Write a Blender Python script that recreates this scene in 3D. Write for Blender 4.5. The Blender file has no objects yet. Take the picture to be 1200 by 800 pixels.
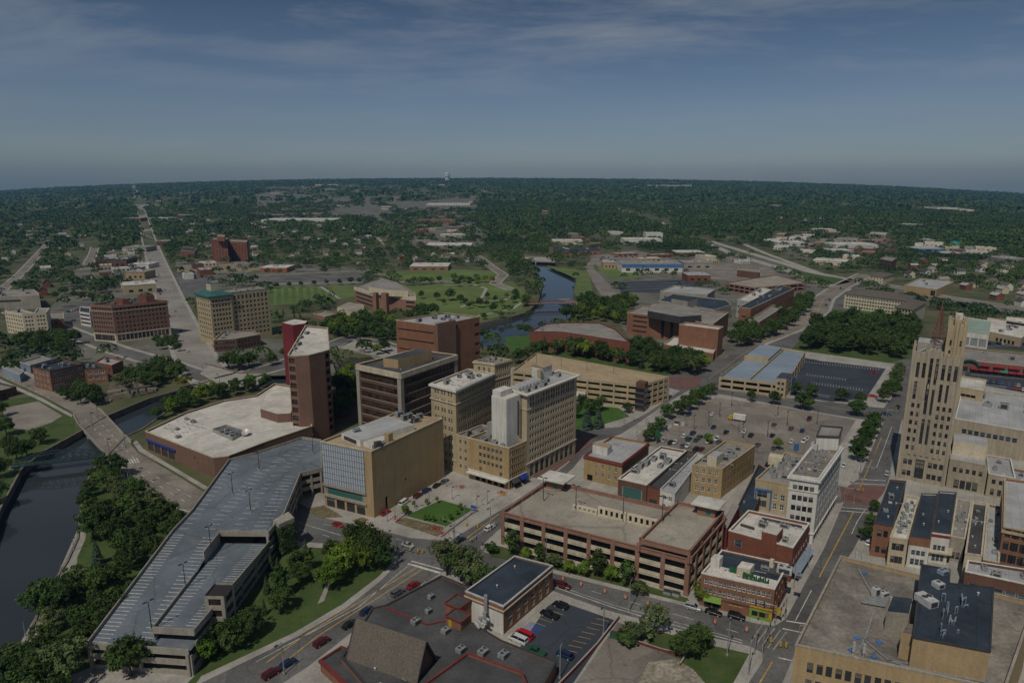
import bpy, math, random
import numpy as np
from mathutils import Vector, Matrix
from mathutils.geometry import delaunay_2d_cdt
random.seed(7); rng=np.random.default_rng(5)
S=bpy.context.scene; COL=S.collection
# ---------------------------------------------------------------- camera, light, exposure
F=800.; HC=118.; YH=216.; PIT=math.atan((400-YH)/F)
cam=bpy.data.cameras.new('camera'); co=bpy.data.objects.new('camera',cam); COL.objects.link(co)
cam.sensor_width=36; cam.lens=24; cam.clip_start=1; cam.clip_end=60000
co.location=(0,0,HC); co.rotation_euler=(math.pi/2-PIT,0,0); S.camera=co
SUN_EL=math.radians(54); SUN_TO=Vector((-.43,-.90,0)).normalized()
SUNV=Vector((SUN_TO.x*math.cos(SUN_EL),SUN_TO.y*math.cos(SUN_EL),math.sin(SUN_EL)))
sl=bpy.data.lights.new('sun','SUN'); so=bpy.data.objects.new('sun',sl); COL.objects.link(so)
sl.energy=3.5; sl.angle=math.radians(.6); sl.color=(1,.935,.82)
so.rotation_euler=SUNV.to_track_quat('Z','Y').to_euler()
S.view_settings.view_transform='Standard'; S.view_settings.look='None'
S.view_settings.exposure=-.66; S.view_settings.gamma=1; S.view_settings.use_curve_mapping=False
S.cycles.use_denoising=True
S.cycles.max_bounces=5; S.cycles.diffuse_bounces=2; S.cycles.glossy_bounces=2; S.cycles.volume_bounces=0; S.cycles.transparent_max_bounces=4
W=bpy.data.worlds.new('World'); S.world=W; W.use_nodes=True
nt=W.node_tree; N=nt.nodes; L=nt.links; N.clear()
def nd(t,**k):
    n=N.new(t)
    for a,b in k.items(): setattr(n,a,b)
    return n
sky=nd('ShaderNodeTexSky',sky_type='NISHITA',sun_disc=False,sun_elevation=SUN_EL,sun_rotation=math.atan2(SUN_TO.x,SUN_TO.y),altitude=200,air_density=1.,dust_density=1.2,ozone_density=2.)
tc=nd('ShaderNodeTexCoord'); sep=nd('ShaderNodeSeparateXYZ'); L.new(tc.outputs['Generated'],sep.inputs[0])
zm=nd('ShaderNodeMath',operation='MAXIMUM'); L.new(sep.outputs[2],zm.inputs[0]); zm.inputs[1].default_value=.03
pa=nd('ShaderNodeMath',operation='ADD'); L.new(zm.outputs[0],pa.inputs[0]); pa.inputs[1].default_value=.10
dv=nd('ShaderNodeVectorMath',operation='DIVIDE'); L.new(tc.outputs['Generated'],dv.inputs[0])
cb=nd('ShaderNodeCombineXYZ')
for i in range(3): L.new(pa.outputs[0],cb.inputs[i])
L.new(cb.outputs[0],dv.inputs[1])
mp=nd('ShaderNodeMapping'); mp.inputs['Scale'].default_value=(.55,1.0,1); mp.inputs['Location'].default_value=(3.1,1.2,0); L.new(dv.outputs[0],mp.inputs[0])
n1=nd('ShaderNodeTexNoise'); n1.inputs['Scale'].default_value=1.25; n1.inputs['Detail'].default_value=9; n1.inputs['Roughness'].default_value=.62; n1.inputs['Distortion'].default_value=.25
L.new(mp.outputs[0],n1.inputs['Vector'])
cr=nd('ShaderNodeValToRGB'); cr.color_ramp.elements[0].position=.43; cr.color_ramp.elements[1].position=.70; L.new(n1.outputs['Fac'],cr.inputs[0])
cm=nd('ShaderNodeMath',operation='MULTIPLY'); el=nd('ShaderNodeMapRange'); el.inputs[1].default_value=.115; el.inputs[2].default_value=.225; el.inputs[3].default_value=.06; el.inputs[4].default_value=.85; L.new(sep.outputs[2],el.inputs[0]); L.new(cr.outputs[0],cm.inputs[0]); L.new(el.outputs[0],cm.inputs[1])
mx=nd('ShaderNodeMix',data_type='RGBA'); L.new(cm.outputs[0],mx.inputs['Factor']); L.new(sky.outputs[0],mx.inputs['A']); mx.inputs['B'].default_value=(10.5,9.6,8.8,1)
hsv=nd('ShaderNodeHueSaturation'); hsv.inputs['Saturation'].default_value=.92; hsv.inputs['Value'].default_value=.50; L.new(mx.outputs['Result'],hsv.inputs['Color'])
tnt=nd('ShaderNodeMix',data_type='RGBA',blend_type='MULTIPLY'); tnt.inputs['Factor'].default_value=1; hz_=nd('ShaderNodeValToRGB'); hz_.color_ramp.elements[0].position=0; hz_.color_ramp.elements[0].color=(1.6,1.72,1.98,1); e_=hz_.color_ramp.elements.new(.07); e_.color=(1.2,1.3,1.52,1); hz_.color_ramp.elements[-1].position=.26; hz_.color_ramp.elements[-1].color=(.58,.72,.88,1); L.new(sep.outputs[2],hz_.inputs[0]); L.new(hz_.outputs[0],tnt.inputs['B']); L.new(hsv.outputs[0],tnt.inputs['A'])
bg=nd('ShaderNodeBackground'); bg.inputs[1].default_value=.105; L.new(tnt.outputs['Result'],bg.inputs[0])
wo=nd('ShaderNodeOutputWorld'); L.new(bg.outputs[0],wo.inputs[0])
# ---------------------------------------------------------------- pixel <-> place
CP,SP=math.cos(PIT),math.sin(PIT)
def G(px,py,z=0.):
    x=(px-600)/F; y=(400-py)/F; dx,dy,dz=x,CP+y*SP,-SP+y*CP
    t=(z-HC)/dz; return (dx*t,dy*t)
def G3(px,py,z=0.): a=G(px,py,z); return (a[0],a[1],z)
def PX(x,y,z):
    zz=z-HC; d=y*CP-zz*SP; u=y*SP+zz*CP
    return (600+F*x/d,400-F*u/d)
def HT(b,t):
    x,y=G(*b); lo,hi=0.,116.
    for _ in range(40):
        m=(lo+hi)/2
        if PX(x,y,m)[1]>t[1]: lo=m
        else: hi=m
    return lo
def inpoly(x,y,P):
    r=False; j=len(P)-1
    for i in range(len(P)):
        xi,yi=P[i][0],P[i][1]; xj,yj=P[j][0],P[j][1]
        if (yi>y)!=(yj>y) and x<(xj-xi)*(y-yi)/(yj-yi)+xi: r=not r
        j=i
    return r
def Gs(P,z=0.): return [G(a,b,z) for a,b in P]
def area(P): return sum(P[i-1][0]*P[i][1]-P[i][0]*P[i-1][1] for i in range(len(P)))/2
def ccw(P): return list(P) if area(P)>0 else list(P)[::-1]
def inset(P,d):
    n=len(P); out=[]
    for i in range(n):
        a,b,c=Vector(P[i-1][:2]),Vector(P[i][:2]),Vector(P[(i+1)%n][:2])
        e1=(b-a).normalized(); e2=(c-b).normalized(); n1=Vector((-e1.y,e1.x)); n2=Vector((-e2.y,e2.x))
        k=1+n1.dot(n2); v=(n1+n2)/max(k,.3); out.append((b.x+v.x*d,b.y+v.y*d))
    return out
# ---------------------------------------------------------------- materials
MT={}
def M(name,col,rough=.85,var=.22,sc=.12,fine=.16,fsc=1.6,streak=0,spec=.25,metal=0,tint=None,rand=0,crack=0,seam=0,patch=0,stain=None):
    m=bpy.data.materials.new(name); m.use_nodes=True; t=m.node_tree; n=t.nodes; l=t.links; b=n['Principled BSDF']
    b.inputs['Roughness'].default_value=rough; b.inputs['Specular IOR Level'].default_value=spec; b.inputs['Metallic'].default_value=metal
    g=n.new('ShaderNodeNewGeometry'); pos=g.outputs['Position']
    def noise(s,scale=(1,1,1),det=4):
        mpn=n.new('ShaderNodeMapping'); mpn.inputs['Scale'].default_value=scale; l.new(pos,mpn.inputs[0])
        q=n.new('ShaderNodeTexNoise'); q.inputs['Scale'].default_value=s; q.inputs['Detail'].default_value=det; q.inputs['Roughness'].default_value=.6
        l.new(mpn.outputs[0],q.inputs['Vector']); return q.outputs['Fac']
    def rng_(v,a,bb,lo=.3,hi=.7):
        r=n.new('ShaderNodeMapRange'); r.inputs[1].default_value=lo; r.inputs[2].default_value=hi; r.inputs[3].default_value=a; r.inputs[4].default_value=bb; l.new(v,r.inputs[0]); return r.outputs[0]
    def mul(a,bb):
        r=n.new('ShaderNodeMath'); r.operation='MULTIPLY'; l.new(a,r.inputs[0])
        if isinstance(bb,(int,float)): r.inputs[1].default_value=bb
        else: l.new(bb,r.inputs[1])
        return r.outputs[0]
    f=mul(rng_(noise(sc),1-var,1+var),rng_(noise(fsc),1-fine,1+fine))
    if streak: f=mul(f,rng_(noise(.9,(1,1,.06)),1-streak,1+streak*.3))
    if rand:
        oi=n.new('ShaderNodeObjectInfo'); f=mul(f,rng_(oi.outputs['Random'],1-rand,1+rand,0,1))
    if patch:
        v=n.new('ShaderNodeTexVoronoi'); v.inputs['Scale'].default_value=patch; l.new(pos,v.inputs['Vector']); sx=n.new('ShaderNodeSeparateColor'); l.new(v.outputs['Color'],sx.inputs[0]); f=mul(f,rng_(sx.outputs[0],.86,1.12,0,1))
    if crack:
        v=n.new('ShaderNodeTexVoronoi'); v.feature='DISTANCE_TO_EDGE'; v.inputs['Scale'].default_value=crack; 
        wn=n.new('ShaderNodeTexNoise'); wn.inputs['Scale'].default_value=crack*3; l.new(pos,wn.inputs['Vector']); ad=n.new('ShaderNodeVectorMath'); ad.operation='MULTIPLY_ADD'; ad.inputs[1].default_value=(2.5,2.5,0); l.new(wn.outputs['Color'],ad.inputs[0]); l.new(pos,ad.inputs[2]); l.new(ad.outputs[0],v.inputs['Vector'])
        f=mul(f,rng_(v.outputs['Distance'],.72,1,0.0,.02))
    if seam:
        mp_=n.new('ShaderNodeMapping'); mp_.inputs['Rotation'].default_value=(0,0,math.radians(-56)); l.new(pos,mp_.inputs[0])
        bt=n.new('ShaderNodeTexBrick'); bt.inputs['Scale'].default_value=1; bt.inputs['Brick Width'].default_value=seam*4; bt.inputs['Row Height'].default_value=seam; bt.inputs['Mortar Size'].default_value=.07
        bt.inputs['Color1'].default_value=(1,1,1,1); bt.inputs['Color2'].default_value=(.88,.88,.88,1); bt.inputs['Mortar'].default_value=(.7,.7,.7,1); l.new(mp_.outputs[0],bt.inputs['Vector'])
        f=mul(f,bt.outputs['Fac']) if False else mul(f,rng_(bt.outputs['Color'],.6,1,.6,1))
    c=n.new('ShaderNodeVectorMath'); c.operation='SCALE'; c.inputs[0].default_value=col; l.new(f,c.inputs['Scale']); out=c.outputs[0]
    if tint or stain:
        x=n.new('ShaderNodeMix'); x.data_type='RGBA'; l.new(out,x.inputs['A']); x.inputs['B'].default_value=(*(tint or stain),1)
        l.new(rng_(noise(sc*2.3 if tint else .22,det=6),0,.75 if tint else .8,.45 if tint else .56,.75 if tint else .72),x.inputs['Factor']); out=x.outputs['Result']
    l.new(out,b.inputs['Base Color']); MT[name]=m; return m
def plain(name,col,rough=.5,metal=0,spec=.5,emit=0):
    m=bpy.data.materials.new(name); m.use_nodes=True; b=m.node_tree.nodes['Principled BSDF']
    b.inputs['Base Color'].default_value=(*col,1); b.inputs['Roughness'].default_value=rough; b.inputs['Metallic'].default_value=metal; b.inputs['Specular IOR Level'].default_value=spec
    MT[name]=m; return m
def glassm(name,a,b2,thr,rough=.12):
    """window glass: each pane a little different, many with a blind drawn part of the way down"""
    m=bpy.data.materials.new(name); m.use_nodes=True; t=m.node_tree; n=t.nodes; l=t.links; b=n['Principled BSDF']
    o=n.new('ShaderNodeObjectInfo'); r=n.new('ShaderNodeValToRGB'); r.color_ramp.elements[0].color=(*[x*.6 for x in a],1); r.color_ramp.elements[1].color=(*[x*2.2 for x in a],1)
    mm=n.new('ShaderNodeMath'); mm.operation='MULTIPLY'; mm.inputs[1].default_value=17.3; l.new(o.outputs['Random'],mm.inputs[0]); fr=n.new('ShaderNodeMath'); fr.operation='FRACT'; l.new(mm.outputs[0],fr.inputs[0]); l.new(fr.outputs[0],r.inputs[0])
    tc_=n.new('ShaderNodeTexCoord'); sx=n.new('ShaderNodeSeparateXYZ'); l.new(tc_.outputs['Object'],sx.inputs[0])
    mr_=n.new('ShaderNodeMapRange'); mr_.inputs[1].default_value=thr-.62; mr_.inputs[2].default_value=1; mr_.inputs[3].default_value=1.3; mr_.inputs[4].default_value=.25; l.new(o.outputs['Random'],mr_.inputs[0])
    gt=n.new('ShaderNodeMath'); gt.operation='GREATER_THAN'; l.new(sx.outputs[2],gt.inputs[0]); l.new(mr_.outputs[0],gt.inputs[1])
    lt=n.new('ShaderNodeMath'); lt.operation='LESS_THAN'; l.new(sx.outputs[2],lt.inputs[0]); lt.inputs[1].default_value=1.01; an=n.new('ShaderNodeMath'); an.operation='MULTIPLY'; l.new(gt.outputs[0],an.inputs[0]); l.new(lt.outputs[0],an.inputs[1])
    x=n.new('ShaderNodeMix'); x.data_type='RGBA'; l.new(an.outputs[0],x.inputs['Factor']); l.new(r.outputs[0],x.inputs['A']); x.inputs['B'].default_value=(*b2,1); l.new(x.outputs['Result'],b.inputs['Base Color'])
    b.inputs['Roughness'].default_value=rough; b.inputs['Specular IOR Level'].default_value=.5; MT[name]=m
M('asphalt',(.122,.118,.114),var=.3,sc=.05,fine=.18,fsc=.9,patch=.045,crack=.07)
M('asphalt_dark',(.045,.052,.065),var=.25,sc=.05,fine=.1,crack=.06)
M('asphalt_old',(.21,.185,.157),var=.28,sc=.04,fine=.18,patch=.03,crack=.06,stain=(.09,.085,.08))
M('concrete',(.35,.33,.295),var=.2,sc=.1,fine=.14,seam=3.)
M('concrete_wall',(.33,.30,.25),var=.15,sc=.1,streak=.25)
M('concrete_deck',(.31,.275,.225),var=.24,sc=.07,streak=0,crack=.03,stain=(.2,.18,.15))
M('concrete_tan',(.36,.28,.18),var=.14,sc=.09,stain=(.24,.19,.13))
M('blue_deck',(.128,.148,.172),var=.3,sc=.06,fine=.14,stain=(.21,.215,.22),crack=.05)
M('blue_roof',(.22,.27,.33),var=.15,sc=.05,stain=(.3,.31,.33))
M('paver_red',(.16,.085,.075),var=.2,sc=.2,fine=.2,fsc=2)
M('urban_mix',(.15,.14,.12),var=.35,sc=.02,fine=.2,fsc=.3,tint=(.065,.085,.03))
M('roadway_pale',(.25,.23,.205),var=.28,sc=.03,fine=.15,crack=.05)
M('gravel',(.25,.22,.185),var=.25,sc=.08,fine=.25,fsc=2,stain=(.16,.14,.11))
M('dirt',(.26,.2,.14),var=.25,sc=.06,fine=.2,tint=(.12,.13,.05))
M('lawn',(.052,.085,.022),var=.22,sc=.09,fine=.2,fsc=2.2,tint=(.10,.115,.04))
M('lawn_bright',(.052,.112,.02),var=.15,sc=.1,fine=.2,fsc=2.5)
M('field',(.11,.16,.042),var=.25,sc=.02,fine=.15,fsc=.4,tint=(.13,.125,.055))
M('mown_grass',(.075,.125,.03),var=.2,sc=.05,fine=.15)
M('ground',(.075,.085,.035),var=.3,sc=.012,fine=.2,fsc=.06,tint=(.17,.145,.10))
M('white_paint',(.52,.51,.48),var=.35,sc=.4,fine=.3,fsc=1.4); M('yellow_paint',(.42,.265,.07),var=.2,sc=.4,fine=.25)
M('faded_paint',(.27,.25,.215),var=.25,sc=.3,fine=.3)
M('stone_wall',(.21,.18,.145),var=.3,sc=.25,streak=.35)
M('brick_red',(.20,.075,.048),var=.14,sc=.15,fine=.16,streak=.12)
M('brick_orange',(.235,.115,.07),var=.14,sc=.15,fine=.16,streak=.12)
M('brick_brown',(.19,.11,.08),var=.10,sc=.15,fine=.14,streak=.1)
M('brick_dark',(.13,.07,.05),var=.14,sc=.15,fine=.16,streak=.12)
M('brick_pink',(.27,.145,.105),var=.12,sc=.15,fine=.14,streak=.12)
M('brick_tan',(.385,.28,.155),var=.10,sc=.12,fine=.12,streak=.16)
M('brick_yellow',(.37,.265,.135),var=.12,sc=.12,fine=.14,streak=.18)
M('lime_stone',(.46,.385,.265),var=.10,sc=.12,fine=.12,streak=.2)
M('tan_stone',(.425,.34,.215),var=.10,sc=.12,fine=.12,streak=.2)
M('tower_stone',(.37,.315,.235),var=.12,sc=.1,fine=.12,streak=.24)
M('white_wall',(.62,.60,.55),var=.10,sc=.15,fine=.08,streak=.22)
M('cream_wall',(.56,.49,.36),var=.10,sc=.15,streak=.15)
M('maroon',(.17,.028,.035),var=.12,sc=.12,streak=.14)
M('trim_cream',(.50,.44,.33),var=.14,sc=.3,streak=.2)
M('trim_dark',(.06,.055,.055),rough=.6); M('trim_red',(.17,.036,.032),rough=.6)
M('roof_white',(.57,.54,.485),var=.22,sc=.09,fine=.16,seam=3,stain=(.36,.31,.25))
M('roof_gray',(.27,.25,.225),var=.2,sc=.07,fine=.14,stain=(.15,.14,.125),seam=4)
M('roof_lightgray',(.37,.37,.37),var=.22,sc=.06,fine=.1,stain=(.3,.3,.3),seam=2.5)
M('roof_dark',(.068,.067,.068),var=.45,sc=.08,fine=.2,stain=(.085,.08,.075))
M('roof_blueblack',(.034,.046,.064),var=.35,sc=.1,fine=.12,seam=3.5,stain=(.055,.065,.08))
M('roof_tar',(.19,.17,.145),var=.5,sc=.09,fine=.25,fsc=1.2,stain=(.075,.07,.06))
M('shingle',(.125,.105,.085),var=.1,sc=.3,fine=.28,fsc=2.4)
M('copper_green',(.04,.115,.115),var=.2,sc=.3); M('green_pale',(.25,.33,.28),var=.2,sc=.1)
M('metal_gray',(.32,.33,.33),rough=.45,var=.15,sc=.4,metal=.3); M('metal_light',(.5,.5,.49),rough=.5,var=.12,sc=.4,metal=.2)
M('metal_dark',(.05,.05,.052),rough=.5,var=.15)
M('truss_green',(.035,.06,.065),rough=.6); M('rust',(.20,.085,.06),rough=.8,var=.25,sc=.4)
M('awning_blue',(.02,.045,.22),rough=.7); M('awning_red',(.19,.022,.025),rough=.7); M('awning_green',(.05,.16,.11),rough=.7)
M('blue_wall',(.06,.16,.36),rough=.6); M('teal_roof',(.025,.2,.18),rough=.6)
M('drum_orange',(.6,.12,.035),rough=.6); M('lime_green',(.15,.27,.045),rough=.7); M('yellow',(.45,.29,.03),rough=.6); M('orange',(.34,.12,.055),rough=.6); M('sign_green',(.015,.11,.04),rough=.6); M('sign_blue',(.03,.09,.4),rough=.5)
M('planting',(.16,.12,.075),var=.4,sc=.4,fine=.5,fsc=1.5,tint=(.10,.13,.035))
M('flower_red',(.4,.03,.03),var=.4,sc=.8)
M('rubble',(.30,.26,.21),var=.4,sc=.2,fine=.4,fsc=1.1,tint=(.12,.14,.06))
plain('tire',(.02,.02,.02),.9); plain('car_glass',(.015,.018,.022),.08); plain('lens',(.6,.6,.55),.2); plain('red_lens',(.3,.01,.01),.3)
plain('dark_void',(.012,.012,.012),.95,spec=.1)  # near black, paints in the darkness inside openings
glassm('glass',(.018,.020,.024),(.16,.15,.13),.86); glassm('glass_blue',(.02,.03,.045),(.06,.08,.1),.8,.08); glassm('glass_bronze',(.035,.022,.017),(.075,.05,.036),.6,.1)
glassm('glass_pale',(.22,.245,.28),(.36,.39,.42),.7,.2); glassm('glass_green',(.03,.085,.075),(.06,.14,.12),.6,.15)  # glass_pale: reflected sky is put into its pale base colour
# ---------------------------------------------------------------- mesh building
ORG={}
def tag(o,label=None,cat=None,group=None,kind=None):
    if label: o['label']=label
    if cat: o['category']=cat
    if group: o['group']=group
    if kind: o['kind']=kind
    return o
class MB:
    def __init__(s): s.v=[]; s.f=[]; s.m=[]
    def face(s,P,m=0):
        i=len(s.v); s.v+= [tuple(p) for p in P]; s.f.append(tuple(range(i,i+len(P)))); s.m.append(m); return s
    def prism(s,P,z0,z1,mt=0,ms=None,bot=False):
        P=ccw(P); ms=mt if ms is None else ms; n=len(P)
        for i in range(n):
            a,b=P[i],P[(i+1)%n]; s.face([(a[0],a[1],z0),(b[0],b[1],z0),(b[0],b[1],z1),(a[0],a[1],z1)],ms)
        s.face([(p[0],p[1],z1) for p in P],mt)
        if bot: s.face([(p[0],p[1],z0) for p in P[::-1]],ms)
        return s
    def box(s,cx,cy,z0,z1,lx,ly,r=0,m=0,mt=None):
        c,q=math.cos(r),math.sin(r)
        P=[(cx+x*c-y*q,cy+x*q+y*c) for x,y in ((-lx/2,-ly/2),(lx/2,-ly/2),(lx/2,ly/2),(-lx/2,ly/2))]
        return s.prism(P,z0,z1,m if mt is None else mt,m,True)
    def bar(s,p,q,w,h=None,m=0):
        """a straight beam of w x h section from p to q"""
        h=h or w; p=Vector(p); q=Vector(q); d=(q-p); 
        if d.length<1e-6: return s
        d.normalize(); u=d.cross(Vector((0,0,1)))
        if u.length<1e-3: u=Vector((1,0,0))
        u.normalize(); v=u.cross(d); a=u*w/2; b=v*h/2
        A=[p-a-b,p+a-b,p+a+b,p-a+b]; B=[x+(q-p) for x in A]
        for i in range(4): s.face([A[i],A[(i+1)%4],B[(i+1)%4],B[i]],m)
        s.face(A[::-1],m); s.face(B,m); return s
    def tube(s,p,q,r,r2=None,n=7,m=0):
        r2=r if r2 is None else r2; p=Vector(p); q=Vector(q); d=(q-p).normalized(); u=d.cross(Vector((0,0,1)))
        if u.length<1e-3: u=Vector((1,0,0))
        u.normalize(); v=d.cross(u); A=[];B=[]
        for i in range(n):
            a=2*math.pi*i/n; w=u*math.cos(a)+v*math.sin(a); A.append(p+w*r); B.append(q+w*r2)
        for i in range(n): s.face([A[i],B[i],B[(i+1)%n],A[(i+1)%n]][::-1],m)
        s.face(B,m); s.face(A[::-1],m); return s
    def wall(s,p,q,z0,z1,t,m=0,mt=None):
        p=Vector(p[:2]);q=Vector(q[:2]);d=(q-p).normalized();n=Vector((-d.y,d.x))*t/2
        return s.prism([p-n,q-n,q+n,p+n],z0,z1,m if mt is None else mt,m,True)
    def build(s,name,mats,parent=None,origin=None):
        if origin is None: origin=ORG.get(parent.name,(0,0,0)) if parent else (0,0,0)
        me=bpy.data.meshes.new(name); ox,oy,oz=origin
        me.from_pydata([(a-ox,b-oy,c-oz) for a,b,c in s.v],[],s.f)
        if isinstance(mats,(str,bpy.types.Material)): mats=[mats]
        for x in mats: me.materials.append(MT[x] if isinstance(x,str) else x)
        me.polygons.foreach_set('material_index',s.m); me.update()
        o=bpy.data.objects.new(name,me); COL.objects.link(o)
        if parent: o.parent=parent
        else: o.location=origin
        ORG[o.name]=origin; return o
def thing(name,label,cat,loc=(0,0,0),rz=0,group=None):
    o=bpy.data.objects.new(name,None); COL.objects.link(o); o.location=loc; o.rotation_euler=(0,0,rz); o.empty_display_size=.5
    ORG[o.name]=tuple(loc); return tag(o,label,cat,group)
def copy_tree(o,parent=None):
    c=o.copy(); COL.objects.link(c)
    if parent: c.parent=parent
    for ch in list(o.children): copy_tree(ch,c)
    return c
class Proto:
    """first use places the built thing itself, later uses place copies of it and its parts"""
    def __init__(s,root): s.r=root; s.used=False
    def put(s,loc,rz=0,sc=1,label=None,group=None,cat=None):
        o=copy_tree(s.r) if s.used else s.r; s.used=True
        o.location=loc; o.rotation_euler=(0,0,rz); o.scale=(sc,sc,sc) if isinstance(sc,(int,float)) else sc
        return tag(o,label,cat,group)
    def drop(s):
        if not s.used:
            for c in list(s.r.children_recursive): bpy.data.objects.remove(c)
            bpy.data.objects.remove(s.r)
# ---------------------------------------------------------------- ground, water, roads
BANK_L=[(-90,980),(-40,760),(-14,640),(0,597),(25,550),(50,530),(90,508),(127,487),(175,467),(212,457),(247,446),(305,436),(345,430),(400,424),(445,415),(500,400),(562,379),(600,371),(619,365),(631,353),(636,332),(627,317),(622,309),(612,303),(600,297)]
BANK_R=[(640,301),(663,316),(675,327),(672,341),(676,358),(666,374),(640,386),(612,396),(562,408),(500,422),(440,434),(395,441),(330,449),(300,452),(247,462),(212,471),(167,503),(147,512),(122,538),(110,550),(98,572),(95,600),(91,632),(78,660),(55,695),(34,745),(12,800),(-10,980)]
RIVER=ccw(Gs(BANK_L+BANK_R))
def horiz(px):
    u=(px-600)/600.; return 210.2+15*u*u+ (1.5*u)
def zfar(x,y):
    """the land rises gently to the skyline, a little higher straight ahead than to the sides"""
    r=math.hypot(x,y)
    if r<1500 or y<10: return 0.
    px=600+F*x/y*1.0; px=max(-300,min(1500,px))
    zr=HC-9000*(horiz(px)-YH-.5)/F*.96-6
    t=min(1,(r-1500)/7500); t=t*t*(3-2*t)*.5+t*.5
    return zr*t
pts=[];edges=[]
for a,b in RIVER: pts.append((a,b))
nr=len(pts); edges=[(i,(i+1)%nr) for i in range(nr)]
for r in (70,160,300,500,700,1000,1500,2000,2700,3600,4800,6400,8000,9000,9600):
    for k in range(-62,63,3 if r>400 else 8):
        a=math.radians(90-k*1.0); p=(r*math.cos(a),r*math.sin(a))
        pts.append(p)
pts+=[(-2500,-700),(2500,-700),(-600,-400),(600,-400),(-8500,2000),(8500,2000)]
vv,_,ff,_,_,_=delaunay_2d_cdt([Vector(p) for p in pts],edges,[],0,1e-4)
g=MB()
for f in ff:
    c=(sum(vv[i].x for i in f)/3,sum(vv[i].y for i in f)/3)
    if inpoly(c[0],c[1],RIVER): continue
    P=ccw([(vv[i].x,vv[i].y) for i in f]); g.face([(a,b,zfar(a,b)) for a,b in P])
tag(g.build('ground',['ground']),kind='structure')
g=MB(); R=RIVER
for i in range(nr):
    a,b=R[i],R[(i+1)%nr]; g.face([(b[0],b[1],-6),(a[0],a[1],-6),(a[0],a[1],0),(b[0],b[1],0)])
tag(g.build('river_bank_wall',['stone_wall']),kind='structure')
# coping along the two banks near the bridges
g=MB()
for chain in (BANK_L[2:11],BANK_R[13:27]):
    P=Gs(chain)
    for a,b in zip(P,P[1:]): g.wall(a,b,-.3,.55,.7)
tag(g.build('river_wall_coping',['stone_wall']),kind='structure')
wm=bpy.data.materials.new('water'); wm.use_nodes=True; t_=wm.node_tree; b_=t_.nodes['Principled BSDF']
b_.inputs['Base Color'].default_value=(.032,.04,.046,1); b_.inputs['Roughness'].default_value=.07; b_.inputs['IOR'].default_value=1.33
gp=t_.nodes.new('ShaderNodeNewGeometry'); nz=t_.nodes.new('ShaderNodeTexNoise'); nz.inputs['Scale'].default_value=.35; nz.inputs['Detail'].default_value=3; bu=t_.nodes.new('ShaderNodeBump'); bu.inputs['Strength'].default_value=.06; bu.inputs['Distance'].default_value=.4
t_.links.new(gp.outputs['Position'],nz.inputs['Vector']); t_.links.new(nz.outputs['Fac'],bu.inputs['Height']); t_.links.new(bu.outputs[0],b_.inputs['Normal']); MT['water']=wm
g=MB()
rv=[Vector(p) for p in inset(RIVER,-.0)]
v2,_,f2,_,_,_=delaunay_2d_cdt(rv,[(i,(i+1)%nr) for i in range(nr)],[],0,1e-4)
for f in f2:
    c=(sum(v2[i].x for i in f)/3,sum(v2[i].y for i in f)/3)
    if inpoly(c[0],c[1],RIVER): g.face([(p[0],p[1],-3.) for p in ccw([(v2[i].x,v2[i].y) for i in f])])
tag(g.build('river_water',['water']),kind='structure')

SHEETS=[]
def sheet(name,P,mat,z,h=None,world=False):
    P=P if world else Gs(P)
    if name!='urban_ground': SHEETS.append((P,min(p[0] for p in P),max(p[0] for p in P),min(p[1] for p in P),max(p[1] for p in P)))
    v,_,f,_,_,_=delaunay_2d_cdt([Vector(p) for p in P],[(i,(i+1)%len(P)) for i in range(len(P))],[],0,1e-4)
    m=MB()
    for q in f:
        c=(sum(v[i].x for i in q)/3,sum(v[i].y for i in q)/3)
        if inpoly(c[0],c[1],P): m.face([(a,b,z+zfar(a,b)) for a,b in ccw([(v[i].x,v[i].y) for i in q])])
    if h:
        P=ccw(P)
        for i in range(len(P)):
            a,b=P[i-1],P[i]; m.face([(a[0],a[1],z-h),(b[0],b[1],z-h),(b[0],b[1],z),(a[0],a[1],z)])
    return tag(m.build(name,[mat]),kind='structure')
ROADS=[]
def densify(P,step=40):
    out=[P[0]]
    for a,b in zip(P,P[1:]):
        n=max(1,int(math.dist(a,b)/step)); out+=[(a[0]+(b[0]-a[0])*k/n,a[1]+(b[1]-a[1])*k/n) for k in range(1,n+1)]
    return out
def offs(P,d):
    out=[]
    for i in range(len(P)):
        a=Vector(P[max(i-1,0)]);b=Vector(P[min(i+1,len(P)-1)]);t=(b-a).normalized(); out.append((P[i][0]-t.y*d,P[i][1]+t.x*d))
    return out
def ribbon(m,P,d0,d1,z,mi=0):
    A=offs(P,d0);B=offs(P,d1)
    for i in range(len(P)-1): m.face([(*B[i],z+zfar(*B[i])),(*B[i+1],z+zfar(*B[i+1])),(*A[i+1],z+zfar(*A[i+1])),(*A[i],z+zfar(*A[i]))][::-1],mi)
def road(px,w,mat='asphalt',z=.02,walk=0,center=None,world=False,name='road'):
    P=densify(px if world else Gs(px)); ROADS.append((P,w/2+3)); m=MB(); mats=[mat]
    ribbon(m,P,-w/2,w/2,z)
    if walk:
        mats.append('concrete')
        for s in (-1,1):
            a,b=(w/2,w/2+walk) if s>0 else (-w/2-walk,-w/2); ribbon(m,P,a,b,z+.12,1)
            e=w/2*s; A=offs(P,e)
            for i in range(len(A)-1): m.face([(*A[i],zfar(*A[i])),(*A[i+1],zfar(*A[i+1])),(*A[i+1],z+.12+zfar(*A[i+1])),(*A[i],z+.12+zfar(*A[i]))],1)
    if center:
        mats.append(center); k=len(mats)-1
        ribbon(m,P,-.45,-.15,z+.006,k); ribbon(m,P,.15,.45,z+.006,k)
    return tag(m.build(name,mats),kind='structure')
MARKW=MB()
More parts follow.
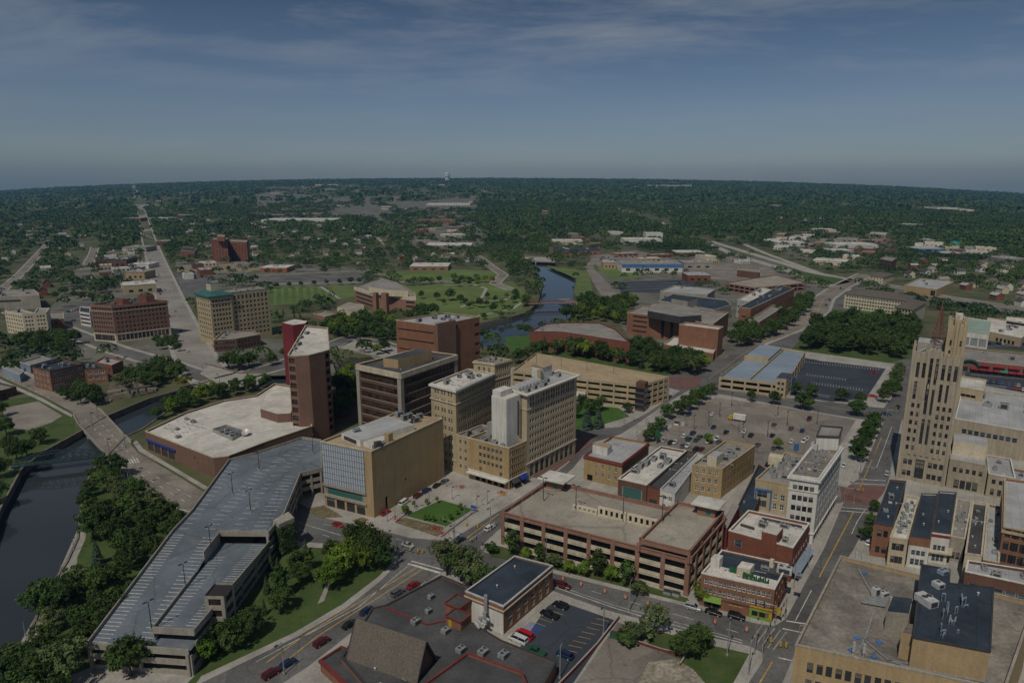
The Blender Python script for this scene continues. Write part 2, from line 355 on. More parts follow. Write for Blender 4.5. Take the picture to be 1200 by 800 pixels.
def dash(m,px,w,z=.018,on=None,off=None,mi=0,world=False):
    P=px if world else Gs(px)
    for a,b in zip(P,P[1:]):
        a,b=Vector(a),Vector(b); Ln=(b-a).length
        if Ln<.1: continue
        d=(b-a)/Ln; n=Vector((-d.y,d.x))*w/2; s=0
        while s<Ln:
            e=min(Ln,s+(on or Ln)); p,q=a+d*s,a+d*e
            m.face([(*(p+n),z),(*(p-n),z),(*(q-n),z),(*(q+n),z)],mi); s=e+(off or 0)
            if not on: break
# the downtown carriageway: one asphalt sheet, the blocks stand on it as raised pavements
sheet('road_surface',[(170,1000),(225,812),(262,640),(262,600),(300,560),(420,520),(600,470),(720,440),(830,400),(905,385),(990,330),(1062,372),(1100,420),(1230,440),(1420,600),(1300,1000)],'asphalt',.012)
KZ=.13
def block(P,mat='concrete',name='pavement'): return sheet(name,P,mat,KZ,KZ)
block([(318,572),(345,586),(381,607),(450,622),(480,630),(519,633),(527,634),(533,630),(583,600),(600,590),(640,563),(668,541),(655,520),(600,500),(480,500),(380,530)])                 # plaza block
block([(566,646),(563,641),(583,622),(625,590),(672,548),(684,533),(700,525),(840,520),(960,575),(982,590),(989,588),(966,642),(921,725),(908,733),(890,731),(800,709),(647,671),(600,656)])      # garage block
block([(462,649),(467,655),(462,664),(447,680),(405,713),(350,745),(300,769),(236,800),(180,900),(-60,1100),(20,760),(60,690),(100,600),(230,590),(262,610),(318,622),(345,634),(407,639),(440,642)],'concrete','island_pavement')
block([(517,671),(526,668),(560,674),(647,692),(715,716),(825,745),(878,757),(895,766),(893,776),(845,850),(700,1100),(150,1100),(330,801),(361,781),(411,742),(456,711)])                # church block
block([(694,519),(727,509),(746,497),(782,472),(806,458),(823,457),(840,461),(930,478),(1006,491),(1036,493),(1007,560),(992,571),(975,567),(940,560),(830,515)],'concrete')             # car park block
block([(845,442),(872,421),(898,404),(938,411),(1060,428),(1048,462),(1036,478),(1015,476),(975,471),(900,464)],'concrete')
block([(655,505),(727,500),(757,485),(797,458),(775,452),(700,435),(600,430),(560,470),(600,490)],'concrete')
block([(1056,494),(1092,455),(1130,440),(1240,455),(1500,600),(1400,1000),(870,1000),(888,868),(935,757),(958,712),(1001,642),(1020,606),(1022,594),(1035,578),(1040,568),(1046,540)],'concrete')
# lots and lawns (each a thin sheet on its block)
sheet('parking_lot',[(752,505),(838,466),(900,474),(1003,492),(960,562),(900,560),(800,530),(744,519)],'asphalt_old',KZ+.02)
sheet('dark_parking_lot',[(925,463),(942,419),(962,423),(1038,432),(1015,467),(975,471)],'asphalt_dark',KZ+.02)
sheet('church_parking_lot',[(640,712),(652,703),(721,727),(672,800),(640,840),(580,820),(610,757)],'asphalt_dark',KZ+.02)
sheet('gravel_lot',[(724,729),(800,752),(838,760),(850,800),(820,900),(640,900),(672,805)],'asphalt_old',KZ+.02)
sheet('rubble_patch',[(760,776),(790,772),(812,784),(826,800),(820,840),(745,840),(748,800)],'rubble',KZ+.035)
sheet('corner_lawn',[(755,741),(772,739),(806,750),(878,766),(855,808),(820,830),(815,793),(796,772),(760,757)],'lawn',KZ+.03)
sheet('island_lawn',[(318,627),(345,640),(406,644),(440,647),(458,651),(459,660),(443,676),(401,708),(345,741),(296,764),(236,792),(225,808),(150,870),(228,792),(300,680),(318,645)],'lawn',KZ+.02)
sheet('riverside_lawn',[(96,605),(112,552),(124,540),(165,574),(200,595),(226,602),(200,640),(102,760),(106,782),(60,800),(-8,980),(40,760),(62,700),(90,660)],'lawn',KZ+.02)
sheet('riverside_path',[(95,602),(102,610),(100,632),(92,650),(70,690),(50,730),(34,760),(18,800),(12,795),(36,745),(57,696),(80,661),(93,632)],'concrete',KZ+.04)
sheet('lawn_path',[(372,708),(380,704),(385,690),(392,668),(386,668),(380,690)],'concrete',KZ+.04)
sheet('plaza_lawn',[(474,605),(517,586),(554,597),(523,617)],'lawn_bright',KZ+.1,.08)
sheet('flower_bed',[(462,612),(474,606),(521,618),(513,629)],'planting',KZ+.03)
sheet('flower_bed',[(355,597),(380,592),(403,606),(378,607)],'planting',KZ+.03)
sheet('flower_bed',[(412,610),(424,606),(433,609),(421,615)],'planting',KZ+.03)
sheet('garage_verge',[(569,641),(586,640),(640,655),(715,673),(806,701),(809,707),(795,704),(700,680),(620,660),(575,652)],'lawn',KZ+.02)
sheet('park_lawn',[(640,480),(672,472),(725,478),(738,488),(705,498),(672,505),(640,500)],'lawn_bright',KZ+.02)
sheet('paver_crossing',[(984,567),(1040,570),(1033,592),(987,590)],'paver_red',.03)
sheet('paver_street',[(655,507),(700,511),(690,523),(640,560),(625,560)],'paver_red',KZ+.015)
sheet('worksite_paving',[(785,442),(822,441),(820,452),(803,456),(780,451)],'paver_red',KZ+.02)
sheet('tower_lawn',[(1117,501),(1160,506),(1163,513),(1117,508)],'lawn',KZ+.02)
sheet('mall_parking_lot',[(1128,447),(1135,428),(1240,437),(1290,470),(1210,462)],'asphalt_dark',KZ+.02)
sheet('back_parking_lot',[(1128,405),(1160,396),(1300,402),(1300,418),(1200,410)],'asphalt_dark',KZ+.02)
# avenues outside the core
def strip(name,Lp,Rp,mat,z): return sheet(name,Lp+Rp[::-1],mat,z)
strip('bridge_road',[(-90,400),(0,441),(50,464),(85,483),(92,497),(125,532),(166,571),(205,594),(228,606),(262,612)],[(-60,385),(10,430),(70,454),(106,472),(118,482),(146,512),(161,530),(200,553),(236,575),(280,592)],'asphalt_old',KZ+.03)
sheet('bridge_surface',[(88,489),(92,497),(125,532),(130,537),(152,518),(146,512),(118,482),(108,475)],'asphalt_old',KZ+.037)
sheet('pavement',[(156,519),(163,529),(202,551),(240,574),(244,571),(205,548),(168,526),(160,516)],'concrete',KZ+.02); sheet('pavement',[(122,534),(163,574),(205,598),(200,601),(158,576),(118,538)],'concrete',KZ+.05)
for P_ in ([(-90,404),(0,444),(50,467),(85,486),(84,489),(48,470),(-2,447),(-90,408)],[(-60,382),(10,427),(70,451),(107,470),(106,473),(68,455),(8,431),(-60,387)]): sheet('pavement',P_,'concrete',KZ+.04)
ROADS.append((Gs([(-90,392),(30,449),(98,482),(142,531),(185,563),(250,600)]),13))
road([(262,452),(246,440),(230,420),(213,385),(199,350),(185,312),(174,280),(166,253),(160,236),(157,227)],23,'roadway_pale',.02,3,'faded_paint')
road([(262,446),(330,428),(410,396),(440,402),(470,412)],16,'asphalt',.03,2.5)
road([(246,444),(200,428),(140,411),(90,392),(40,372),(-60,345)],13,'asphalt',.025,3)
road([(880,402),(925,385),(958,365),(965,350),(985,336),(1005,326),(1015,321)],17,'asphalt_old',.03,3,'yellow_paint')
road([(1005,327),(1060,338),(1120,350),(1200,362),(1300,380)],15,'asphalt_old',.02,2)
for o_ in (0,7): road([(820,279+o_*.3),(860,291+o_),(920,309+o_),(975,327+o_),(1000,334+o_)],15,'concrete',.02)
road([(850,277),(900,298),(960,320),(1004,329)],10,'concrete',.03)
road([(660,350),(700,365),(715,352),(700,330),(690,312),(700,302)],12,'asphalt_old',.03)
road([(690,312),(715,340),(722,352)],10,'asphalt_old',.035)
road([(600,340),(580,332),(590,322),(575,312),(560,300),(520,300)],11,'asphalt_old',.03,2)
road([(310,333),(420,331),(500,330),(560,331)],10,'asphalt_old',.03,2)
road([(205,337),(300,322),(420,318),(470,325)],11,'asphalt_old',.025)
road([(100,316),(108,300),(112,287)],11,'asphalt_old',.02,2)
road([(0,342),(25,320),(45,298),(60,282)],9,'asphalt_old',.02,2)
road([(460,268),(440,260),(425,240),(410,232)],14,'asphalt_old',.05)
road([(555,290),(566,280),(560,272)],10,'concrete',.05)
road([(545,233),(570,238),(582,240)],20,'concrete',.3); road([(722,251),(745,256),(770,262),(790,272)],16,'concrete',.2)
sheet('soccer_field',[(318,336),(375,335),(396,352),(318,358)],'field',.03); sheet('soccer_field',[(384,335),(414,334),(420,345),(401,351)],'field',.03)
sheet('parking_lot',[(310,325),(420,321),(440,330),(318,332)],'asphalt',.03)
for k in range(9):
    s0=(318+k*8.6,336-.12*k); s1=(318+k*8.9,358-.7*k) if k<9 else s0
    dash(MARKW,[(s0[0],s0[1]+1.2),(s1[0],s1[1]-.8)],4.5,.036,mi=4)
sheet('parking_lot',[(205,320),(250,318),(242,358),(215,345)],'asphalt',.03); sheet('vacant_lot',[(205,311),(300,308),(310,318),(208,319)],'dirt',.03)
sheet('gravel_lot',[(4,478),(45,470),(73,487),(60,495),(30,505),(5,498)],'gravel',.03)
sheet('bank_lawn',[(-40,500),(5,478),(0,470),(40,464),(70,476),(88,489),(88,506),(50,528),(24,548),(0,590),(-60,640)],'lawn',.02)
sheet('park_lawn',[(475,335),(600,330),(618,345),(612,362),(560,378),(500,380),(470,360)],'field',.02); sheet('park_lawn',[(440,320),(520,315),(580,317),(590,330),(470,330)],'field',.02)
sheet('park_lawn',[(700,314),(740,313),(752,325),(715,327)],'field',.02); sheet('bank_lawn',[(640,311),(690,318),(695,345),(678,360),(673,340),(676,327)],'field',.02)
sheet('park_lawn',[(975,362),(1035,366),(1045,374),(1000,380),(960,372)],'lawn_bright',.03)
sheet('park_lawn',[(590,395),(625,392),(640,402),(600,412)],'lawn_bright',.03)
for P_ in ([(540,360),(565,348),(570,338),(555,333),(520,334)],[(565,352),(590,352),(605,345)],[(560,370),(600,362),(615,352)],[(376,336),(398,350)]): road(P_,3.5,'concrete',.05,name='path')
sheet('dark_parking_lot',[(722,330),(800,327),(830,333),(770,343),(728,342)],'asphalt_dark',.03)
sheet('factory_yard',[(690,300),(745,293),(800,306),(895,310),(930,330),(880,332),(700,312)],'asphalt_old',.025)
sheet('factory_yard',[(455,247),(550,243),(560,252),(470,253)],'dirt',.1); sheet('factory_yard',[(390,252),(450,250),(465,258),(385,260)],'dirt',.1)
sheet('parking_lot',[(60,365),(110,352),(105,400),(70,405)],'asphalt',.02); sheet('parking_lot',[(20,405),(60,400),(70,420),(30,425)],'asphalt',.02)
sheet('highway_verge',[(940,318),(1000,330),(980,334),(930,325)],'lawn',.03)
sheet('college_paving',[(640,395),(740,405),(830,425),(780,440),(640,430)],'lawn',.02)
sheet('college_yard',[(850,420),(870,405),(960,350),(930,340),(860,345),(740,350),(720,370),(740,400)],'urban_mix',.025); sheet('grove_lawn',[(925,411),(955,382),(1000,373),(1075,377),(1078,395),(1066,419),(1040,426),(945,412)],'lawn',.03)
sheet('brown_tower_yard',[(380,500),(420,490),(425,440),(395,450),(385,470)],'paver_red',.03)
for P_ in ([(700,300),(890,300),(940,320),(1000,333),(960,352),(880,415),(845,440),(760,415),(745,375),(705,345)],[(100,300),(185,303),(232,415),(215,440),(120,430),(50,412),(60,360)],[(205,303),(320,306),(440,316),(440,335),(318,335),(318,358),(240,345),(215,345)],[(240,395),(380,398),(395,440),(300,440),(262,430)],[(985,330),(1200,358),(1300,372),(1300,382),(1080,352),(1000,340)],[(455,262),(560,262),(570,290),(500,296),(455,285)],[(300,236),(560,240),(560,262),(470,266),(300,264)],[(905,276),(1050,278),(1040,300),(960,310),(905,292)],[(1070,286),(1185,296),(1180,310),(1080,304)]): sheet('urban_ground',P_,'urban_mix',.006)
# painted lines
def line(px,w,mi=0,on=None,off=None,z=.032): dash(MARKW,px,w,z,on,off,mi)
line([(312,776),(360,742),(489,664)],.35,1); line([(330,778),(372,745),(496,666)],.35,1)     # two yellow lines of the wide street
line([(300,775),(420,711),(480,661)],.2); line([(345,795),(430,738),(505,676)],.18,0,3,9)
line([(478,660),(516,671)],.9); line([(482,657),(522,668)],.5)
line([(533,641),(563,618),(585,602)],.35,1); line([(548,634),(580,612)],.18)
line([(640,684),(720,712),(760,724),(870,753)],.25); line([(640,681),(720,709),(870,750)],.15); line([(650,680),(800,722),(870,742)],.18,0,3,9)
line([(350,612),(400,627),(450,637)],.18); line([(350,620),(420,636),(470,645)],.18,0,3,7); line([(380,614),(500,640)],.18,0,3,8)
for k in range(5):
    a=k*6.5; line([(880+a,752+a*.35),(893+a*1.1,732+a*.3)],.36,2)
line([(921,727),(947,731)],.5); line([(917,736),(941,741)],.4); line([(912,770),(930,774)],.4)
line([(1000,600),(960,676)],.35,1); line([(951,691),(932,727)],.2); line([(1033,512),(1022,538)],.3,1); line([(1045,500),(1034,530),(1027,548)],.2); line([(1028,525),(1008,570)],.3,1); line([(890,800),(905,775)],.35,1); line([(1015,595),(1005,610),(998,625)],.2)
line([(1004,561),(1038,563)],.45); line([(1002,566),(1037,568)],.45); line([(986,594),(1024,597)],.45); line([(984,598),(1022,601)],.45)
line([(640,575),(690,536)],.3,1); line([(735,505),(775,480),(808,457)],.3,1); line([(726,512),(768,484)],.15); line([(830,444),(862,421),(900,395)],.3,1)
line([(840,452),(910,466),(1010,483)],.3,1)
for p,q in (((8,443),(58,466)),((100,492),(150,541)),((110,488),(158,538)),((165,556),(220,590)),((172,552),(228,585))): dash(MARKW,[p,q],.25,KZ+.045,3,6)
for k in range(9):
    t=k/8; a=(134+26*t,541-4*t); dash(MARKW,[a,(a[0]+3,a[1]+5)],.5,KZ+.045)
line([(205,595),(245,606)],.4,z=KZ+.045)
# lot stalls
def lerp2(a,b,t): return tuple(x+(y-x)*t for x,y in zip(a,b))
def stalls(p,q,n,Ln,side,w=.16,z=KZ+.026,mi=0,H=0):
    a,b=Vector(G(*p)),Vector(G(*q)); d=(b-a); u=d.normalized(); nrm=Vector((-u.y,u.x))*side
    for k in range(n+1):
        s=a+d*k/n; dash(MARKW,[tuple(s),tuple(s+nrm*Ln)],w,z,world=True,mi=mi)
for r in range(6):
    t=r/5; stalls((785-33*t+8,492+19*t-2),(985-25*t,508+43*t),34,5,1,.13,mi=2); 

for k in range(8): a=lerp2((698,724.5),(661,761),k/7); line([a,(a[0]+15.5,a[1]+3.6)],.16,1,z=KZ+.026)
for k in range(4): a=lerp2((641,714),(621,727.5),k/3); line([a,(a[0]+19,a[1]+6.5)],.16,1,z=KZ+.026)
for k in range(7): a=lerp2((621,729),(611,737),k/6); line([a,(a[0]+17,a[1]+7)],.2,3,z=KZ+.026)
for P_,n_ in ((((945,440),(990,446)),14),(((950,450),(1010,458)),18),(((942,425),(1030,434)),28),(((935,460),(970,466)),12)): stalls(*P_,n_,5,1)
stalls((1140,440),(1230,447),30,5,1); stalls((1130,450),(1215,458),30,5,1); stalls((1130,408),(1210,405),28,5,1)
for k in range(4): stalls((727+k*2,331+k*3),(800+k*6,328+k*3),40,5,1,.3,.045)
tag(MARKW.build('road_markings',['white_paint','yellow_paint','faded_paint','sign_blue','mown_grass']),kind='structure')
# ---------------------------------------------------------------- building kit
FOOT=[]
def foot(P): FOOT.append(([tuple(p[:2]) for p in P],min(p[0] for p in P)-4,max(p[0] for p in P)+4,min(p[1] for p in P)-4,max(p[1] for p in P)+4)); return P
def Q(H,a,b,c,dx=None):
    A,B,C=G(*a,H),G(*b,H),G(*c,H); return [A,B,C,(A[0]+C[0]-B[0],A[1]+C[1]-B[1])]
def Q4(H,*p): return [G(*a,H) for a in p]
def facade(m,p,q,z0,z1,holes,mi=0,depth=.3,mr=None):
    p=Vector(p[:2]);q=Vector(q[:2]);Ln=(q-p).length;d=(q-p)/Ln;n=Vector((d.y,-d.x)); mr=mi if mr is None else mr
    us=sorted({0.,Ln}|{h[0] for h in holes}|{h[2] for h in holes}); vs=sorted({z0,z1}|{h[1] for h in holes}|{h[3] for h in holes})
    P=lambda u,v,dd=0:(p.x+d.x*u-n.x*dd,p.y+d.y*u-n.y*dd,v)
    hs=set()
    ui={u:i for i,u in enumerate(us)}; vi={v:i for i,v in enumerate(vs)}
    for h in holes:
        for i in range(ui[h[0]],ui[h[2]]):
            for j in range(vi[h[1]],vi[h[3]]): hs.add((i,j))
        a,b,c,e=h
        m.face([P(a,b),P(c,b),P(c,b,depth),P(a,b,depth)],mr); m.face([P(a,e,depth),P(c,e,depth),P(c,e),P(a,e)],mr)
        m.face([P(a,b,depth),P(a,e,depth),P(a,e),P(a,b)],mr); m.face([P(c,b),P(c,e),P(c,e,depth),P(c,b,depth)],mr)
    for j in range(len(vs)-1):
        i=0
        while i<len(us)-1:
            if (i,j) in hs: i+=1; continue
            k=i
            while k<len(us)-1 and (k,j) not in hs: k+=1
            m.face([P(us[i],vs[j]),P(us[k],vs[j]),P(us[k],vs[j+1]),P(us[i],vs[j+1])],mi); i=k
WIN={}
def win_mesh(kind):
    """unit window: frame, glass and bars in one pane; x along the wall, z up, -y outwards"""
    if kind in WIN: return WIN[kind]
    frame,glass,cols,rows,fw=kind; m=MB(); f=fw
    def fr(x0,z0,x1,z1,y=-.08,b=0):
        m.face([(x0,y,z0),(x1,y,z0),(x1,y,z1),(x0,y,z1)],0)
        m.face([(x0,0,z1),(x0,y,z1),(x1,y,z1),(x1,0,z1)],0); m.face([(x0,y,z0),(x0,0,z0),(x1,0,z0),(x1,y,z0)],0)
        m.face([(x0,0,z0),(x0,y,z0),(x0,y,z1),(x0,0,z1)],0); m.face([(x1,y,z0),(x1,0,z0),(x1,0,z1),(x1,y,z1)],0)
    m.face([(0,0,0),(1,0,0),(1,0,1),(0,0,1)],1)
    fr(0,0,f,1); fr(1-f,0,1,1); fr(f,0,1-f,f); fr(f,1-f,1-f,1)
    for c in range(1,cols): fr(c/cols-f*.35,f,c/cols+f*.35,1-f,-.06)
    for r in range(1,rows): fr(f,r/rows-f*.35,1-f,r/rows+f*.35,-.05)
    o=m.build('window',[frame,glass]); me=o.data; bpy.data.objects.remove(o); WIN[kind]=me; return me
WK={'dark':('trim_dark','glass',1,2,.07),'cream':('trim_cream','glass',1,2,.09),'white':('white_paint','glass',2,2,.10),'shop':('trim_dark','glass',3,1,.035),'blue':('metal_gray','glass_blue',2,1,.04),'bronze':('trim_dark','glass_bronze',2,1,.03),'tall':('metal_dark','glass',2,4,.07),'bay':('trim_cream','glass',3,2,.06),'green':('metal_gray','glass_green',1,1,.05),'gray':('metal_gray','glass_blue',1,2,.07)}
def windows(root,p,q,holes,kind,rec=.2,name='window',glass_index=1):
    p=Vector(p[:2]);q=Vector(q[:2]);d=(q-p).normalized();n=Vector((d.y,-d.x)); me=win_mesh(WK[kind]); o0=ORG[root.name]; ang=math.atan2(d.y,d.x); out=[]
    for h in holes:
        a=p+d*h[0]-n*rec; out.append((me,(a.x-o0[0],a.y-o0[1],h[1]-o0[2]),ang,(h[2]-h[0],1,h[3]-h[1]),math.hypot(a.x,a.y)))
    return out
def put_windows(root,ws,name='window'):
    """the nearest hundred as windows of their own, what is beyond as one part"""
    ws=sorted(ws,key=lambda w:w[4]+ .6*w[1][2])
    for me,l,a,s,_ in ws[:99]:
        o=bpy.data.objects.new(name,me); COL.objects.link(o); o.parent=root; o.location=l; o.rotation_euler=(0,0,a); o.scale=s
    rest=ws[99:]
    if rest:
        groups={}
        for w in rest: groups.setdefault(w[0].name,[]).append(w)
        V=[];Fc=[];Mi=[];mats=[]
        for k,gws in groups.items():
            me=gws[0][0]; base=len(mats); mats+=list(me.materials)
            for _,l,a,s,_ in gws:
                X=Matrix.Translation(l)@Matrix.Rotation(a,4,'Z')@Matrix.Diagonal((*s,1)); i0=len(V)
                V+=[tuple(X@v.co) for v in me.vertices]; Fc+=[tuple(i0+i for i in p.vertices) for p in me.polygons]; Mi+=[base+p.material_index for p in me.polygons]
        me=bpy.data.meshes.new(name); me.from_pydata(V,[],Fc)
        for x in mats: me.materials.append(x)
        me.polygons.foreach_set('material_index',Mi); o=bpy.data.objects.new(name,me); COL.objects.link(o); o.parent=root; o['kind']='stuff'
def grid(Ln,n,rows,w,ml=1.,mr=None,pair=0,skip=()):
    """holes: n columns of openings; rows = list of (z0,height); pair splits each into two lights"""
    mr=ml if mr is None else mr; pit=(Ln-ml-mr)/n; H=[]
    for z,h in rows:
        for i in range(n):
            if i in skip: continue
            c=ml+pit*(i+.5); ww=w if w>0 else pit*(-w)
            if pair: H+=[(c-ww/2,z,c-pair/2,z+h),(c+pair/2,z,c+ww/2,z+h)]
            else: H.append((c-ww/2,z,c+ww/2,z+h))
    return H
def R(z0,fh,n,h): return [(z0+i*fh,h) for i in range(n)]
acm=None
def make_unit(parent,x,y,z,sx=2.4,sy=1.8,h=1.5,r=0,mat='metal_gray',name='air_handler',fan=True):
    m=MB(); m.box(x,y,z+.15,z+h,sx,sy,r,0); m.box(x,y,z,z+.15,sx*.9,sy*.85,r,1)
    c,s=math.cos(r),math.sin(r)
    if fan:
        for k in ((-.25,.25) if sx>2 else (0,)):
            xx,yy=x+c*k*sx,y+s*k*sx; m.tube((xx,yy,z+h),(xx,yy,z+h+.22),min(sy,sx)*.3,n=9,m=0); m.tube((xx,yy,z+h+.2),(xx,yy,z+h+.235),min(sy,sx)*.25,n=9,m=1)
    m.box(x-s*(-sy/2-.03),y+c*(-sy/2-.03),z+.4,z+h-.2,sx*.7,.05,r,1)
    return m.build(name,[mat,'metal_dark'],parent)
def make_vent(parent,x,y,z):
    m=MB(); m.tube((x,y,z),(x,y,z+.7),.18,n=7); m.tube((x,y,z+.7),(x,y,z+.85),.34,.12,n=8); return m.build('roof_vent',['metal_light'],parent)
def roof_kit(root,P,z,nac,nv=3,seed=1,mat='metal_gray',big=1.):
    r=random.Random(seed); A,B,C,D=[Vector(p[:2]) for p in (P[0],P[1],P[2],P[-1])]; rot=math.atan2(B.y-A.y,B.x-A.x); done=[]
    for k in range(nac+nv):
        for _ in range(20):
            s,t=r.uniform(.14,.86),r.uniform(.14,.86); q=A+(B-A)*s+(D-A)*t
            if all((q-w).length>3.4*big for w in done): break
        else: continue
        done.append(q)
        if k%3==2 and q.length<430:
            e=q+Vector((math.cos(rot),math.sin(rot)))*r.uniform(2,5); pm_=MB(); pm_.tube((q.x+.9,q.y+.6,z+.25),(e.x+.9,e.y+.6,z+.25),.11,n=6); pm_.build('roof_pipe',['metal_gray'],root)
            hm_=MB(); hm_.box(q.x-1.4,q.y+1.2,z,z+.45,1.1,.9,rot); hm_.build('roof_hatch',['metal_light'],root)
        if k<nac: make_unit(root,q.x,q.y,z,r.uniform(1.6,3.2)*big,r.uniform(1.3,2.2)*big,r.uniform(1.,1.9)*big,rot+r.choice((0,math.pi/2)),mat)
        else: make_vent(root,q.x,q.y,z)
def bld(name,label,P,H,wall='brick_red',roof='roof_gray',fac={},cop='trim_cream',par=.8,cat='building',group=None,base=0,ac=0,vents=4,seed=1,big=1.,depth=.3,cornice=None,ring=True,wmats=None):
    P=ccw(P) if False else list(P)
    if area(P)<0: P=P[::-1]
    foot(P); n=len(P); c=(sum(p[0] for p in P)/n,sum(p[1] for p in P)/n,base); root=thing(name,label,cat,c,0,group)
    m=MB(); ws=[]; lens=[math.dist(P[i],P[(i+1)%n]) for i in range(n)]
    for i in range(n):
        p,q=P[i],P[(i+1)%n]; hs=[]
        for f in (fac.get(i) or []):
            h=f['h'](lens[i]); h=[(max(.05,a),b,min(lens[i]-.05,c_),min(d,H-.05)) for a,b,c_,d in h if c_>a and c_>.2 and a<lens[i]-.2 and min(d,H-.05)>b]; hs+=h
            if f.get('k'): ws+=windows(root,p,q,h,f['k'],f.get('rec',.2))
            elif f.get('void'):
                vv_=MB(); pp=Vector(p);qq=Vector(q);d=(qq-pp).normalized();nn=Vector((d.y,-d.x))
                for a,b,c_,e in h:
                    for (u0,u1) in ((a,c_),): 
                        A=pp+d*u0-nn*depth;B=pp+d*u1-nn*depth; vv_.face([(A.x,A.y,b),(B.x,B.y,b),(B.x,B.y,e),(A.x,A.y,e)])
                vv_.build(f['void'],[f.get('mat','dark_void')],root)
        facade(m,p,q,base,H,hs,0,depth)
    if par>0 and ring:
        I=inset(P,.35); zr=H-par
        for i in range(n):
            a,b,c2,d2=P[i],P[(i+1)%n],I[(i+1)%n],I[i]
            m.face([(a[0],a[1],H),(b[0],b[1],H),(c2[0],c2[1],H),(d2[0],d2[1],H)]); m.face([(c2[0],c2[1],zr-.1),(d2[0],d2[1],zr-.1),(d2[0],d2[1],H),(c2[0],c2[1],H)])
    else: I=P; zr=H
    m.build('wall',[wall],root)
    r=MB(); r.face([(p[0],p[1],zr) for p in I]); r.build('roof',[roof],root)
    if cop:
        k=MB(); O_=inset(P,-.08); I2=inset(P,.42)
        for i in range(n):
            j=(i+1)%n; z0,z1=H+.004,H+.16
            k.face([(O_[i][0],O_[i][1],z1),(O_[j][0],O_[j][1],z1),(I2[j][0],I2[j][1],z1),(I2[i][0],I2[i][1],z1)])
            k.face([(O_[i][0],O_[i][1],z0-.2),(O_[j][0],O_[j][1],z0-.2),(O_[j][0],O_[j][1],z1),(O_[i][0],O_[i][1],z1)])
            k.face([(I2[j][0],I2[j][1],z0),(I2[i][0],I2[i][1],z0),(I2[i][0],I2[i][1],z1),(I2[j][0],I2[j][1],z1)])
        k.build('coping',[cop],root)
    for (z,hh,out,mat) in (cornice or ()):
        k=MB(); O_=inset(P,-out)
        for i in range(n):
            j=(i+1)%n; a,b,A,B=P[i],P[j],O_[i],O_[j]
            k.face([(A[0],A[1],z),(B[0],B[1],z),(B[0],B[1],z+hh),(A[0],A[1],z+hh)]); k.face([(A[0],A[1],z+hh),(B[0],B[1],z+hh),(b[0],b[1],z+hh),(a[0],a[1],z+hh)]); k.face([(a[0],a[1],z),(b[0],b[1],z),(B[0],B[1],z),(A[0],A[1],z)])
        k.build('cornice',[mat],root)
    put_windows(root,ws)
    if ac or vents: roof_kit(root,I,zr,ac,vents,seed,big=big)
    return root,P,zr
def sub_box(root,P,z0,z1,wall,roof,name='penthouse',cop=True):
    """a smaller block standing on a building: one part, its roof a sub-part"""
    P=ccw(P); m=MB(); m.prism(P,z0,z1,0); o=m.build(name,[wall],root); I=inset(P,.12); r=MB(); r.prism(I,z1-.01,z1+.06,0); r.build('roof',[roof],o); return o
def F_(n,rows,w,k='dark',ml=1.,mr=None,pair=0,rec=.2,skip=()): return dict(h=lambda Ln:grid(Ln,n,rows,w,ml,mr,pair,skip),k=k,rec=rec)
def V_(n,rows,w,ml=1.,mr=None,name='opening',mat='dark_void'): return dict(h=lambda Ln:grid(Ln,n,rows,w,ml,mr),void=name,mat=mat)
def lerp(a,b,t): return tuple(x+(y-x)*t for x,y in zip(a,b))
# ------------------------------------------------ tan brick hall with the pale glass front
H=HT((435,607),(435,529)); P=Q4(H,(376,517),(435,529),(519,490),(462,484)); L0=math.dist(P[0],P[1])
root,P,zr=bld('office_building','tan brick block with a pale glass curtain wall beside the blue parking deck',P,H,'brick_tan','concrete_tan',{
 0:[F_(1,[(5.2,3.1)],-.94,'green',.3,3.6),F_(4,[(.2,3.6)],-.8,'shop',.6,3.6)],
 1:[V_(1,[(.2,5.6)],1.3,5,33,'service_door'),V_(1,[(8,.9)],.9,16,22,'wall_vent')]},cop='trim_cream',vents=0)
m=MB(); d=(Vector(P[1])-Vector(P[0])).normalized(); nn=Vector((d.y,-d.x)); cw=L0-3.4
def fp(u,o,z): v=Vector(P[0])+d*u+nn*o; return (v.x,v.y,z)
m.face([fp(.3,.12,9.6),fp(cw,.12,9.6),fp(cw,.12,H-.5),fp(.3,.12,H-.5)],0)
ncol=18
for i in range(ncol+1): u=.3+(cw-.3)*i/ncol; m.bar(fp(u,.22,9.6),fp(u,.22,H-.5),.16,.2,1)
for j in range(8): z=9.6+(H-10.1)*j/7; m.bar(fp(.3,.2,z),fp(cw,.2,z),.14,.2,1)
m.build('curtain_wall',['glass_pale','metal_gray'],root)
m=MB(); m.bar(fp(.1,.3,9.0),fp(cw+.3,.3,9.0),.6,.9,0); m.bar(fp(.1,.25,4.7),fp(cw+.3,.25,4.7),.5,.8,0); m.build('band_course',['concrete_wall'],root)
ph=sub_box(root,Q4(H+1.5,(400,507.5),(422,516.5),(486,497),(455,487)),zr,H+1.5,'white_wall','roof_lightgray')
sub_box(root,Q4(H+.8,(425,517),(436,521.5),(457,513),(446,509)),zr,H+.8,'white_wall','roof_white','roof_bulkhead')
def louvre(a,b,z0,z1,o=.06):
    m=MB(); d_=(Vector(b)-Vector(a)).normalized(); n_=Vector((d_.y,-d_.x))*o; m.bar((a[0]+n_.x,a[1]+n_.y,(z0+z1)/2),(b[0]+n_.x,b[1]+n_.y,(z0+z1)/2),.1,z1-z0); m.build('louvre',['metal_dark'],root)
pq=Q4(H+1.5,(400,507.5),(422,516.5),(486,497),(455,487)); louvre(lerp(pq[0],pq[1],.15),lerp(pq[0],pq[1],.8),zr+.4,H+1.1)
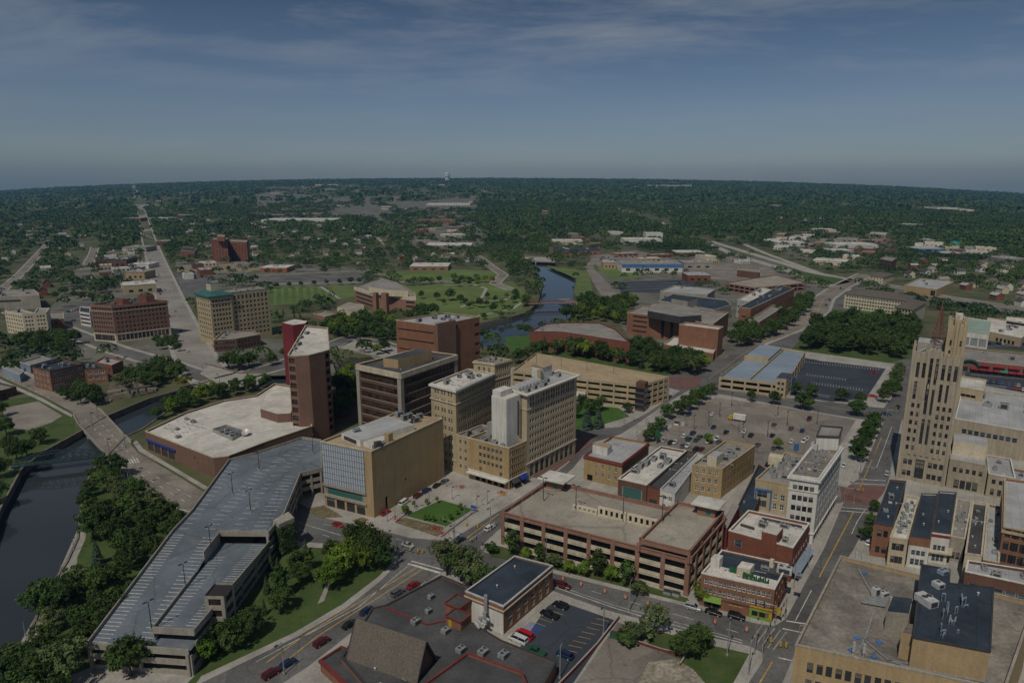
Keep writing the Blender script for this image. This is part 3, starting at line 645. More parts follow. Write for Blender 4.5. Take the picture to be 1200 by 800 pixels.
q=G(455.5,514,H+1); m=MB(); m.box(q[0],q[1],zr,zr+4.2,2.2,2.2,.95,0); m.build('chimney',['brick_tan'],root)
for (x,y,s) in ((468,488,2.8),(474,492,2.4),(480,490,2.2),(487,492,3),(492,488,2.2)): make_unit(root,*G(x,y,H+(1.5 if x<482 else 0)),H+1.56 if x<482 else zr,s,s*.8,2.2,.6)
q=G(418,505.5,H+1.5); make_unit(root,*q,H+1.56,2.6,2.,1,.6,'blue_roof'); q=G(443,523,H); make_unit(root,*q,zr,2.4,2.2,2.6,.6,'metal_dark'); q=G(449,519,H); make_unit(root,*q,zr,1.6,1.4,1.2,.6)

# ------------------------------------------------ dark banded office
H=HT((421,500),(420,428)); P=Q4(H,(419,427),(469,437.5),(534,416),(486,410))
fh=(H-4.6)/6
root,P,zr=bld('office_building','six storey office with brown glass bands and a tan rooftop box',P,H,'brick_dark','roof_dark',{
 0:[F_(10,R(2.6,fh,6,fh*.62),-.985,'bronze',1.2,2.2,rec=.35)],1:[F_(14,R(2.6,fh,6,fh*.62),-.985,'bronze',2.2,1.2,rec=.35)]},cop=None,vents=3,ac=2)
m=MB(); O_=inset(P,-.5)
for i in range(4):
    a,b=O_[i],O_[(i+1)%4]; m.wall(a,b,H-2.4,H+.2,1.,0)
m.build('fascia',['trim_cream'],root)
for i in (0,1,2): q=inset(P,.4)[i]; m=MB(); m.box(q[0],q[1],0,H-2.45,2.2,2.2,-.6,0); m.build('corner_pier',['concrete_wall'],root)
for j in range(6):
    for i in (0,1):
        a,b=lerp(P[i],P[(i+1)%4],.06),lerp(P[i],P[(i+1)%4],.94); m=MB(); m.wall(a,b,2.6+j*fh-.25,2.6+j*fh-.02,.5,0); m.build('sill_band',['concrete_wall'],root)
sub_box(root,Q4(H+3.6,(449,419.5),(466.5,421.5),(506,411.5),(490,408)),zr,H+3.6,'brick_tan','roof_dark')
# ------------------------------------------------ brick tower, red stair shaft and pale roofed hall
H=HT((387,508),(385,409)); P=[G(*a,H) for a in ((337,416),(346,417),(362,416),(380,411.5),(386,409.5),(384,384),(358,381))]
fh=(H-3)/10
root,P,zr=bld('office_tower','slim brown brick tower with blank front faces and slit window bays',P,H,'brick_brown','roof_white',{
 0:[F_(1,R(3.2,fh,10,fh*.62),-.86,'bronze',.2,.2,rec=.5)],3:[V_(1,R(3.2,fh,10,fh*.6),-.8,.3,.3,'balcony_opening')]},cop='trim_cream',ac=4,vents=3,seed=4)
H2=HT((333,462),(330,378)); 
m=MB(); Pm=[G(*a,H2) for a in ((330,378),(343,381),(358,379),(361,376),(345,374))]; foot(Pm)
rt=thing('stair_shaft','maroon windowless stair shaft behind the slim brown tower','stair tower',(*G(345,470),0)); m.prism(Pm,0,H2,0); w_=m.build('wall',['maroon'],rt); m=MB(); m.prism(inset(Pm,.4),H2-.02,H2+.08,0); m.build('roof',['roof_white'],rt)
H=HT((250,559),(251,535)); P=[G(*a,H) for a in ((170,505),(206,519),(250,536),(268,534),(310,518),(366,499),(340,452),(322,449),(300,463),(262,469),(217,483))]
root,P,zr=bld('civic_hall','low brick hall with broad white roof between bridge road and brown tower',P,H,'brick_brown','roof_white',{0:[V_(4,[(.3,4.4)],-.78,.6,1.6,'loading_bay','metal_dark')],1:[V_(1,[(5.2,.8)],1.2,3,None,'wall_vent')]},cop='trim_cream',ac=4,vents=12,seed=9,big=.9)
m=MB(); a,b=lerp(P[0],P[1],.04),lerp(P[0],P[1],.97)
dd=(Vector(b)-Vector(a)).normalized(); nn2=Vector((dd.y,-dd.x)); m.bar((a[0]+nn2.x*.3,a[1]+nn2.y*.3,5.3),(b[0]+nn2.x*.3,b[1]+nn2.y*.3,5.3),.7,.8,0); m.build('awning',['awning_blue'],root)
sub_box(root,[G(*a,H+3.5) for a in ((305,479),(325,485),(341,484),(345,470),(330,452),(311,463))],zr,H+3.5,'brick_brown','roof_white','drum')
pit=Q4(H+.9,(249,502),(272,512),(286,504),(265,497)); m=MB()
for i in range(4): m.wall(pit[i],pit[(i+1)%4],zr,zr+1.6,.25,0)
m.build('equipment_screen',['metal_gray'],root)
for s,t in ((.25,.3),(.5,.35),(.75,.4),(.3,.7),(.6,.7),(.8,.75)):
    q=lerp(lerp(pit[0],pit[1],s),lerp(pit[3],pit[2],s),t); make_unit(root,*q,zr,2.4,2,1.3,.5)
q=G(288,504,H+1.5); m=MB()
for k in range(10): 
    a0,a1=math.pi*2*k/10,math.pi*2*(k+1)/10
    m.face([(q[0],q[1],zr+1.1),(q[0]+1.8*math.cos(a0),q[1]+1.8*math.sin(a0)-.6,zr+1.7+.9*math.sin(a0)),(q[0]+1.8*math.cos(a1),q[1]+1.8*math.sin(a1)-.6,zr+1.7+.9*math.sin(a1))])
m.tube((q[0],q[1],zr),(q[0],q[1],zr+1.1),.15); m.build('satellite_dish',['metal_light'],root)
# ------------------------------------------------ brick office by the river
H=HT((562,430),(562,370)); P=Q4(H,(464,375),(512,381),(562,371),(520,366.5))
fh=(H-3)/5
root,P,zr=bld('office_building','red brick office with ribbon windows and blank stair pylon beside river',P,H,'brick_orange','roof_lightgray',{0:[V_(1,R(3.5,fh,5,.9),-.92,.6,1.5,'ribbon_window','glass_bronze')],1:[V_(1,R(3.2,fh,5,2.2),4.5,33,.6,'loggia','glass_bronze'),V_(1,[(H-4.5,2)],5,12,18,'louvre','metal_dark')]},cop='trim_cream',ac=6,vents=3,seed=3,big=1.3)
d=Vector(P[1])-Vector(P[0]); e=(Vector(P[2])-Vector(P[1])).normalized()
a=Vector(P[1]); u=d.normalized(); pb=[a-u*.2-e*1.2,a+u*1.6-e*1.2,a+u*1.6+e*14,a-u*.2+e*14]; m=MB(); m.prism([tuple(x) for x in pb],0,H+1.2,0); m.build('pylon',['brick_brown'],root)
# ------------------------------------------------ the tall hotel group
H=HT((536,554),(534,456.5)); P=Q4(H,(504.7,449),(534,456.5),(578,437),(549,432)); fh=(H-2.5)/9
WR=[(2.5+i*fh,fh*.52) for i in range(9)]
root,P,zr=bld('hotel_wing','tan classical office wing with ornate cornice and paired windows, left of white shaft',P,H,'tan_stone','roof_white',{0:[F_(3,WR,2.6,'cream',1.5,None,.5)],1:[F_(8,WR,2.7,'cream',1.6,1,.5)]},cop='white_wall',ac=6,vents=4,seed=5,cornice=[(H-1.1,.9,.7,'white_wall'),(H-6.6,.5,.4,'trim_cream'),(5.2,.4,.3,'trim_cream')])
Pt=Q4(H+4.2,(555,423),(579.5,426),(598.6,421),(575,417.5)); fo=foot(Pt); 
rt,_,_=bld('hotel_tower','tan stone penthouse tower rising behind the ornate classical office wing',Pt,H+4.2,'tan_stone','roof_tar',{0:[F_(3,[(H-.2,2.2)]+[(z,h) for z,h in WR],1.3,'cream',1.5)],1:[F_(3,[(H-.2,2.2)]+WR,2.4,'cream',1.2,None,.5)]},cop='trim_cream',ac=5,vents=2,seed=6,big=.8,cornice=[(H+3.4,.5,.4,'trim_cream'),(H-3.5,.5,.3,'trim_cream')])
H=HT((672,533),(676,438.7)); B1=G(617.6,461,H); 
P=Q4(H,(600,455.5),(617.6,461),(676,438.7),(655,434)); fh=(H-8)/9
MR=[(8+i*fh,fh*.55) for i in range(9)]
root,P,zr=bld('hotel','ten storey tan hotel with long window grid and white overhanging eaves',P,H,'lime_stone','roof_lightgray',{1:[F_(9,MR[:-2],2.9,'cream',1.6,None,.4),F_(9,[(MR[-2][0],fh*1.55)],2.9,'cream',1.6,None,.4),F_(9,[(1.2,5.4)],2.3,'shop',1.6)],0:[F_(1,MR,1.6,'cream',1)],2:[F_(4,MR,2.4,'cream',1.5)]},cop=None,ac=0,vents=4,seed=8,cornice=[(H-.6,.5,1.4,'white_wall'),(H-2*fh-.6,.5,.25,'trim_cream'),(7.2,.5,.35,'trim_cream')])
d1=(Vector(P[2])-Vector(P[1])).normalized(); d2=(Vector(P[3])-Vector(P[2])).normalized()
def hp(u,v,z=0): q=Vector(P[1])+d1*u+d2*v; return (q.x,q.y)
for k in range(7): m=MB(); a=hp(2+k*2.4,5.5); b=hp(2+k*2.4,10); m.bar((*a,zr+1.1),(*b,zr+1.1),1.1,1.3,0); m.build('cooling_duct',['metal_light'],root)
for u,v,s in ((4,3,2.2),(9,3.2,2),(15,3,2.6),(20,5,2),(30,6,2)): make_unit(root,*hp(u,v),zr,s,s*.8,1.6,.95)
o=sub_box(root,[hp(22,9),hp(29,9),hp(29,15),hp(22,15)],zr,zr+5.2,'white_wall','concrete_tan','elevator_house'); m=MB(); A_=[hp(21.6,8.6),hp(29.4,8.6),hp(29.4,15.4),hp(21.6,15.4)]; r1,r2=hp(21.6,12),hp(29.4,12)
m.face([(*A_[0],zr+5.2),(*A_[1],zr+5.2),(*r2,zr+6.6),(*r1,zr+6.6)]); m.face([(*A_[2],zr+5.2),(*A_[3],zr+5.2),(*r1,zr+6.6),(*r2,zr+6.6)]); m.face([(*A_[1],zr+5.2),(*A_[2],zr+5.2),(*r2,zr+6.6)]); m.face([(*A_[3],zr+5.2),(*A_[0],zr+5.2),(*r1,zr+6.6)]); m.build('pitched_roof',['concrete_tan'],root)
a=hp(20,9); m=MB(); m.tube((*a,zr),(*a,zr+4.8),1.,n=10); m.build('chimney',['tan_stone'],root)
HS=H+.6
Ps=Q4(HS-.4,(581.5,449.5),(603,453),(617.3,461),(596,457)); 
Hs=HT((588,548),(582,450)) if False else HS
Sf=[G(582,449.5,HS),G(604,453.5,HS)]; wv=Vector(Sf[1])-Vector(Sf[0]); back=-d2*-1
S2=[Sf[0],Sf[1],tuple(Vector(G(617.3,461.5,HS))+Vector((0,0))),]
sh=thing('elevator_shaft','tall blank white elevator shaft between the tan hotel and classical wing','elevator shaft',(*Sf[0],0)); 
a=Vector(P[1])-d1*.35; sp=[a+d2*11-d1*9,a-d1*9+d2*3.0,a+d2*3.0,a+d2*11]; sp=[tuple(x) for x in sp]
m=MB(); m.prism(sp,0,H-.8,0); m.build('wall',['white_wall'],sh); m=MB(); m.prism(inset(sp,.3),H-.81,H-.7,0); m.build('roof',['roof_white'],sh); foot(sp)
m=MB(); b=a-d1*2.0+d2*3.0; m.box(b.x-d2.x*.04,b.y-d2.y*.04,20,H-3,.1,1.3,math.atan2(d2.y,d2.x)+math.pi/2,0); m.build('slit_window',['glass_bronze'],sh)
sub_box(sh,[tuple(a+d2*10.7-d1*8.7),tuple(a+d2*6.2-d1*8.7),tuple(a+d2*6.2-d1*1.5),tuple(a+d2*10.7-d1*1.5)],H-.7,H+1.6,'white_wall','roof_white','shaft_head')
# five storey front
H=HT((596.7,574),(596,525)); c0,c1=Vector(G(549.5,560)),Vector(G(596.7,574)); c2=a-d1*.02; P=[tuple(c0),tuple(c1),tuple(c2),tuple(c0+(c2-c1))]; fh=(H-4.8)/4.2
root,P,zr=bld('hotel_annex','five storey tan front block with white base canopy facing the plaza lawn',P,H,'brick_yellow','roof_tar',{0:[F_(6,R(4.8+fh*1.05,fh,3,fh*.5),1.35,'gray',5,3),F_(6,[(4.9,fh*.5)],1.35,'gray',5,3,0,.2,(0,1,2,3) if False else (1,2,3,4)),V_(5,[(.3,2.6)],-.7,3,2,'shop_door')],1:[F_(7,R(4.8,fh,4,fh*.58),2.3,'cream',1.2,None,.3),F_(7,[(.4,3.2)],2.6,'shop',1)]},cop='trim_cream',ac=9,vents=4,seed=12,big=1.05,cornice=[(4.0,.4,.3,'white_wall')])
m=MB(); a,b=lerp(P[0],P[1],.02),lerp(P[0],P[1],.99); dd=(Vector(b)-Vector(a)).normalized(); nn2=Vector((dd.y,-dd.x)); m.bar((a[0]+nn2.x*1.2,a[1]+nn2.y*1.2,3.6),(b[0]+nn2.x*1.2,b[1]+nn2.y*1.2,3.6),2.4,.5,0); m.build('canopy',['white_wall'],root)
for t0,t1 in ((.05,.45),(.52,.95)):
    a,b=lerp(P[1],P[2],t0),lerp(P[1],P[2],t1); dd=(Vector(b)-Vector(a)).normalized(); nn2=Vector((dd.y,-dd.x)); m=MB()
    A0,A1=Vector(a)+nn2*.1,Vector(b)+nn2*.1; B0,B1=A0+nn2*2,A1+nn2*2
    m.face([(*B0,3.1),(*B1,3.1),(*A1,4.4),(*A0,4.4)]); m.face([(*B0,2.7),(*B1,2.7),(*B1,3.1),(*B0,3.1)]); m.face([(*A0,4.38),(*A1,4.38),(*B1,3.05),(*B0,3.05)]); m.build('awning',['awning_blue' if t0>.3 else 'trim_dark'],root)
u=(Vector(P[1])-Vector(P[0])).normalized(); v=(Vector(P[3])-Vector(P[0])).normalized(); o=Vector(P[0])
qq=lambda a,b: tuple(o+u*a+v*b)
sub_box(root,[qq(6,8),qq(16,8),qq(16,15),qq(6,15)],zr,zr+4,'white_wall','roof_lightgray','penthouse'); sub_box(root,[qq(1,10),qq(5.5,10),qq(5.5,16),qq(1,16)],zr,zr+5,'metal_gray','metal_gray','cooling_tower')
m=MB(); q1,q2=qq(-1.6,2),qq(-.2,2); m.tube((*q1,0),(*q1,H+2),.5,n=8); m.build('flue',['metal_dark'],root)
P2=[qq(-7.5,1),qq(-.15,1),qq(-.15,17),qq(-7.5,17)]
bld('link_building','narrow tan link block with a black flue pipe beside the front annex',P2,H-.5,'tan_stone','roof_tar',{0:[F_(2,R(3,3.6,4,1.6),1.1,'cream',1)]},ac=3,vents=1,seed=2)
Pg=[G(*a,12) for a in ((520,517),(529,515),(534,505),(520,500))]
bld('glass_link','low gray glazed link between the tan hall and the classical wing',Pg,11,'concrete_wall','roof_lightgray',{0:[F_(1,R(3.5,3.6,2,2.2),-.9,'blue',.2)],1:[F_(1,R(3.5,3.6,2,2.2),-.9,'blue',.2)]},ac=1)
# ------------------------------------------------ parking decks
def lampost(root_label,cat='street lamp'): pass
def deck_building(name,label,P,H,wall,deck,levels,bays,pier,group=None,sp=1.25,cop=None,spand=None):
    """storeys of open parking: piers, spandrel panels and floor slabs"""
    if area(P)<0: P=P[::-1]
    foot(P); n=len(P); c=(sum(p[0] for p in P)/n,sum(p[1] for p in P)/n,0); root=thing(name,label,'parking garage',c,0,group); fh=(H-1.1)/levels; spand=spand or wall
    I=inset(P,.6)
    for k in range(levels+1):
        z=k*fh
        if k: m=MB(); m.prism(I,z-.35,z,0,0,True); m.build('floor_slab' if k<levels else 'roof_deck',[deck],root)
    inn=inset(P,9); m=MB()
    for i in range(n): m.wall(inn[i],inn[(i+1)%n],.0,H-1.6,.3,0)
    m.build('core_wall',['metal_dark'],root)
    pm=MB()
    for i in range(n):
        p,q=Vector(P[i]),Vector(P[(i+1)%n]); Ln=(q-p).length; d=(q-p)/Ln; nb=bays[i] if i<len(bays) else 3; nn=Vector((d.y,-d.x))
        for j in range(nb+1):
            a=p+d*(Ln*j/nb); w=pier
            a=a+d*(w/2 if j==0 else -w/2 if j==nb else 0)-nn*.25
            m=MB(); m.box(a.x,a.y,0,H-.02,w,.62,math.atan2(d.y,d.x),0); m.build('pier',[wall],root)
        for k in range(levels+1):
            z=k*fh; zt=z+sp; zb=max(0,z-.45) if k else 0
            if k==levels: zt=H-.04
            m=MB(); m.wall(p-nn*.28+d*.05,q-nn*.28-d*.05,zb,zt,.24,0 if k==levels else 1); 
            if k<levels and spand!=wall:
                for r in range(2): m.wall(p-nn*.12+d*pier,q-nn*.12-d*pier,zb+.15+r*.55,zb+.45+r*.55,.14,1)
            m.build('spandrel',[wall,spand],root)
    if cop:
        m=MB()
        for i in range(n): m.wall(inset(P,.2)[i],inset(P,.2)[(i+1)%n],H-.03,H+.15,.6,0)
        m.build('coping',[cop],root)
    return root,P,levels*fh,fh
HU=14.6; H=HU-2.7; W_,S_,E_,N_=G(587,599.5,H),G(809,646,HU),G(850,600,HU),G(643,562,H)
P=[W_,S_,E_,(W_[0]+E_[0]-S_[0],W_[1]+E_[1]-S_[1])]; P[3]=lerp(P[3],N_,.6)
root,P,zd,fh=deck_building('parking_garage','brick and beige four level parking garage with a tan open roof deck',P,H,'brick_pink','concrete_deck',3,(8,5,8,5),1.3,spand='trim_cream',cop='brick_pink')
u=(Vector(P[1])-Vector(P[0])); v=(Vector(P[3])-Vector(P[0]))
gq=lambda s,t: tuple(Vector(P[0])+u*s+v*t)
m=MB(); # the pierced wall between the two roof runs
for s0,s1,zt in ((.28,.42,1.7),(.425,.58,3.0),(.585,.745,3.0)):
    a,b=gq(s0,.50),gq(s1,.50); Ln=math.dist(a,b); facade(m,a,b,zd,zd+zt,grid(Ln,5,[(zd+.5,zt-1.0)],-.48,.3),0,.6)
    dd=(Vector(b)-Vector(a)).normalized(); n2=Vector((-dd.y,dd.x)); a2,b2=Vector(a)+n2*1.1,Vector(b)+n2*1.1; facade(m,tuple(b2),tuple(a2),zd,zd+zt,[]); m.face([(*a,zd+zt),(*b,zd+zt),(*b2,zd+zt),(*a2,zd+zt)]); facade(m,tuple(a2),a,zd,zd+zt,[]); facade(m,b,tuple(b2),zd,zd+zt,[])
    vb=MB(); p0,p1=Vector(a)+n2*.62,Vector(b)+n2*.62; vb.face([(*p0,zd),(*p1,zd),(*p1,zd+zt-.02),(*p0,zd+zt-.02)]); vb.build('ramp_dark_backing',['dark_void'],root)  # dark sheet behind the holes, painted stand-in for the shade inside
m.build('ramp_wall',['cream_wall'],root)
zu=HU-1.1; UPD=[gq(.755,0),gq(1,0),gq(1,1),gq(.755,1)]; m=MB(); m.prism(inset(UPD,.35),zu-.4,zu,0,0,True); m.build('upper_deck',['concrete_deck'],root)
for i in range(4):
    a,b=UPD[i],UPD[(i+1)%4]; d_=(Vector(b)-Vector(a)).normalized(); n_=Vector((d_.y,-d_.x)); aa,bb=Vector(a)-n_*.25,Vector(b)-n_*.25
    m=MB(); m.wall(aa,bb,zu-.45,HU,.3,0); m.build('parapet',['brick_pink'],root)
    m=MB(); m.wall(aa,bb,HU-.02,HU+.16,.6,0); m.build('coping',['brick_pink'],root)
    for k in range(4 if i in (1,3) else 2):
        q=lerp(a,b,(k+.0)/(3. if i in (1,3) else 1.)); q=Vector(q)-n_*.25; m=MB(); m.box(q.x,q.y,H-1,zu-.4,1.3,.62,math.atan2(d_.y,d_.x)); m.build('pier',['brick_pink'],root)
m=MB()
for t0,t1 in ((.05,.18),(.33,.46),(.56,.69),(.84,.96)):
    for k in range(30):
        s=.03+.025*k
        if s>.74: break
        dash(m,[gq(s,t0),gq(s,t1)],.14,zd+.012,world=True)
m.build('stall_markings',['faded_paint'],root)
def stair_house(lb,Pr,z0,H,over):
    rt=thing('stair_house',lb,'stair house',(*Pr[0],z0)); m=MB(); ws=[]
    for i in range(4):
        Ln=math.dist(Pr[i],Pr[(i+1)%4]); h=grid(Ln,1,[(z0+.3,2.2)],-.5,Ln*.3,.3) if i in(0,1) else []; facade(m,Pr[i],Pr[(i+1)%4],z0,H,h); ws+=windows(rt,Pr[i],Pr[(i+1)%4],h,'green')
    m.build('wall',['brick_pink'],rt); put_windows(rt,ws); m=MB(); m.prism(inset(Pr,-over),H,H+.45,0,0,True); m.build('canopy_roof',['roof_white'],rt)
stair_house('brick stair house under a flat white canopy on the garage near the hotel',[gq(.02,.86),gq(.115,.86),gq(.115,.995),gq(.02,.995)],zd,zd+3.8,2.2)
stair_house('brick stair house under a flat white canopy on the garage near the red alley',[gq(.885,.86),gq(.975,.86),gq(.975,.995),gq(.885,.995)],zu,zu+3.8,1.6)
lamp_roof=[(gq(.30,.50),zd),(gq(.565,.50),zd),(gq(.77,.50),zu),(gq(.1,.52),zd)]
# beige garage behind the hotel
H=HT((752,479),(752,450)); P=Q4(H,(600,434),(752,451),(785,441),(628,413)); 
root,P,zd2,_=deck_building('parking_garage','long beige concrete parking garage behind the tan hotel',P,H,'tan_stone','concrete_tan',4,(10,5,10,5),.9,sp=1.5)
m=MB(); a,b=lerp(P[0],P[3],.5),lerp(P[1],P[2],.5); m.wall(a,lerp(a,b,.9),zd2,zd2+1.3,.4,0); m.build('parapet',['tan_stone'],root)
q=inset(P,-.3)[1]; m=MB(); m.box(q[0],q[1],0,H+2,5,5,-.55,0); st=m.build('stair_tower',['brick_dark'],root); m=MB()
for k in range(4): m.box(q[0],q[1],1.5+k*3.1,3.6+k*3.1,5.1,5.1,-.55,0)
m.build('glazing',['glass_blue'],st)
lamp_beige=[(lerp(a,b,t),zd2) for t in (.1,.3,.5,.7)]
bld('office_annex','small white annex with blue ribbon windows beside the beige garage',Q4(7,(672,466),(686,462),(686,455),(676,452)),7,'white_wall','roof_white',{0:[F_(2,R(.8,3.2,2,1.6),-.9,'blue',.3)],1:[F_(3,R(.8,3.2,2,1.6),-.9,'blue',.3)]})
# blue roofed garage across the lot
H=HT((921,463),(919,437)) ; H=HT((843,456),(843,441)); P=Q4(H,(843,441),(921,450),(944,412),(890,405))
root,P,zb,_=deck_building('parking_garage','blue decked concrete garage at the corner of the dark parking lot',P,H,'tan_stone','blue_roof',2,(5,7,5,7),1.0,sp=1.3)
uu=(Vector(P[1])-Vector(P[0])); vv2=(Vector(P[3])-Vector(P[0])); bq=lambda s,t: tuple(Vector(P[0])+uu*s+vv2*t)
m=MB(); m.prism([bq(.02,.55),bq(.42,.55),bq(.42,.97),bq(.02,.97)],zb,zb+2.2,0,1); m.build('upper_deck',['blue_roof','tan_stone'],root)
m=MB(); m.wall(bq(.45,.03),bq(.45,.97),zb,zb+1.5,.5,0); m.wall(bq(.02,.55),bq(.42,.55),zb,zb+3.2,.5,0); m.build('parapet',['tan_stone'],root)
ct=[bq(.86,-.02),bq(1.01,-.02),bq(1.01,.14),bq(.86,.14)]; m=MB()
for i in range(4): facade(m,ct[i],ct[(i+1)%4],0,H+3.5,grid(math.dist(ct[i],ct[(i+1)%4]),2,R(1,3.2,3,1.7),-.6,.6) if i<2 else [])
tw=m.build('stair_tower',['tan_stone'],root); m=MB(); m.prism(inset(ct,.3),.2,H+3.3,0); m.build('glazing',['glass'],tw)
m=MB(); m.wall(bq(1.012,.15),bq(1.012,.26),.5,H-.5,.2,0); m.build('blue_panel',['blue_wall'],root)
# ------------------------------------------------ the long blue deck at the river
zl=HT((226,792),(221.5,764)); zh=zl+3.3
root=thing('parking_deck','long split level parking deck with blue roof running along the wooded riverbank','parking garage',(*G(226,792),0))
def A3(px,py,z): a=G(px,py,z); return Vector((a[0],a[1],z))
NL,NR=A3(102.5,756,zl),A3(221.5,764.5,zl); NM=NL+(NR-NL)*.635
FL,FM=A3(203,623,zh),A3(257,625,zh); FR=A3(315,625.5,zh)
LB=[NL,NM,FM,FL]                                   # rises away
r0,r1=A3(179,738,zh),A3(227.5,741,zh); RB=[r0,r1,Vector((FR.x,FR.y,zl)),Vector((FM.x,FM.y,zl))]   # rises towards the street
UP=[FL,FM,FR,A3(333,603,zh),A3(352,556,zh),A3(377,550,zh),A3(376,517,zh),A3(354,514,zh),A3(300,532,zh),A3(269,540,zh),A3(225,600,zh)]
OUT=[NL,NR,FR,UP[3],UP[4],UP[5],UP[6],UP[7],UP[8],UP[9],UP[10],FL]; foot([(p.x,p.y) for p in OUT])
m=MB(); m.face(LB); m.face(RB); m.face(UP); m.face([NM+Vector((0,0,-.01)),NR+Vector((0,0,-.01)),Vector((FR.x,FR.y,zl-.01)),Vector((FM.x,FM.y,zl-.01))]); m.build('roof_deck',['blue_deck'],root)
m=MB(); OP=[(p.x,p.y) for p in OUT]; m.face([(p[0],p[1],zl-3.4) for p in inset(OP,.5)]); m.face([(p[0],p[1],.16) for p in inset(OP,.5)]); m.build('floor_slab',['concrete_deck'],root)
m=MB(); m.face([(p.x,p.y,zh-.4) for p in UP[::-1]]); m.build('slab_underside',['concrete_wall'],root)
def slope_wall(m,a,b,dn,up,t=.3,mi=0):
    d=Vector((b.x-a.x,b.y-a.y)).normalized(); n=Vector((-d.y,d.x,0))*t/2; a=Vector(a);b=Vector(b); D=Vector((0,0,-dn));U=Vector((0,0,up))
    for s in (1,-1):
        q=[a+D+n*s,b+D+n*s,b+U+n*s,a+U+n*s]; m.face(q if s<0 else q[::-1],mi)
    m.face([a+U-n,b+U-n,b+U+n,a+U+n],mi); m.face([a+D-n,a+D+n,a+U+n,a+U-n],mi); m.face([b+D+n,b+D-n,b+U-n,b+U+n],mi); m.face([a+D+n,b+D+n,b+D-n,a+D-n],mi)
for a,b in ((NL,NR),(FL,NL),(UP[10],FL),(UP[9],UP[10]),(UP[8],UP[9]),(UP[7],UP[8]),(UP[6],UP[7]),(UP[5],UP[6]),(UP[4],UP[5]),(UP[3],UP[4]),(FR,UP[3]),(FM,FR),(r0,r1)):
    m=MB(); slope_wall(m,a,b,.8,1.0); m.build('parapet',['concrete_wall'],root)
m=MB(); slope_wall(m,r1,RB[2],.8,1.0); slope_wall(m,Vector((r1.x,r1.y,zl)),RB[2]+Vector((0,0,-.2)),.6,.7); m.build('parapet',['concrete_wall'],root)
dv0=lerp(LB[1],LB[2],.12); dv1=lerp(LB[1],LB[2],.72); m=MB(); slope_wall(m,r0,Vector((*lerp(r0,RB[3],.58)[:2],lerp(r0,RB[3],.58)[2])),2.6,.95); m.build('divider_wall',['concrete_wall'],root)
m=MB(); slope_wall(m,Vector(lerp(r0,RB[3],.72)),RB[3]+Vector((0,0,0)),.3,3.9); m.build('divider_wall',['concrete_wall'],root)
# lower storey bands and piers round the outside
for i in range(len(OP)):
    a,b=Vector(OP[i]),Vector(OP[(i+1)%len(OP)]); Ln=(b-a).length; d=(b-a).normalized(); nn=Vector((-d.y,d.x))*.35
    top=[zl if i in (0,11) else zh][0]
    for z0,z1 in ((0.,1.3),(zl-3.9,zl-2.3))+(((zh-4.3,zh-2.9),) if 2<=i<=10 else ()):
        m=MB(); 
        if i in (3,4,5) and z0<1: continue
        m.wall(a+nn+d*.1,b+nn-d*.1,z0,z1,.25,0); m.build('spandrel',['concrete_wall'],root)
    k=max(2,int(Ln/9))
    for j in range(k+1):
        q=a+d*(Ln*j/k)+nn*1.3; m=MB(); m.box(q.x,q.y,0,(zl if i in (0,11) else zh)-.9 if i!=1 else zl-.3,.7,.7,math.atan2(d.y,d.x),0); m.build('pier',['concrete_wall'],root)
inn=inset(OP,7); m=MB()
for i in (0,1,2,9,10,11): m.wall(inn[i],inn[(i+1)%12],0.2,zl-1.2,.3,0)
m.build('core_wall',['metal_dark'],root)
# stair towers
c0=Vector(OP[1]).lerp(Vector(OP[2]),.30); e=(Vector(OP[2])-Vector(OP[1])).normalized(); n0=Vector((e.y,-e.x))
tp=[c0-e*3-n0*1.5,c0-e*3+n0*3.6,c0+e*3+n0*3.6,c0+e*3-n0*1.5]; tp=ccw([tuple(x) for x in tp]); m=MB()
for i in range(4): facade(m,tp[i],tp[(i+1)%4],0,zh+4,grid(math.dist(tp[i],tp[(i+1)%4]),1,R(1.2,3.3,4,2),-.8,.5),0)
tw=m.build('stair_tower',['concrete_wall'],root); m=MB(); m.prism(inset(tp,.35),.1,zh+3.6,0); m.build('glazing',['glass_bronze'],tw)
tp=[(p.x,p.y) for p in (A3(320,611,zh+1),A3(327,616,zh+1),A3(345,608,zh+1),A3(338,601,zh+1))]; m=MB(); m.prism(ccw(tp),0,zh+1.6,0); iv=m.build('stair_tower',['concrete_wall'],root)
IVY=tp
m=MB(); rr=random.Random(3)
def bil(Qd,s,t): return Vector(Qd[0])*(1-s)*(1-t)+Vector(Qd[1])*s*(1-t)+Vector(Qd[2])*s*t+Vector(Qd[3])*(1-s)*t
def stall_row(Qd,s0,s1,n,t0=0.03,t1=.97):
    for k in range(n):
        t=t0+(t1-t0)*k/(n-1); a,b=bil(Qd,s0,t),bil(Qd,s1,t); dd=(bil(Qd,s0,min(1,t+.01))-bil(Qd,s0,max(0,t-.01))).normalized()*.1; z=Vector((0,0,.02))
        q=[a-dd+z,b-dd+z,b+dd+z,a+dd+z]; q=q if (q[1]-q[0]).cross(q[2]-q[0]).z>0 else q[::-1]; m.face(q)
stall_row(LB,.03,.27,34); stall_row(LB,.70,.96,26,.08,.95); stall_row(RB,.05,.32,22,.05,.8); stall_row(RB,.68,.96,34)
UQ=[A3(207,622,zh),A3(262,622,zh),A3(330,552,zh),A3(269,541,zh)]; stall_row(UQ,.03,.22,16); stall_row(UQ,.55,.78,16); 
UQ2=[A3(268,623,zh),A3(314,623,zh),A3(348,557,zh),A3(318,555,zh)]; stall_row(UQ2,.55,.95,16); stall_row(UQ2,.0,.25,12)
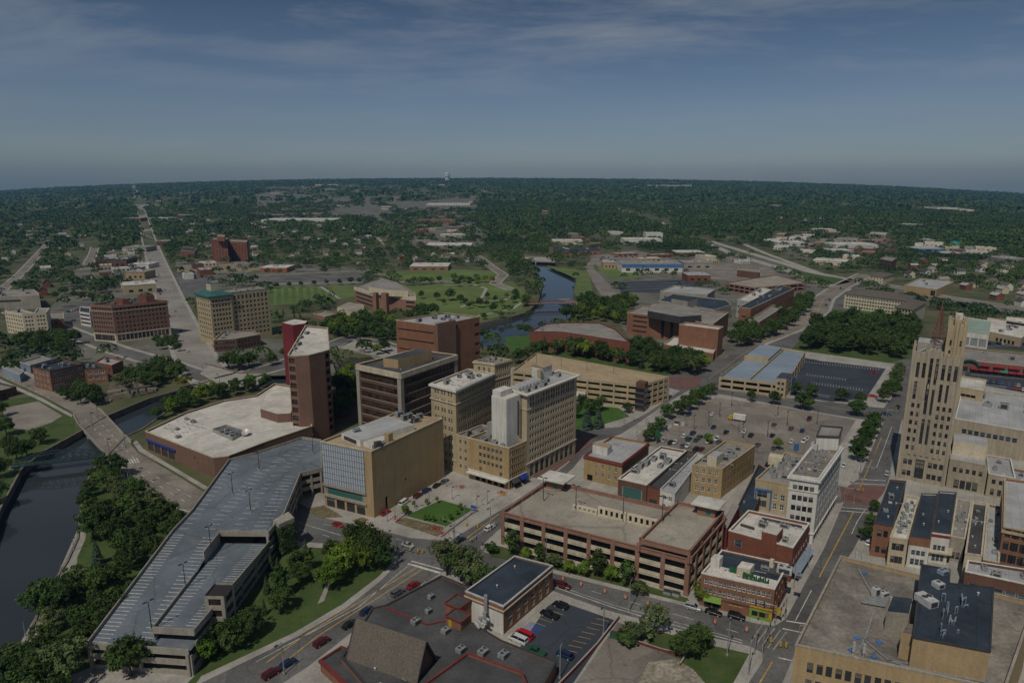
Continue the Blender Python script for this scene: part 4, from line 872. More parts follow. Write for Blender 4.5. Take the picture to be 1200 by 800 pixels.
UQ3=[A3(300,551,zh),A3(345,553,zh),A3(374,519,zh),A3(355,516,zh)]; stall_row(UQ3,.55,.8,9); stall_row(UQ3,.1,.35,9)
m.build('stall_markings',['white_paint'],root)
def up(x,y): return (A3(x,y,zh).x,A3(x,y,zh).y)
lamp_blue=[(up(273,579),zh),(up(247,640),zh-1.2),(up(217,683),zh-2.),(up(178,738),zh),(up(304,551),zh),(up(367,531),zh),(up(294,600),zh)]
# ------------------------------------------------ the row between the garage and the car park
H=10.5; bld('shop_building','two storey tan brick shop with gray roof and white rooftop bulkhead, behind garage',Q4(H,(684.6,533.5),(729,543.5),(760.5,519),(717,511.5)),H,'brick_yellow','roof_lightgray',{0:[F_(4,[(2.6,1.9),(6.4,1.9)],1.15,'white',4,1),V_(1,[(.2,2.6)],2.4,1,12,'shop_door')]},cop='trim_red',ac=0,vents=5,seed=3,cornice=[(H-1.2,.8,.3,'trim_red')])
ob=bpy.data.objects; rt=[o for o in ob if o.name.startswith('shop_building') and not o.parent][-1]
q0=G(695,533,H); sub_box(rt,Q4(H+3,(694.5,520),(712,524),(717,519.5),(701,516)),H-.8,H+2.6,'white_wall','concrete_tan','roof_bulkhead')
for a,b in (((731,543.5),(762,519.8)),): 
    pass
H=9; bld('shop_building','low shop with clean white roof and rooftop units, glass corner entry',Q4(H,(724.5,560.5),(758,568),(804.5,528),(774.5,522.5)),H,'brick_dark','roof_white',{0:[F_(1,[(1,5.5)],8,'green',5,5)]},cop='white_wall',ac=7,vents=6,seed=21,big=1.25)
H=8.5; bld('shop_building','narrow flat shop with a black roof between white and gray roofs',Q4(H,(759,569),(773,572.5),(816,530.5),(805,528)),H,'brick_red','roof_dark',{0:[F_(1,[(.6,3)],-.8,'shop',.5)]},cop='trim_dark',vents=3,seed=5)
H=8.5; bld('shop_building','narrow gray roofed shop with white front beside the tan four storey block',Q4(H,(773.5,573),(791,578),(825,533),(816.5,530.5)),H,'white_wall','roof_lightgray',{0:[F_(2,[(.6,2.6),(5,1.6)],1.5,'white',.6)],1:[F_(3,[(4,1.4)],1.,'dark',3)]},cop='metal_light',ac=2,vents=3,seed=6)
H=HT((850,583),(847,548)); root,P,zr=bld('loft_building','four storey tan brick loft with ragged roof plant and small square windows',Q4(H,(811,544),(847,549),(885,522),(850,516)),H,'brick_yellow','roof_gray',{0:[F_(4,R(2,3.6,4,1.9),1.35,'white',1)],1:[F_(9,R(2,3.6,4,1.3),1.1,'dark',2)]},cop='tan_stone',ac=7,vents=4,seed=31,big=1.1)
sub_box(root,Q4(H+3.2,(829,533),(840,535),(848,529),(838,527)),zr,H+3,'cream_wall','roof_lightgray')
H=5; bld('shop_building','low black roofed shed filling the narrow alley right of the tan loft',Q4(H,(862,598),(880,604),(905,555),(889,544)),H,'brick_dark','roof_blueblack',{0:[V_(1,[(.2,3)],-.6,.5,None,'roller_door')]},cop='trim_dark',vents=2,seed=2)
H=HT((886,610),(885.5,566)); H=12; root,P,zr=bld('office_building','three storey tan office with a blue window surround and pipe covered roof',Q4(H,(885.5,561),(925,568),(957,537),(921,529)),H,'tan_stone','roof_gray',{0:[F_(1,[(1.5,2.6),(5.2,2.6)],3.6,'blue',.8,7),F_(2,[(1.5,2.4),(5.2,2.4)],1.6,'white',6,.6)]},cop='tan_stone',ac=11,vents=5,seed=14,big=1.15)
m=MB(); a,b=lerp(P[0],P[1],.04),lerp(P[0],P[1],.5); dd=(Vector(b)-Vector(a)).normalized(); nn2=Vector((dd.y,-dd.x))*.12; A_=[(a[0]+nn2.x,a[1]+nn2.y),(b[0]+nn2.x,b[1]+nn2.y)]
m.bar((*A_[0],8.3),(*A_[1],8.3),.3,.8); m.bar((*A_[0],.8),(*A_[0],8.6),.5,.3); m.bar((*A_[1],.8),(*A_[1],8.6),.5,.3); m.build('window_surround',['blue_wall'],root)
q=G(909,541,H); m=MB(); m.box(q[0],q[1],zr,zr+3.4,5,4,-.55,0); m.build('penthouse',['cream_wall'],root)
q=G(933,530,H); m=MB(); m.bar((q[0],q[1],zr),(q[0],q[1],zr+4),.2,.2); m.bar((q[0]-1,q[1],zr+3),(q[0]+1,q[1]+.6,zr+3),.5,3,0); m.build('roof_sign',['blue_wall'],root)
H=HT((954,637),(960,560)); P=Q4(H,(926,556),(960,560.5),(984.5,538.5),(962,527)); P=Q4(H,(926,556),(960,561),(987,523),(955,519)); 
root,P,zr=bld('office_building','six storey white terracotta office block with a pale rooftop penthouse',P,H,'white_wall','roof_tar',{0:[F_(4,R(4.2,(H-5)/5.2,5,1.9),1.35,'dark',1),F_(3,[(.4,3)],-.8,'shop',.8)],1:[F_(8,R(4.2,(H-5)/5.2,5,1.9),1.5,'dark',1.4),F_(8,[(.5,3)],2.4,'shop',1.4)]},cop='white_wall',ac=4,vents=5,seed=17,cornice=[(H-1.2,.8,.7,'white_wall'),(3.8,.4,.3,'white_wall'),(H-5.2,.4,.25,'white_wall')])
Pp=Q4(H+4,(957,512),(983,513),(987,502),(962,500)); o=sub_box(root,Pp,zr,H+4,'white_wall','roof_gray'); m=MB()
for i in range(4): m.wall(Pp[i],Pp[(i+1)%4],H+3.9,H+4.7,.4,0)
m.build('parapet',['trim_dark'],o)
q=G(955,523,H); make_unit(root,*q,zr,3.4,2.2,2.2,.95,'metal_light'); q=G(971,521,H); make_unit(root,*q,zr,2.2,2.2,2.6,.95,'metal_dark')
H=HT((925,682),(929,641)); root,P,zr=bld('brick_building','two storey red brick building with a stained white roof and stepped block',Q4(H,(854,621),(929.5,641.5),(949,612.5),(877,597.5)),H,'brick_red','roof_white',{0:[F_(2,[(H-4.8,2.4)],2.4,'gray',3,16)],1:[F_(6,[(1.2,2),(5.6,2.2)],1.5,'white',1)]},cop='white_wall',ac=3,vents=6,seed=22,wmats=None)
m=MB(); a,b=lerp(P[0],P[1],.52),lerp(P[0],P[1],.75); dd=(Vector(P[3])-Vector(P[0])).normalized(); bb=[(a[0],a[1]),(b[0],b[1]),(b[0]+dd.x*6,b[1]+dd.y*6),(a[0]+dd.x*6,a[1]+dd.y*6)]; sub_box(root,[tuple(Vector(x)-dd*.15) for x in bb],H-5,H+2.6,'brick_red','roof_white','roof_block')
m=MB(); a,b=P[1],lerp(P[1],P[2],.98); dd=(Vector(b)-Vector(a)).normalized(); n2=Vector((dd.y,-dd.x)); A0,A1=Vector(a)+n2*.1,Vector(b)+n2*.1; B0,B1=A0+n2*2.2,A1+n2*2.2
m.face([(*B0,3.0),(*B1,3.0),(*A1,4.0),(*A0,4.0)]); m.face([(*A0,3.98),(*A1,3.98),(*B1,2.95),(*B0,2.95)]); m.build('awning',['blue_roof'],root)
sub_box(root,Q4(5.5,(845,625),(852,627),(866,600),(858,597)),0,8,'maroon','roof_gray','rear_wing')
for (xa,ya,xb,yb) in ((868,613,884,618),(893,606,940,616)):
    m=MB(); a,b=G(xa,ya,H),G(xb,yb,H); m.wall(a,b,zr,zr+.8,.5,0); m.build('roof_curb',['trim_dark'],root)
H=HT((900,726),(906,687)); P=Q4(H,(822,671),(908,690),(924,661),(846,644)); 
root,P,zr=bld('corner_store','three storey brown brick corner store with bright green and yellow shopfront',P,H,'brick_orange','roof_blueblack',{0:[F_(1,R(H-3.1,-3.,2,1.7),2.2,'white',1,26.2) if False else F_(7,[(H-3.1,1.75),(H-6.0,1.75)],2.3,'white',.8,None,.35),V_(3,[(2.2,.9)],1.3,8,8,'blocked_window','brick_yellow')],1:[F_(4,[(H-3.1,1.75),(H-6.,1.75)],1.3,'white',1),F_(3,[(.5,2.2)],1.6,'shop',1)]},cop='white_wall',par=.5,ac=0,vents=5,seed=23,cornice=[(H-7.1,.3,.2,'brick_dark')])
d0=(Vector(P[1])-Vector(P[0])).normalized(); e0=(Vector(P[3])-Vector(P[0])).normalized(); n0=Vector((d0.y,-d0.x)); LL=math.dist(P[0],P[1])
cp=lambda s,t:(P[0][0]+d0.x*s+e0.x*t,P[0][1]+d0.y*s+e0.y*t)
m=MB(); m.face([(*cp(.4,.4),zr+.03),(*cp(LL-.4,.4),zr+.03),(*cp(LL-.4,5.6),zr+.03),(*cp(.4,7),zr+.03)]); m.build('white_roof_strip',['roof_white'],root)
sub_box(root,[cp(.6,5),cp(3,5),cp(3,8),cp(.6,8)],zr,zr+3,'white_wall','roof_white','chimney_block'); sub_box(root,[cp(8.5,3),cp(12,3),cp(12,7),cp(8.5,7)],zr,zr+3,'cream_wall','roof_white','roof_bulkhead'); sub_box(root,[cp(LL-5,12),cp(LL-4,12),cp(LL-4,13),cp(LL-5,13)],zr,zr+2.6,'cream_wall','cream_wall','chimney')
for k in range(4): make_vent(root,*cp(5+.8*k,5),zr); 
make_unit(root,*cp(19,11),zr,4,2.4,1.8,-.5,'metal_light'); make_unit(root,*cp(23,10),zr,1.8,1.4,1.,-.5); make_unit(root,*cp(14,10.5),zr,2.4,1.4,1.,-.5)
m=MB(); q=cp(16.5,11); m.box(q[0],q[1],zr+.02,zr+.06,7,4,-.5,0); m.build('tar_patch',['roof_dark'],root)
def panel(s0,s1,z0,z1,mat,name,out=.1):
    m=MB(); a=cp(s0,-.0);b=cp(s1,-.0); A_=(a[0]+n0.x*out,a[1]+n0.y*out);B_=(b[0]+n0.x*out,b[1]+n0.y*out); m.bar((*A_,(z0+z1)/2),(*B_,(z0+z1)/2),.16,z1-z0,0); return m.build(name,[mat],root)
panel(LL-6,LL-.1,3.1,3.9,'yellow','shop_fascia'); panel(LL-6,LL-.1,.1,1.0,'lime_green','stall_riser'); panel(LL-6,LL-.1,2.5,3.1,'lime_green','shop_sign_band',.06); panel(LL-.9,LL-.1,1,2.6,'yellow','corner_post')
for s in (LL-4.6,LL-2.6): panel(s-.75,s+.75,1.1,2.45,'car_glass','shop_window',.12)
panel(LL-5.9,LL-5.4,1,2.6,'lime_green','shop_pier',.1)
m=MB(); a0=cp(1.2,-.1); b0=cp(6,-.1); o2=n0*1.3
m.face([(a0[0]+o2.x,a0[1]+o2.y,2.7),(b0[0]+o2.x,b0[1]+o2.y,2.7),(*b0,3.9),(*a0,3.9)]); m.face([(*a0,3.88),(*b0,3.88),(b0[0]+o2.x,b0[1]+o2.y,2.66),(a0[0]+o2.x,a0[1]+o2.y,2.66)]); m.build('awning',['lime_green'],root)
for s in (2.3,4.6): panel(s-.9,s+.9,.2,2.5,'car_glass','shop_window',.05)
m=MB(); e1=(Vector(P[2])-Vector(P[1])).normalized(); n1=Vector((e1.y,-e1.x)); a=Vector(P[1])+e1*.8+n1*.2
m.face([(*a,2.6),(*(a+n1*1.9),2.6),(*(a+n1*1.9),4.6),(*a,4.6)]); m.face([(*(a+e1*.15),2.6),(*(a+e1*.15),4.6),(*(a+n1*1.9+e1*.15),4.6),(*(a+n1*1.9+e1*.15),2.6)]); m.bar((*(a+n1*.95+e1*.07),4.6),(*(a+n1*.95+e1*.07),4.66),1.9,.16); m.build('hanging_sign',['yellow'],root)
def letters(root,txt,o3,ux,size,mat,name='lettering',thick=.12,up=(0,0,1)):
    """raised letters: text turned to a mesh"""
    c=bpy.data.curves.new(name,'FONT'); c.body=txt; c.size=size; c.extrude=thick/2; ob=bpy.data.objects.new(name,c); COL.objects.link(ob); dg=bpy.context.evaluated_depsgraph_get(); me=bpy.data.meshes.new_from_object(ob.evaluated_get(dg)); bpy.data.objects.remove(ob)
    me.materials.clear(); me.materials.append(MT[mat]); o=bpy.data.objects.new(name,me); COL.objects.link(o); x=Vector((*ux,0)).normalized(); u_=Vector(up).normalized(); n=x.cross(u_)
    X=Matrix((( x.x,u_.x,n.x,0),(x.y,u_.y,n.y,0),(x.z,u_.z,n.z,0),(0,0,0,1)))
    if root: o.parent=root; q=ORG[root.name]; X=Matrix.Translation((o3[0]-q[0],o3[1]-q[1],o3[2]-q[2]))@X
    else: X=Matrix.Translation(o3)@X
    o.matrix_local=X; return o
def sign_strip(s0,t,n,seed):
    """a run of cut-out green letter shapes standing on the roof (too small in the photo to be read)"""
    r=random.Random(seed); m=MB(); x=s0
    for k in range(n):
        w=r.uniform(.75,1.15); hh=r.uniform(1.25,1.5)+(.45 if k==0 else 0)
        a=cp(x,t); m.bar((*a,zr+.5),(*a,zr+.5+hh),.34,.24); b=cp(x+w*.72,t); m.bar((*b,zr+.5),(*b,zr+.5+hh*r.uniform(.7,1)),.34,.24)
        z=zr+.5+hh*r.choice((.15,.5,.85)); m.bar((*a,z),(*b,z),.24,.34)
        if r.random()<.5: m.bar((*a,zr+.6),(*b,zr+.5+hh*.85),.24,.3)
        x+=w+.16
    m.build('roof_lettering',['sign_green'],root)
sign_strip(LL-13.2,4.4,6,4); sign_strip(LL-9.0,2.5,6,9)
m=MB()
for s0,s1,t in ((LL-13.6,LL-7.4,4.5),(LL-9.3,LL-3.4,2.6)):
    m.bar((*cp(s0,t),zr+.55),(*cp(s1,t),zr+.55),.1,.15); 
    for k in range(5): m.bar((*cp(s0+(s1-s0)*k/4,t),zr),(*cp(s0+(s1-s0)*k/4,t),zr+1.6),.1,.1)
m.build('sign_frame',['rust'],root)
# ------------------------------------------------ church block
H=HT((590,743),(590,710)); root,P,zr=bld('brick_building','two storey brick building with dark blue roof and white painted rear wall',Q4(H,(545,692.5),(590,710.5),(648,662.5),(603,651)),H,'brick_orange','roof_blueblack',{1:[F_(6,[(H-5.0,3.2)],2.1,'bay',1.2),F_(6,[(1.0,2.5)],2.1,'bay',1.2)]},cop='metal_light',par=.5,vents=2,seed=41,cornice=[(H-1.6,.35,.25,'trim_cream')])
m=MB(); a,b=P[0],P[1]; dd=(Vector(b)-Vector(a)).normalized(); n2=Vector((dd.y,-dd.x))*.06; m.face([(a[0]+n2.x,a[1]+n2.y,.1),(b[0]+n2.x,b[1]+n2.y,.1),(b[0]+n2.x,b[1]+n2.y,H-2.2),(a[0]+n2.x,a[1]+n2.y,H-2.2)]); m.build('painted_wall',['white_wall'],root)
e=(Vector(P[1])-Vector(P[0])).normalized(); w=(Vector(P[0])-Vector(P[3])).normalized(); o=Vector(P[0]); bp=lambda s,t: tuple(o+e*s+w*t)
cr_=MB()
for f0,h0 in (((bp(-3.4,-5),bp(.5,-.2),),6.2),):
    pass
bx1=sub_box(root,[bp(-2.6,.15),bp(2.2,.15),bp(2.2,5.2),bp(-2.6,5.2)],0,6.6,'brick_orange','roof_dark','rear_wing'); m=MB()
Pb=[bp(-2.7,.1),bp(2.3,.1),bp(2.3,5.3),bp(-2.7,5.3)]
for i in range(4): m.wall(ccw(Pb)[i],ccw(Pb)[(i+1)%4],6.5,7.0,.3,0)
m.build('coping',['trim_red'],bx1)
bx2=sub_box(root,[bp(1.2,5.4),bp(6.2,5.4),bp(6.2,9.4),bp(1.2,9.4)],0,6.4,'brick_orange','roof_dark','rear_wing'); m=MB(); Pb=[bp(1.1,5.3),bp(6.3,5.3),bp(6.3,9.5),bp(1.1,9.5)]
for i in range(4): m.wall(ccw(Pb)[i],ccw(Pb)[(i+1)%4],6.3,6.8,.3,0)
m.build('coping',['trim_red'],bx2)
m=MB(); a=bp(2.2,9.46); b=bp(3.2,9.46); m.wall(a,b,3.8,6,.1,0); m.build('door',['yellow'],bx2)
for s,t,z0,z1 in ((7.6,.8,4,10.5),(8.4,2.4,4,6.6),(8.0,3.8,4,5.6)): q=bp(s,t); m=MB(); m.bar((*q,z0),(*q,z1),.9,.9); m.build('air_duct',['metal_gray'],root)
for k in range(4): m=MB(); m.bar((*bp(7.2+.2*k,2+k*1.2),4.6+.1*k),(*bp(10,2.4+k*1.4),4.8),.5,.5); m.build('air_duct',['metal_light'],root)
HC1=4.2
Pc=[G(*a,HC1) for a in ((415,714),(450,711),(512,676),(552,688),(545,735),(590,757),(625,770),(668,775),(655,803),(600,850),(480,900),(395,800),(398,740))]
Pl=[G(*a,HC1) for a in ((436,712),(453,708),(517,674),(556,690),(541,722),(588,750),(652,775),(641,796),(560,900),(452,830),(400,770))]
if area(Pl)<0: Pl=Pl[::-1]
root,P,zr=bld('church_building','low black roofed church with red trim under a steep gray gable roof',Pl,HC1,'brick_orange','roof_dark',{},cop='metal_dark',par=.3,ac=0,vents=9,seed=51)
for x,y,s in ((487,729,2.2),(522,740,2.0),(540,762,2.2),(566,765,2.4),(590,768,2.4),(505,700,1.6),(502,717,1.5)): make_unit(root,*G(x,y,HC1),zr,s,s*.8,1.3,.9,'metal_gray')
m=MB()
for a,b in (((453,711),(501,731)),((501,731),(541,722))): m.wall(G(*a,HC1),G(*b,HC1),zr,zr+.35,.4,0)
m.build('roof_curb',['trim_red'],root)
HG=HT((401,772),(415,715))
# the steep gable: ridge and eaves in place
ZE=3.7; E0,E1,E2=[Vector((*G(a,b,ZE),0)) for a,b in ((401.5,771),(484,801),(517,776))]; mid=(E1+E2)/2; half=(E2-E1).length/2
zR=HT(PX(mid.x,mid.y,0),(0,751)); R1=mid; R0=E0+(mid-E1); ax=(R1-R0); nrm=Vector((-ax.y,ax.x,0)).normalized(); a1=ax.normalized(); Lr=ax.length
def gpt(s,side,z): q=R0+a1*s+nrm*(half*side); return (q.x,q.y,z)
sgn=1
rA,rB=(R0.x,R0.y,zR),(R1.x,R1.y,zR); m=MB()
for sd in (1,-1):
    q=[gpt(0,sd,ZE),gpt(Lr,sd,ZE),rB,rA]; m.face(q if sd==sgn and False else q); 
m.build('gable_roof',['shingle'],root)
m=MB(); ins=.8
for s_,fl in ((ins,1),(Lr-ins,0)):
    a,b,c=gpt(s_,.95,ZE),gpt(s_,-.95,ZE),((R0+a1*s_).x,(R0+a1*s_).y,zR-.5); m.face([a,b,c])
m.build('gable_wall',['brick_brown'],root)
m=MB()
for sd in (1,-1):
    for s_ in (0,Lr): m.bar(gpt(s_,sd,ZE-.1),((R0+a1*s_).x,(R0+a1*s_).y,zR-.1),.25,.4)
    m.bar(gpt(0,sd,ZE-.1),gpt(Lr,sd,ZE-.1),.3,.4)
m.build('verge_board',['trim_dark'],root)
# lower hall in front with its red edge
Pl2=[G(*a,3.4) for a in ((375,773),(400,757),(480,790),(500,830),(470,860))]
bld('church_porch','low flat entrance porch with a thick red fascia below the gable',Pl2,3.4,'brick_orange','roof_dark',{},cop='trim_red',par=.3,vents=0,cornice=[(2.7,.7,.35,'trim_red')])
Pr2=[G(*a,5.6) for a in ((478,812),(540,870),(640,826),(612,786),(548,764))]
Pr2=[G(*a,5.6) for a in ((498,800),(540,900),(640,860),(612,787),(548,764.5))]
bld('church_hall','raised flat gray roof hall with a red parapet rim, bottom centre',Pr2,5.6,'brick_orange','roof_dark',{},cop='trim_red',par=.6,vents=1,seed=3,cornice=[(5.0,.5,.15,'trim_red')])
# ------------------------------------------------ bottom right block
lc=G(942,745); H=19.
P=Q4(H,(932,755),(1185,815),(1190,700),(985,651)); P=[G(932,755,H),G(1178,808,H),G(1213,706,H),G(985,651,H)]
root,P,zr=bld('theater_building','large tan building with a weathered gravel roof and tall dark penthouse',P,H,'brick_tan','roof_tar',{0:[F_(9,[(H-6.2,2.6),(H-10.5,2.6),(H-14.5,2.6)],3.2,'tall',2.5,None,.7)],3:[]},cop='concrete_wall',par=1.0,ac=0,vents=4,seed=61)
m=MB(); a,b=P[0],lerp(P[0],P[1],.12); dd=(Vector(b)-Vector(a)).normalized(); n2=Vector((dd.y,-dd.x)); 
Hp=H+6.2; Pp=[G(*a,Hp) for a in ((1070,747),(1160,764),(1164,689),(1112,684),(1113,668),(1080,662))]
ph=sub_box(root,Pp,zr,Hp,'brick_tan','roof_blueblack'); Pp=ccw(Pp); m=MB()
for i in range(len(Pp)): m.wall(Pp[i],Pp[(i+1)%len(Pp)],Hp-.02,Hp+.35,.35,0)
m.build('parapet',['metal_dark'],ph)
ph2=sub_box(root,[G(*a,Hp-2) for a in ((1039,715),(1066,718),(1070,700),(1046,697))],zr,Hp-2.2,'concrete_wall','roof_blueblack','stair_house')
sub_box(root,[G(*a,H+6) for a in ((1057,737),(1072,740),(1075,728),(1063,726))],zr,H+5.2,'brick_tan','roof_tar','penthouse_wing')
make_unit(root,*G(1085,707,Hp),Hp,2.6,4.2,1.8,.3,'metal_light'); make_unit(root,*G(1099,688,Hp),Hp,2,2,1.4,.3,'metal_light'); make_vent(root,*G(1146,697,Hp),Hp); make_unit(root,*G(1105,672,Hp),Hp,2.4,1.6,1.1,.4,'blue_roof')
rr=random.Random(8)
for k in range(16):
    x,y=rr.uniform(1100,1130),rr.uniform(704,744); q=G(x,y,Hp); x2,y2=(x+rr.uniform(-9,9),y+rr.uniform(-3,3)) if k%2 else (x+rr.uniform(-3,3),y+rr.uniform(-12,12)); q2=G(x2,y2,Hp); z=Hp+rr.uniform(.6,2.2)
    m=MB(); m.tube((*q,z),(*q2,z),.16,n=6); m.bar((*q,Hp),(*q,z),.12); m.bar((*q2,Hp),(*q2,z),.12); m.build('pipe_run',['blue_roof'],ph)
def runs(pts,z,mat='metal_gray',w=.35,name='cable_tray'):
    m=MB(); P_=[G(a,b,H) for a,b in pts]
    for a,b in zip(P_,P_[1:]): m.bar((*a,z),(*b,z),w,.25)
    m.build(name,[mat],root)
runs([(1006,663),(1015,680),(1022,692)],zr+.3); runs([(1024,715),(1014,745),(1005,762)],zr+.3); runs([(1013,746),(1042,770),(1068,774)],zr+.3); runs([(1042,770),(1070,779),(1165,797)],zr+.3)
for k in range(6): runs([(1009+k*3,703-k*1.2),(1038+k,708-k*1.5)],zr+.6+.15*k,'metal_gray',.5)
make_unit(root,*G(1026,697,H),zr,1.6,1.4,3,.3,'metal_light'); make_unit(root,*G(1036,698,H),zr,2.2,1.4,2.2,.3,'metal_light')
for x,y in ((1000,762),(1012,764),(1003,655),(1010,657)): q=G(x,y,H); m=MB(); m.tube((*q,zr),(*q,zr+1),.12); m.bar((*q,zr+.8),(*q,zr+3.2),.5,.35); m.build('antenna_panel',['metal_light'],root)
for x,y in ((1005,743),(998,757),(1031,748),(1025,765),(1013,668)): q=G(x,y,H); m=MB(); m.box(q[0],q[1],zr,zr+.25,1.2,1.0,.3); m.build('skylight',['blue_wall'],root)
m=MB(); q=G(1056,779,H); m.tube((*q,zr),(*q,zr+.8),.4,.25); m.build('roof_vent',['metal_light'],root)
bld('shop_building','long low pale roofed shop behind the tall penthouse, right edge',[G(*a,9) for a in ((1131,669),(1230,690),(1236,672),(1134,656))],9,'brick_dark','roof_lightgray',{0:[F_(6,[(3.5,2.2)],2.6,'gray',1)]},cop='white_wall',ac=3,vents=2,seed=6)
# ------------------------------------------------ brick row on the right
H=HT((1019,651),(1024,613)); 
ORG_H=H
root,P,zr=bld('brick_building','orange brick corner building with a long dark roof by the street trees',Q4(H,(1024,613),(1047,616.5),(1062,563.5),(1043,562)),H,'brick_orange','roof_blueblack',{0:[F_(2,[(H-4.3,2.3),(1.6,2.3)],1.3,'dark',1)],3:[F_(8,[(H-4.3,2.3)],1.2,'dark',1)]},cop='trim_dark',par=.4,ac=2,vents=3,seed=71)
root,P,zr=bld('row_building','narrow pale stone row building with a cluttered white roof of units',Q4(H-1,(1043,629),(1064,632),(1077,583),(1062,580)),H-1,'lime_stone','roof_white',{0:[F_(3,[(H-5.2,2.4),(2,2.4)],1.1,'dark',.8)]},cop='trim_cream',ac=16,vents=6,seed=72,big=.62)
root,P,zr=bld('row_building','blue roofed row building with gray storefront bands, left of its matching twin',Q4(H-1,(1066.5,628),(1090.5,631.5),(1099,578.5),(1080,578)),H-1,'white_wall','roof_blueblack',{0:[F_(3,[(4.4,1.7),(1,2.2)],-.85,'gray',.8)]},cop='trim_dark',par=.4,vents=2,seed=73,cornice=[(H-3.8,2.7,.12,'brick_orange')])
root,P,zr=bld('row_building','blue roofed row building with a red and white upper front and awning',Q4(H-.6,(1092.5,622),(1114,625),(1121,577),(1100,575.5)),H-.6,'white_wall','roof_blueblack',{0:[F_(3,[(4.6,1.8),(.8,2.4)],-.85,'gray',.8)]},cop='trim_dark',par=.4,vents=2,seed=74,cornice=[(4.0,.4,1.2,'trim_cream'),(H-2.4,.9,.1,'trim_red')])
bld('row_building','low gray roofed row building between blue and black roofs',Q4(H-3,(1114,628),(1131,631),(1139,588),(1121,584)),H-3,'concrete_wall','roof_gray',{0:[F_(2,[(1,2.4)],-.8,'shop',.6)]},cop='trim_cream',ac=3,vents=3,seed=75,big=.7)
bld('row_building','narrow black roofed row building with pale scattered vents',Q4(H-2,(1131,648),(1151,651),(1157,589.5),(1140,587)),H-2,'cream_wall','roof_dark',{0:[F_(2,[(1,2.4)],-.8,'shop',.6)]},cop='trim_cream',ac=3,vents=4,seed=76,big=.6)
bld('row_building','light gravel roofed row building beside the big brick block',Q4(H-3,(1152,655),(1171,659),(1174,594),(1158,590)),H-3,'brick_orange','roof_lightgray',{},cop='trim_cream',ac=4,vents=3,seed=77,big=.7)
H=17; root,P,zr=bld('brick_building','large orange brick block with tall grouped windows and gray roof, right edge',Q4(H,(1176,617),(1290,640),(1290,575),(1177,560)),H,'brick_orange','roof_lightgray',{0:[F_(9,R(1.5,4.1,4,2.8),3.2,'tall',1,None,.3)],3:[]},cop='tan_stone',ac=2,vents=3,seed=78,cornice=[(H-1.8,.8,.35,'tan_stone')])
# ------------------------------------------------ the stone tower
HB=HT((1051,560),(1070,415)); fr=[G(1051,560),G(1105,570.5)]
d=(Vector(fr[1])-Vector(fr[0])).normalized(); nb=Vector((-d.y,d.x)); LT=math.dist(*fr); DP=21.
T=lambda s,t:(fr[0][0]+d.x*s+nb.x*t,fr[0][1]+d.y*s+nb.y*t)
PT=[T(0,0),T(LT,0),T(LT,DP),T(0,DP)]; HM=HB+.3
fl=3.55; z0=6.2
RW=[(z0+7+i*fl,1.9) for i in range(int((HM-20)/fl))]
cw=LT/7.2
tall=[(HM-9.5,6.2)]
def towerh(cols,rows,w=1.25): return lambda Ln:[(Ln*c-w/2,z,Ln*c+w/2,z+h) for c in cols for z,h in rows]
cA=(.13,.235,.665,.775,.90); cM=(.40,.50)
mid=[(z0+10+i*12.5,10.6) for i in range(3)]
fac0=[dict(h=towerh(cA,RW[:-3]+[],1.2),k='dark',rec=.35),dict(h=towerh(cM,mid,1.3),k='tall',rec=.35),dict(h=towerh((.13,.26,.40,.53,.66,.79,.91),tall,1.25),k='tall',rec=.4),dict(h=towerh(cA,[(2,2.3),(6.8,2.3)],1.4),k='dark',rec=.3),dict(h=towerh((.45,),[(1.5,8.2)],3.2),k='tall',rec=.5),dict(h=towerh((.13,.34,.45,.665,.8),[(HM-18.5,7.4)],1.2),k='tall',rec=.4)]
fac1=[dict(h=towerh((.2,.38,.56,.74,.9),RW[:-3],1.2),k='dark',rec=.35),dict(h=towerh((.15,.32,.5,.68,.85),tall,1.2),k='tall',rec=.4)]
FOOTL=len(FOOT)
root,P,zr=bld('stone_tower','tall limestone art deco tower with slim vertical windows and stepped crown',PT,HM,'tower_stone','roof_tar',{0:fac0,1:fac1,3:fac1},cop=None,par=1.2,ac=3,vents=0,seed=81,depth=.5)
for s in (0,.19,.32,.455,.58,.72,.845,1):
    for (f,dep) in ((0,0),):
        q=T(LT*s,-.18); m=MB(); m.box(q[0]-nb.x*-.12,q[1]-nb.y*-.12,0 if s in(0,1) else 11.5,HM+(1.0 if s in (0,1) else 1.8 if .3<s<.6 else .7),.95,.75,math.atan2(d.y,d.x),0); m.build('pilaster',['tower_stone'],root)
for t in (.06,.27,.48,.7,.93):
    q=T(LT+.18,DP*t); m=MB(); m.box(q[0],q[1],0,HM+1.5,.75,.95,math.atan2(d.y,d.x),0); m.build('pilaster',['tower_stone'],root)
    q=T(-.18,DP*t); m=MB(); m.box(q[0],q[1],0,HM+1.5,.75,.95,math.atan2(d.y,d.x),0); m.build('pilaster',['tower_stone'],root)
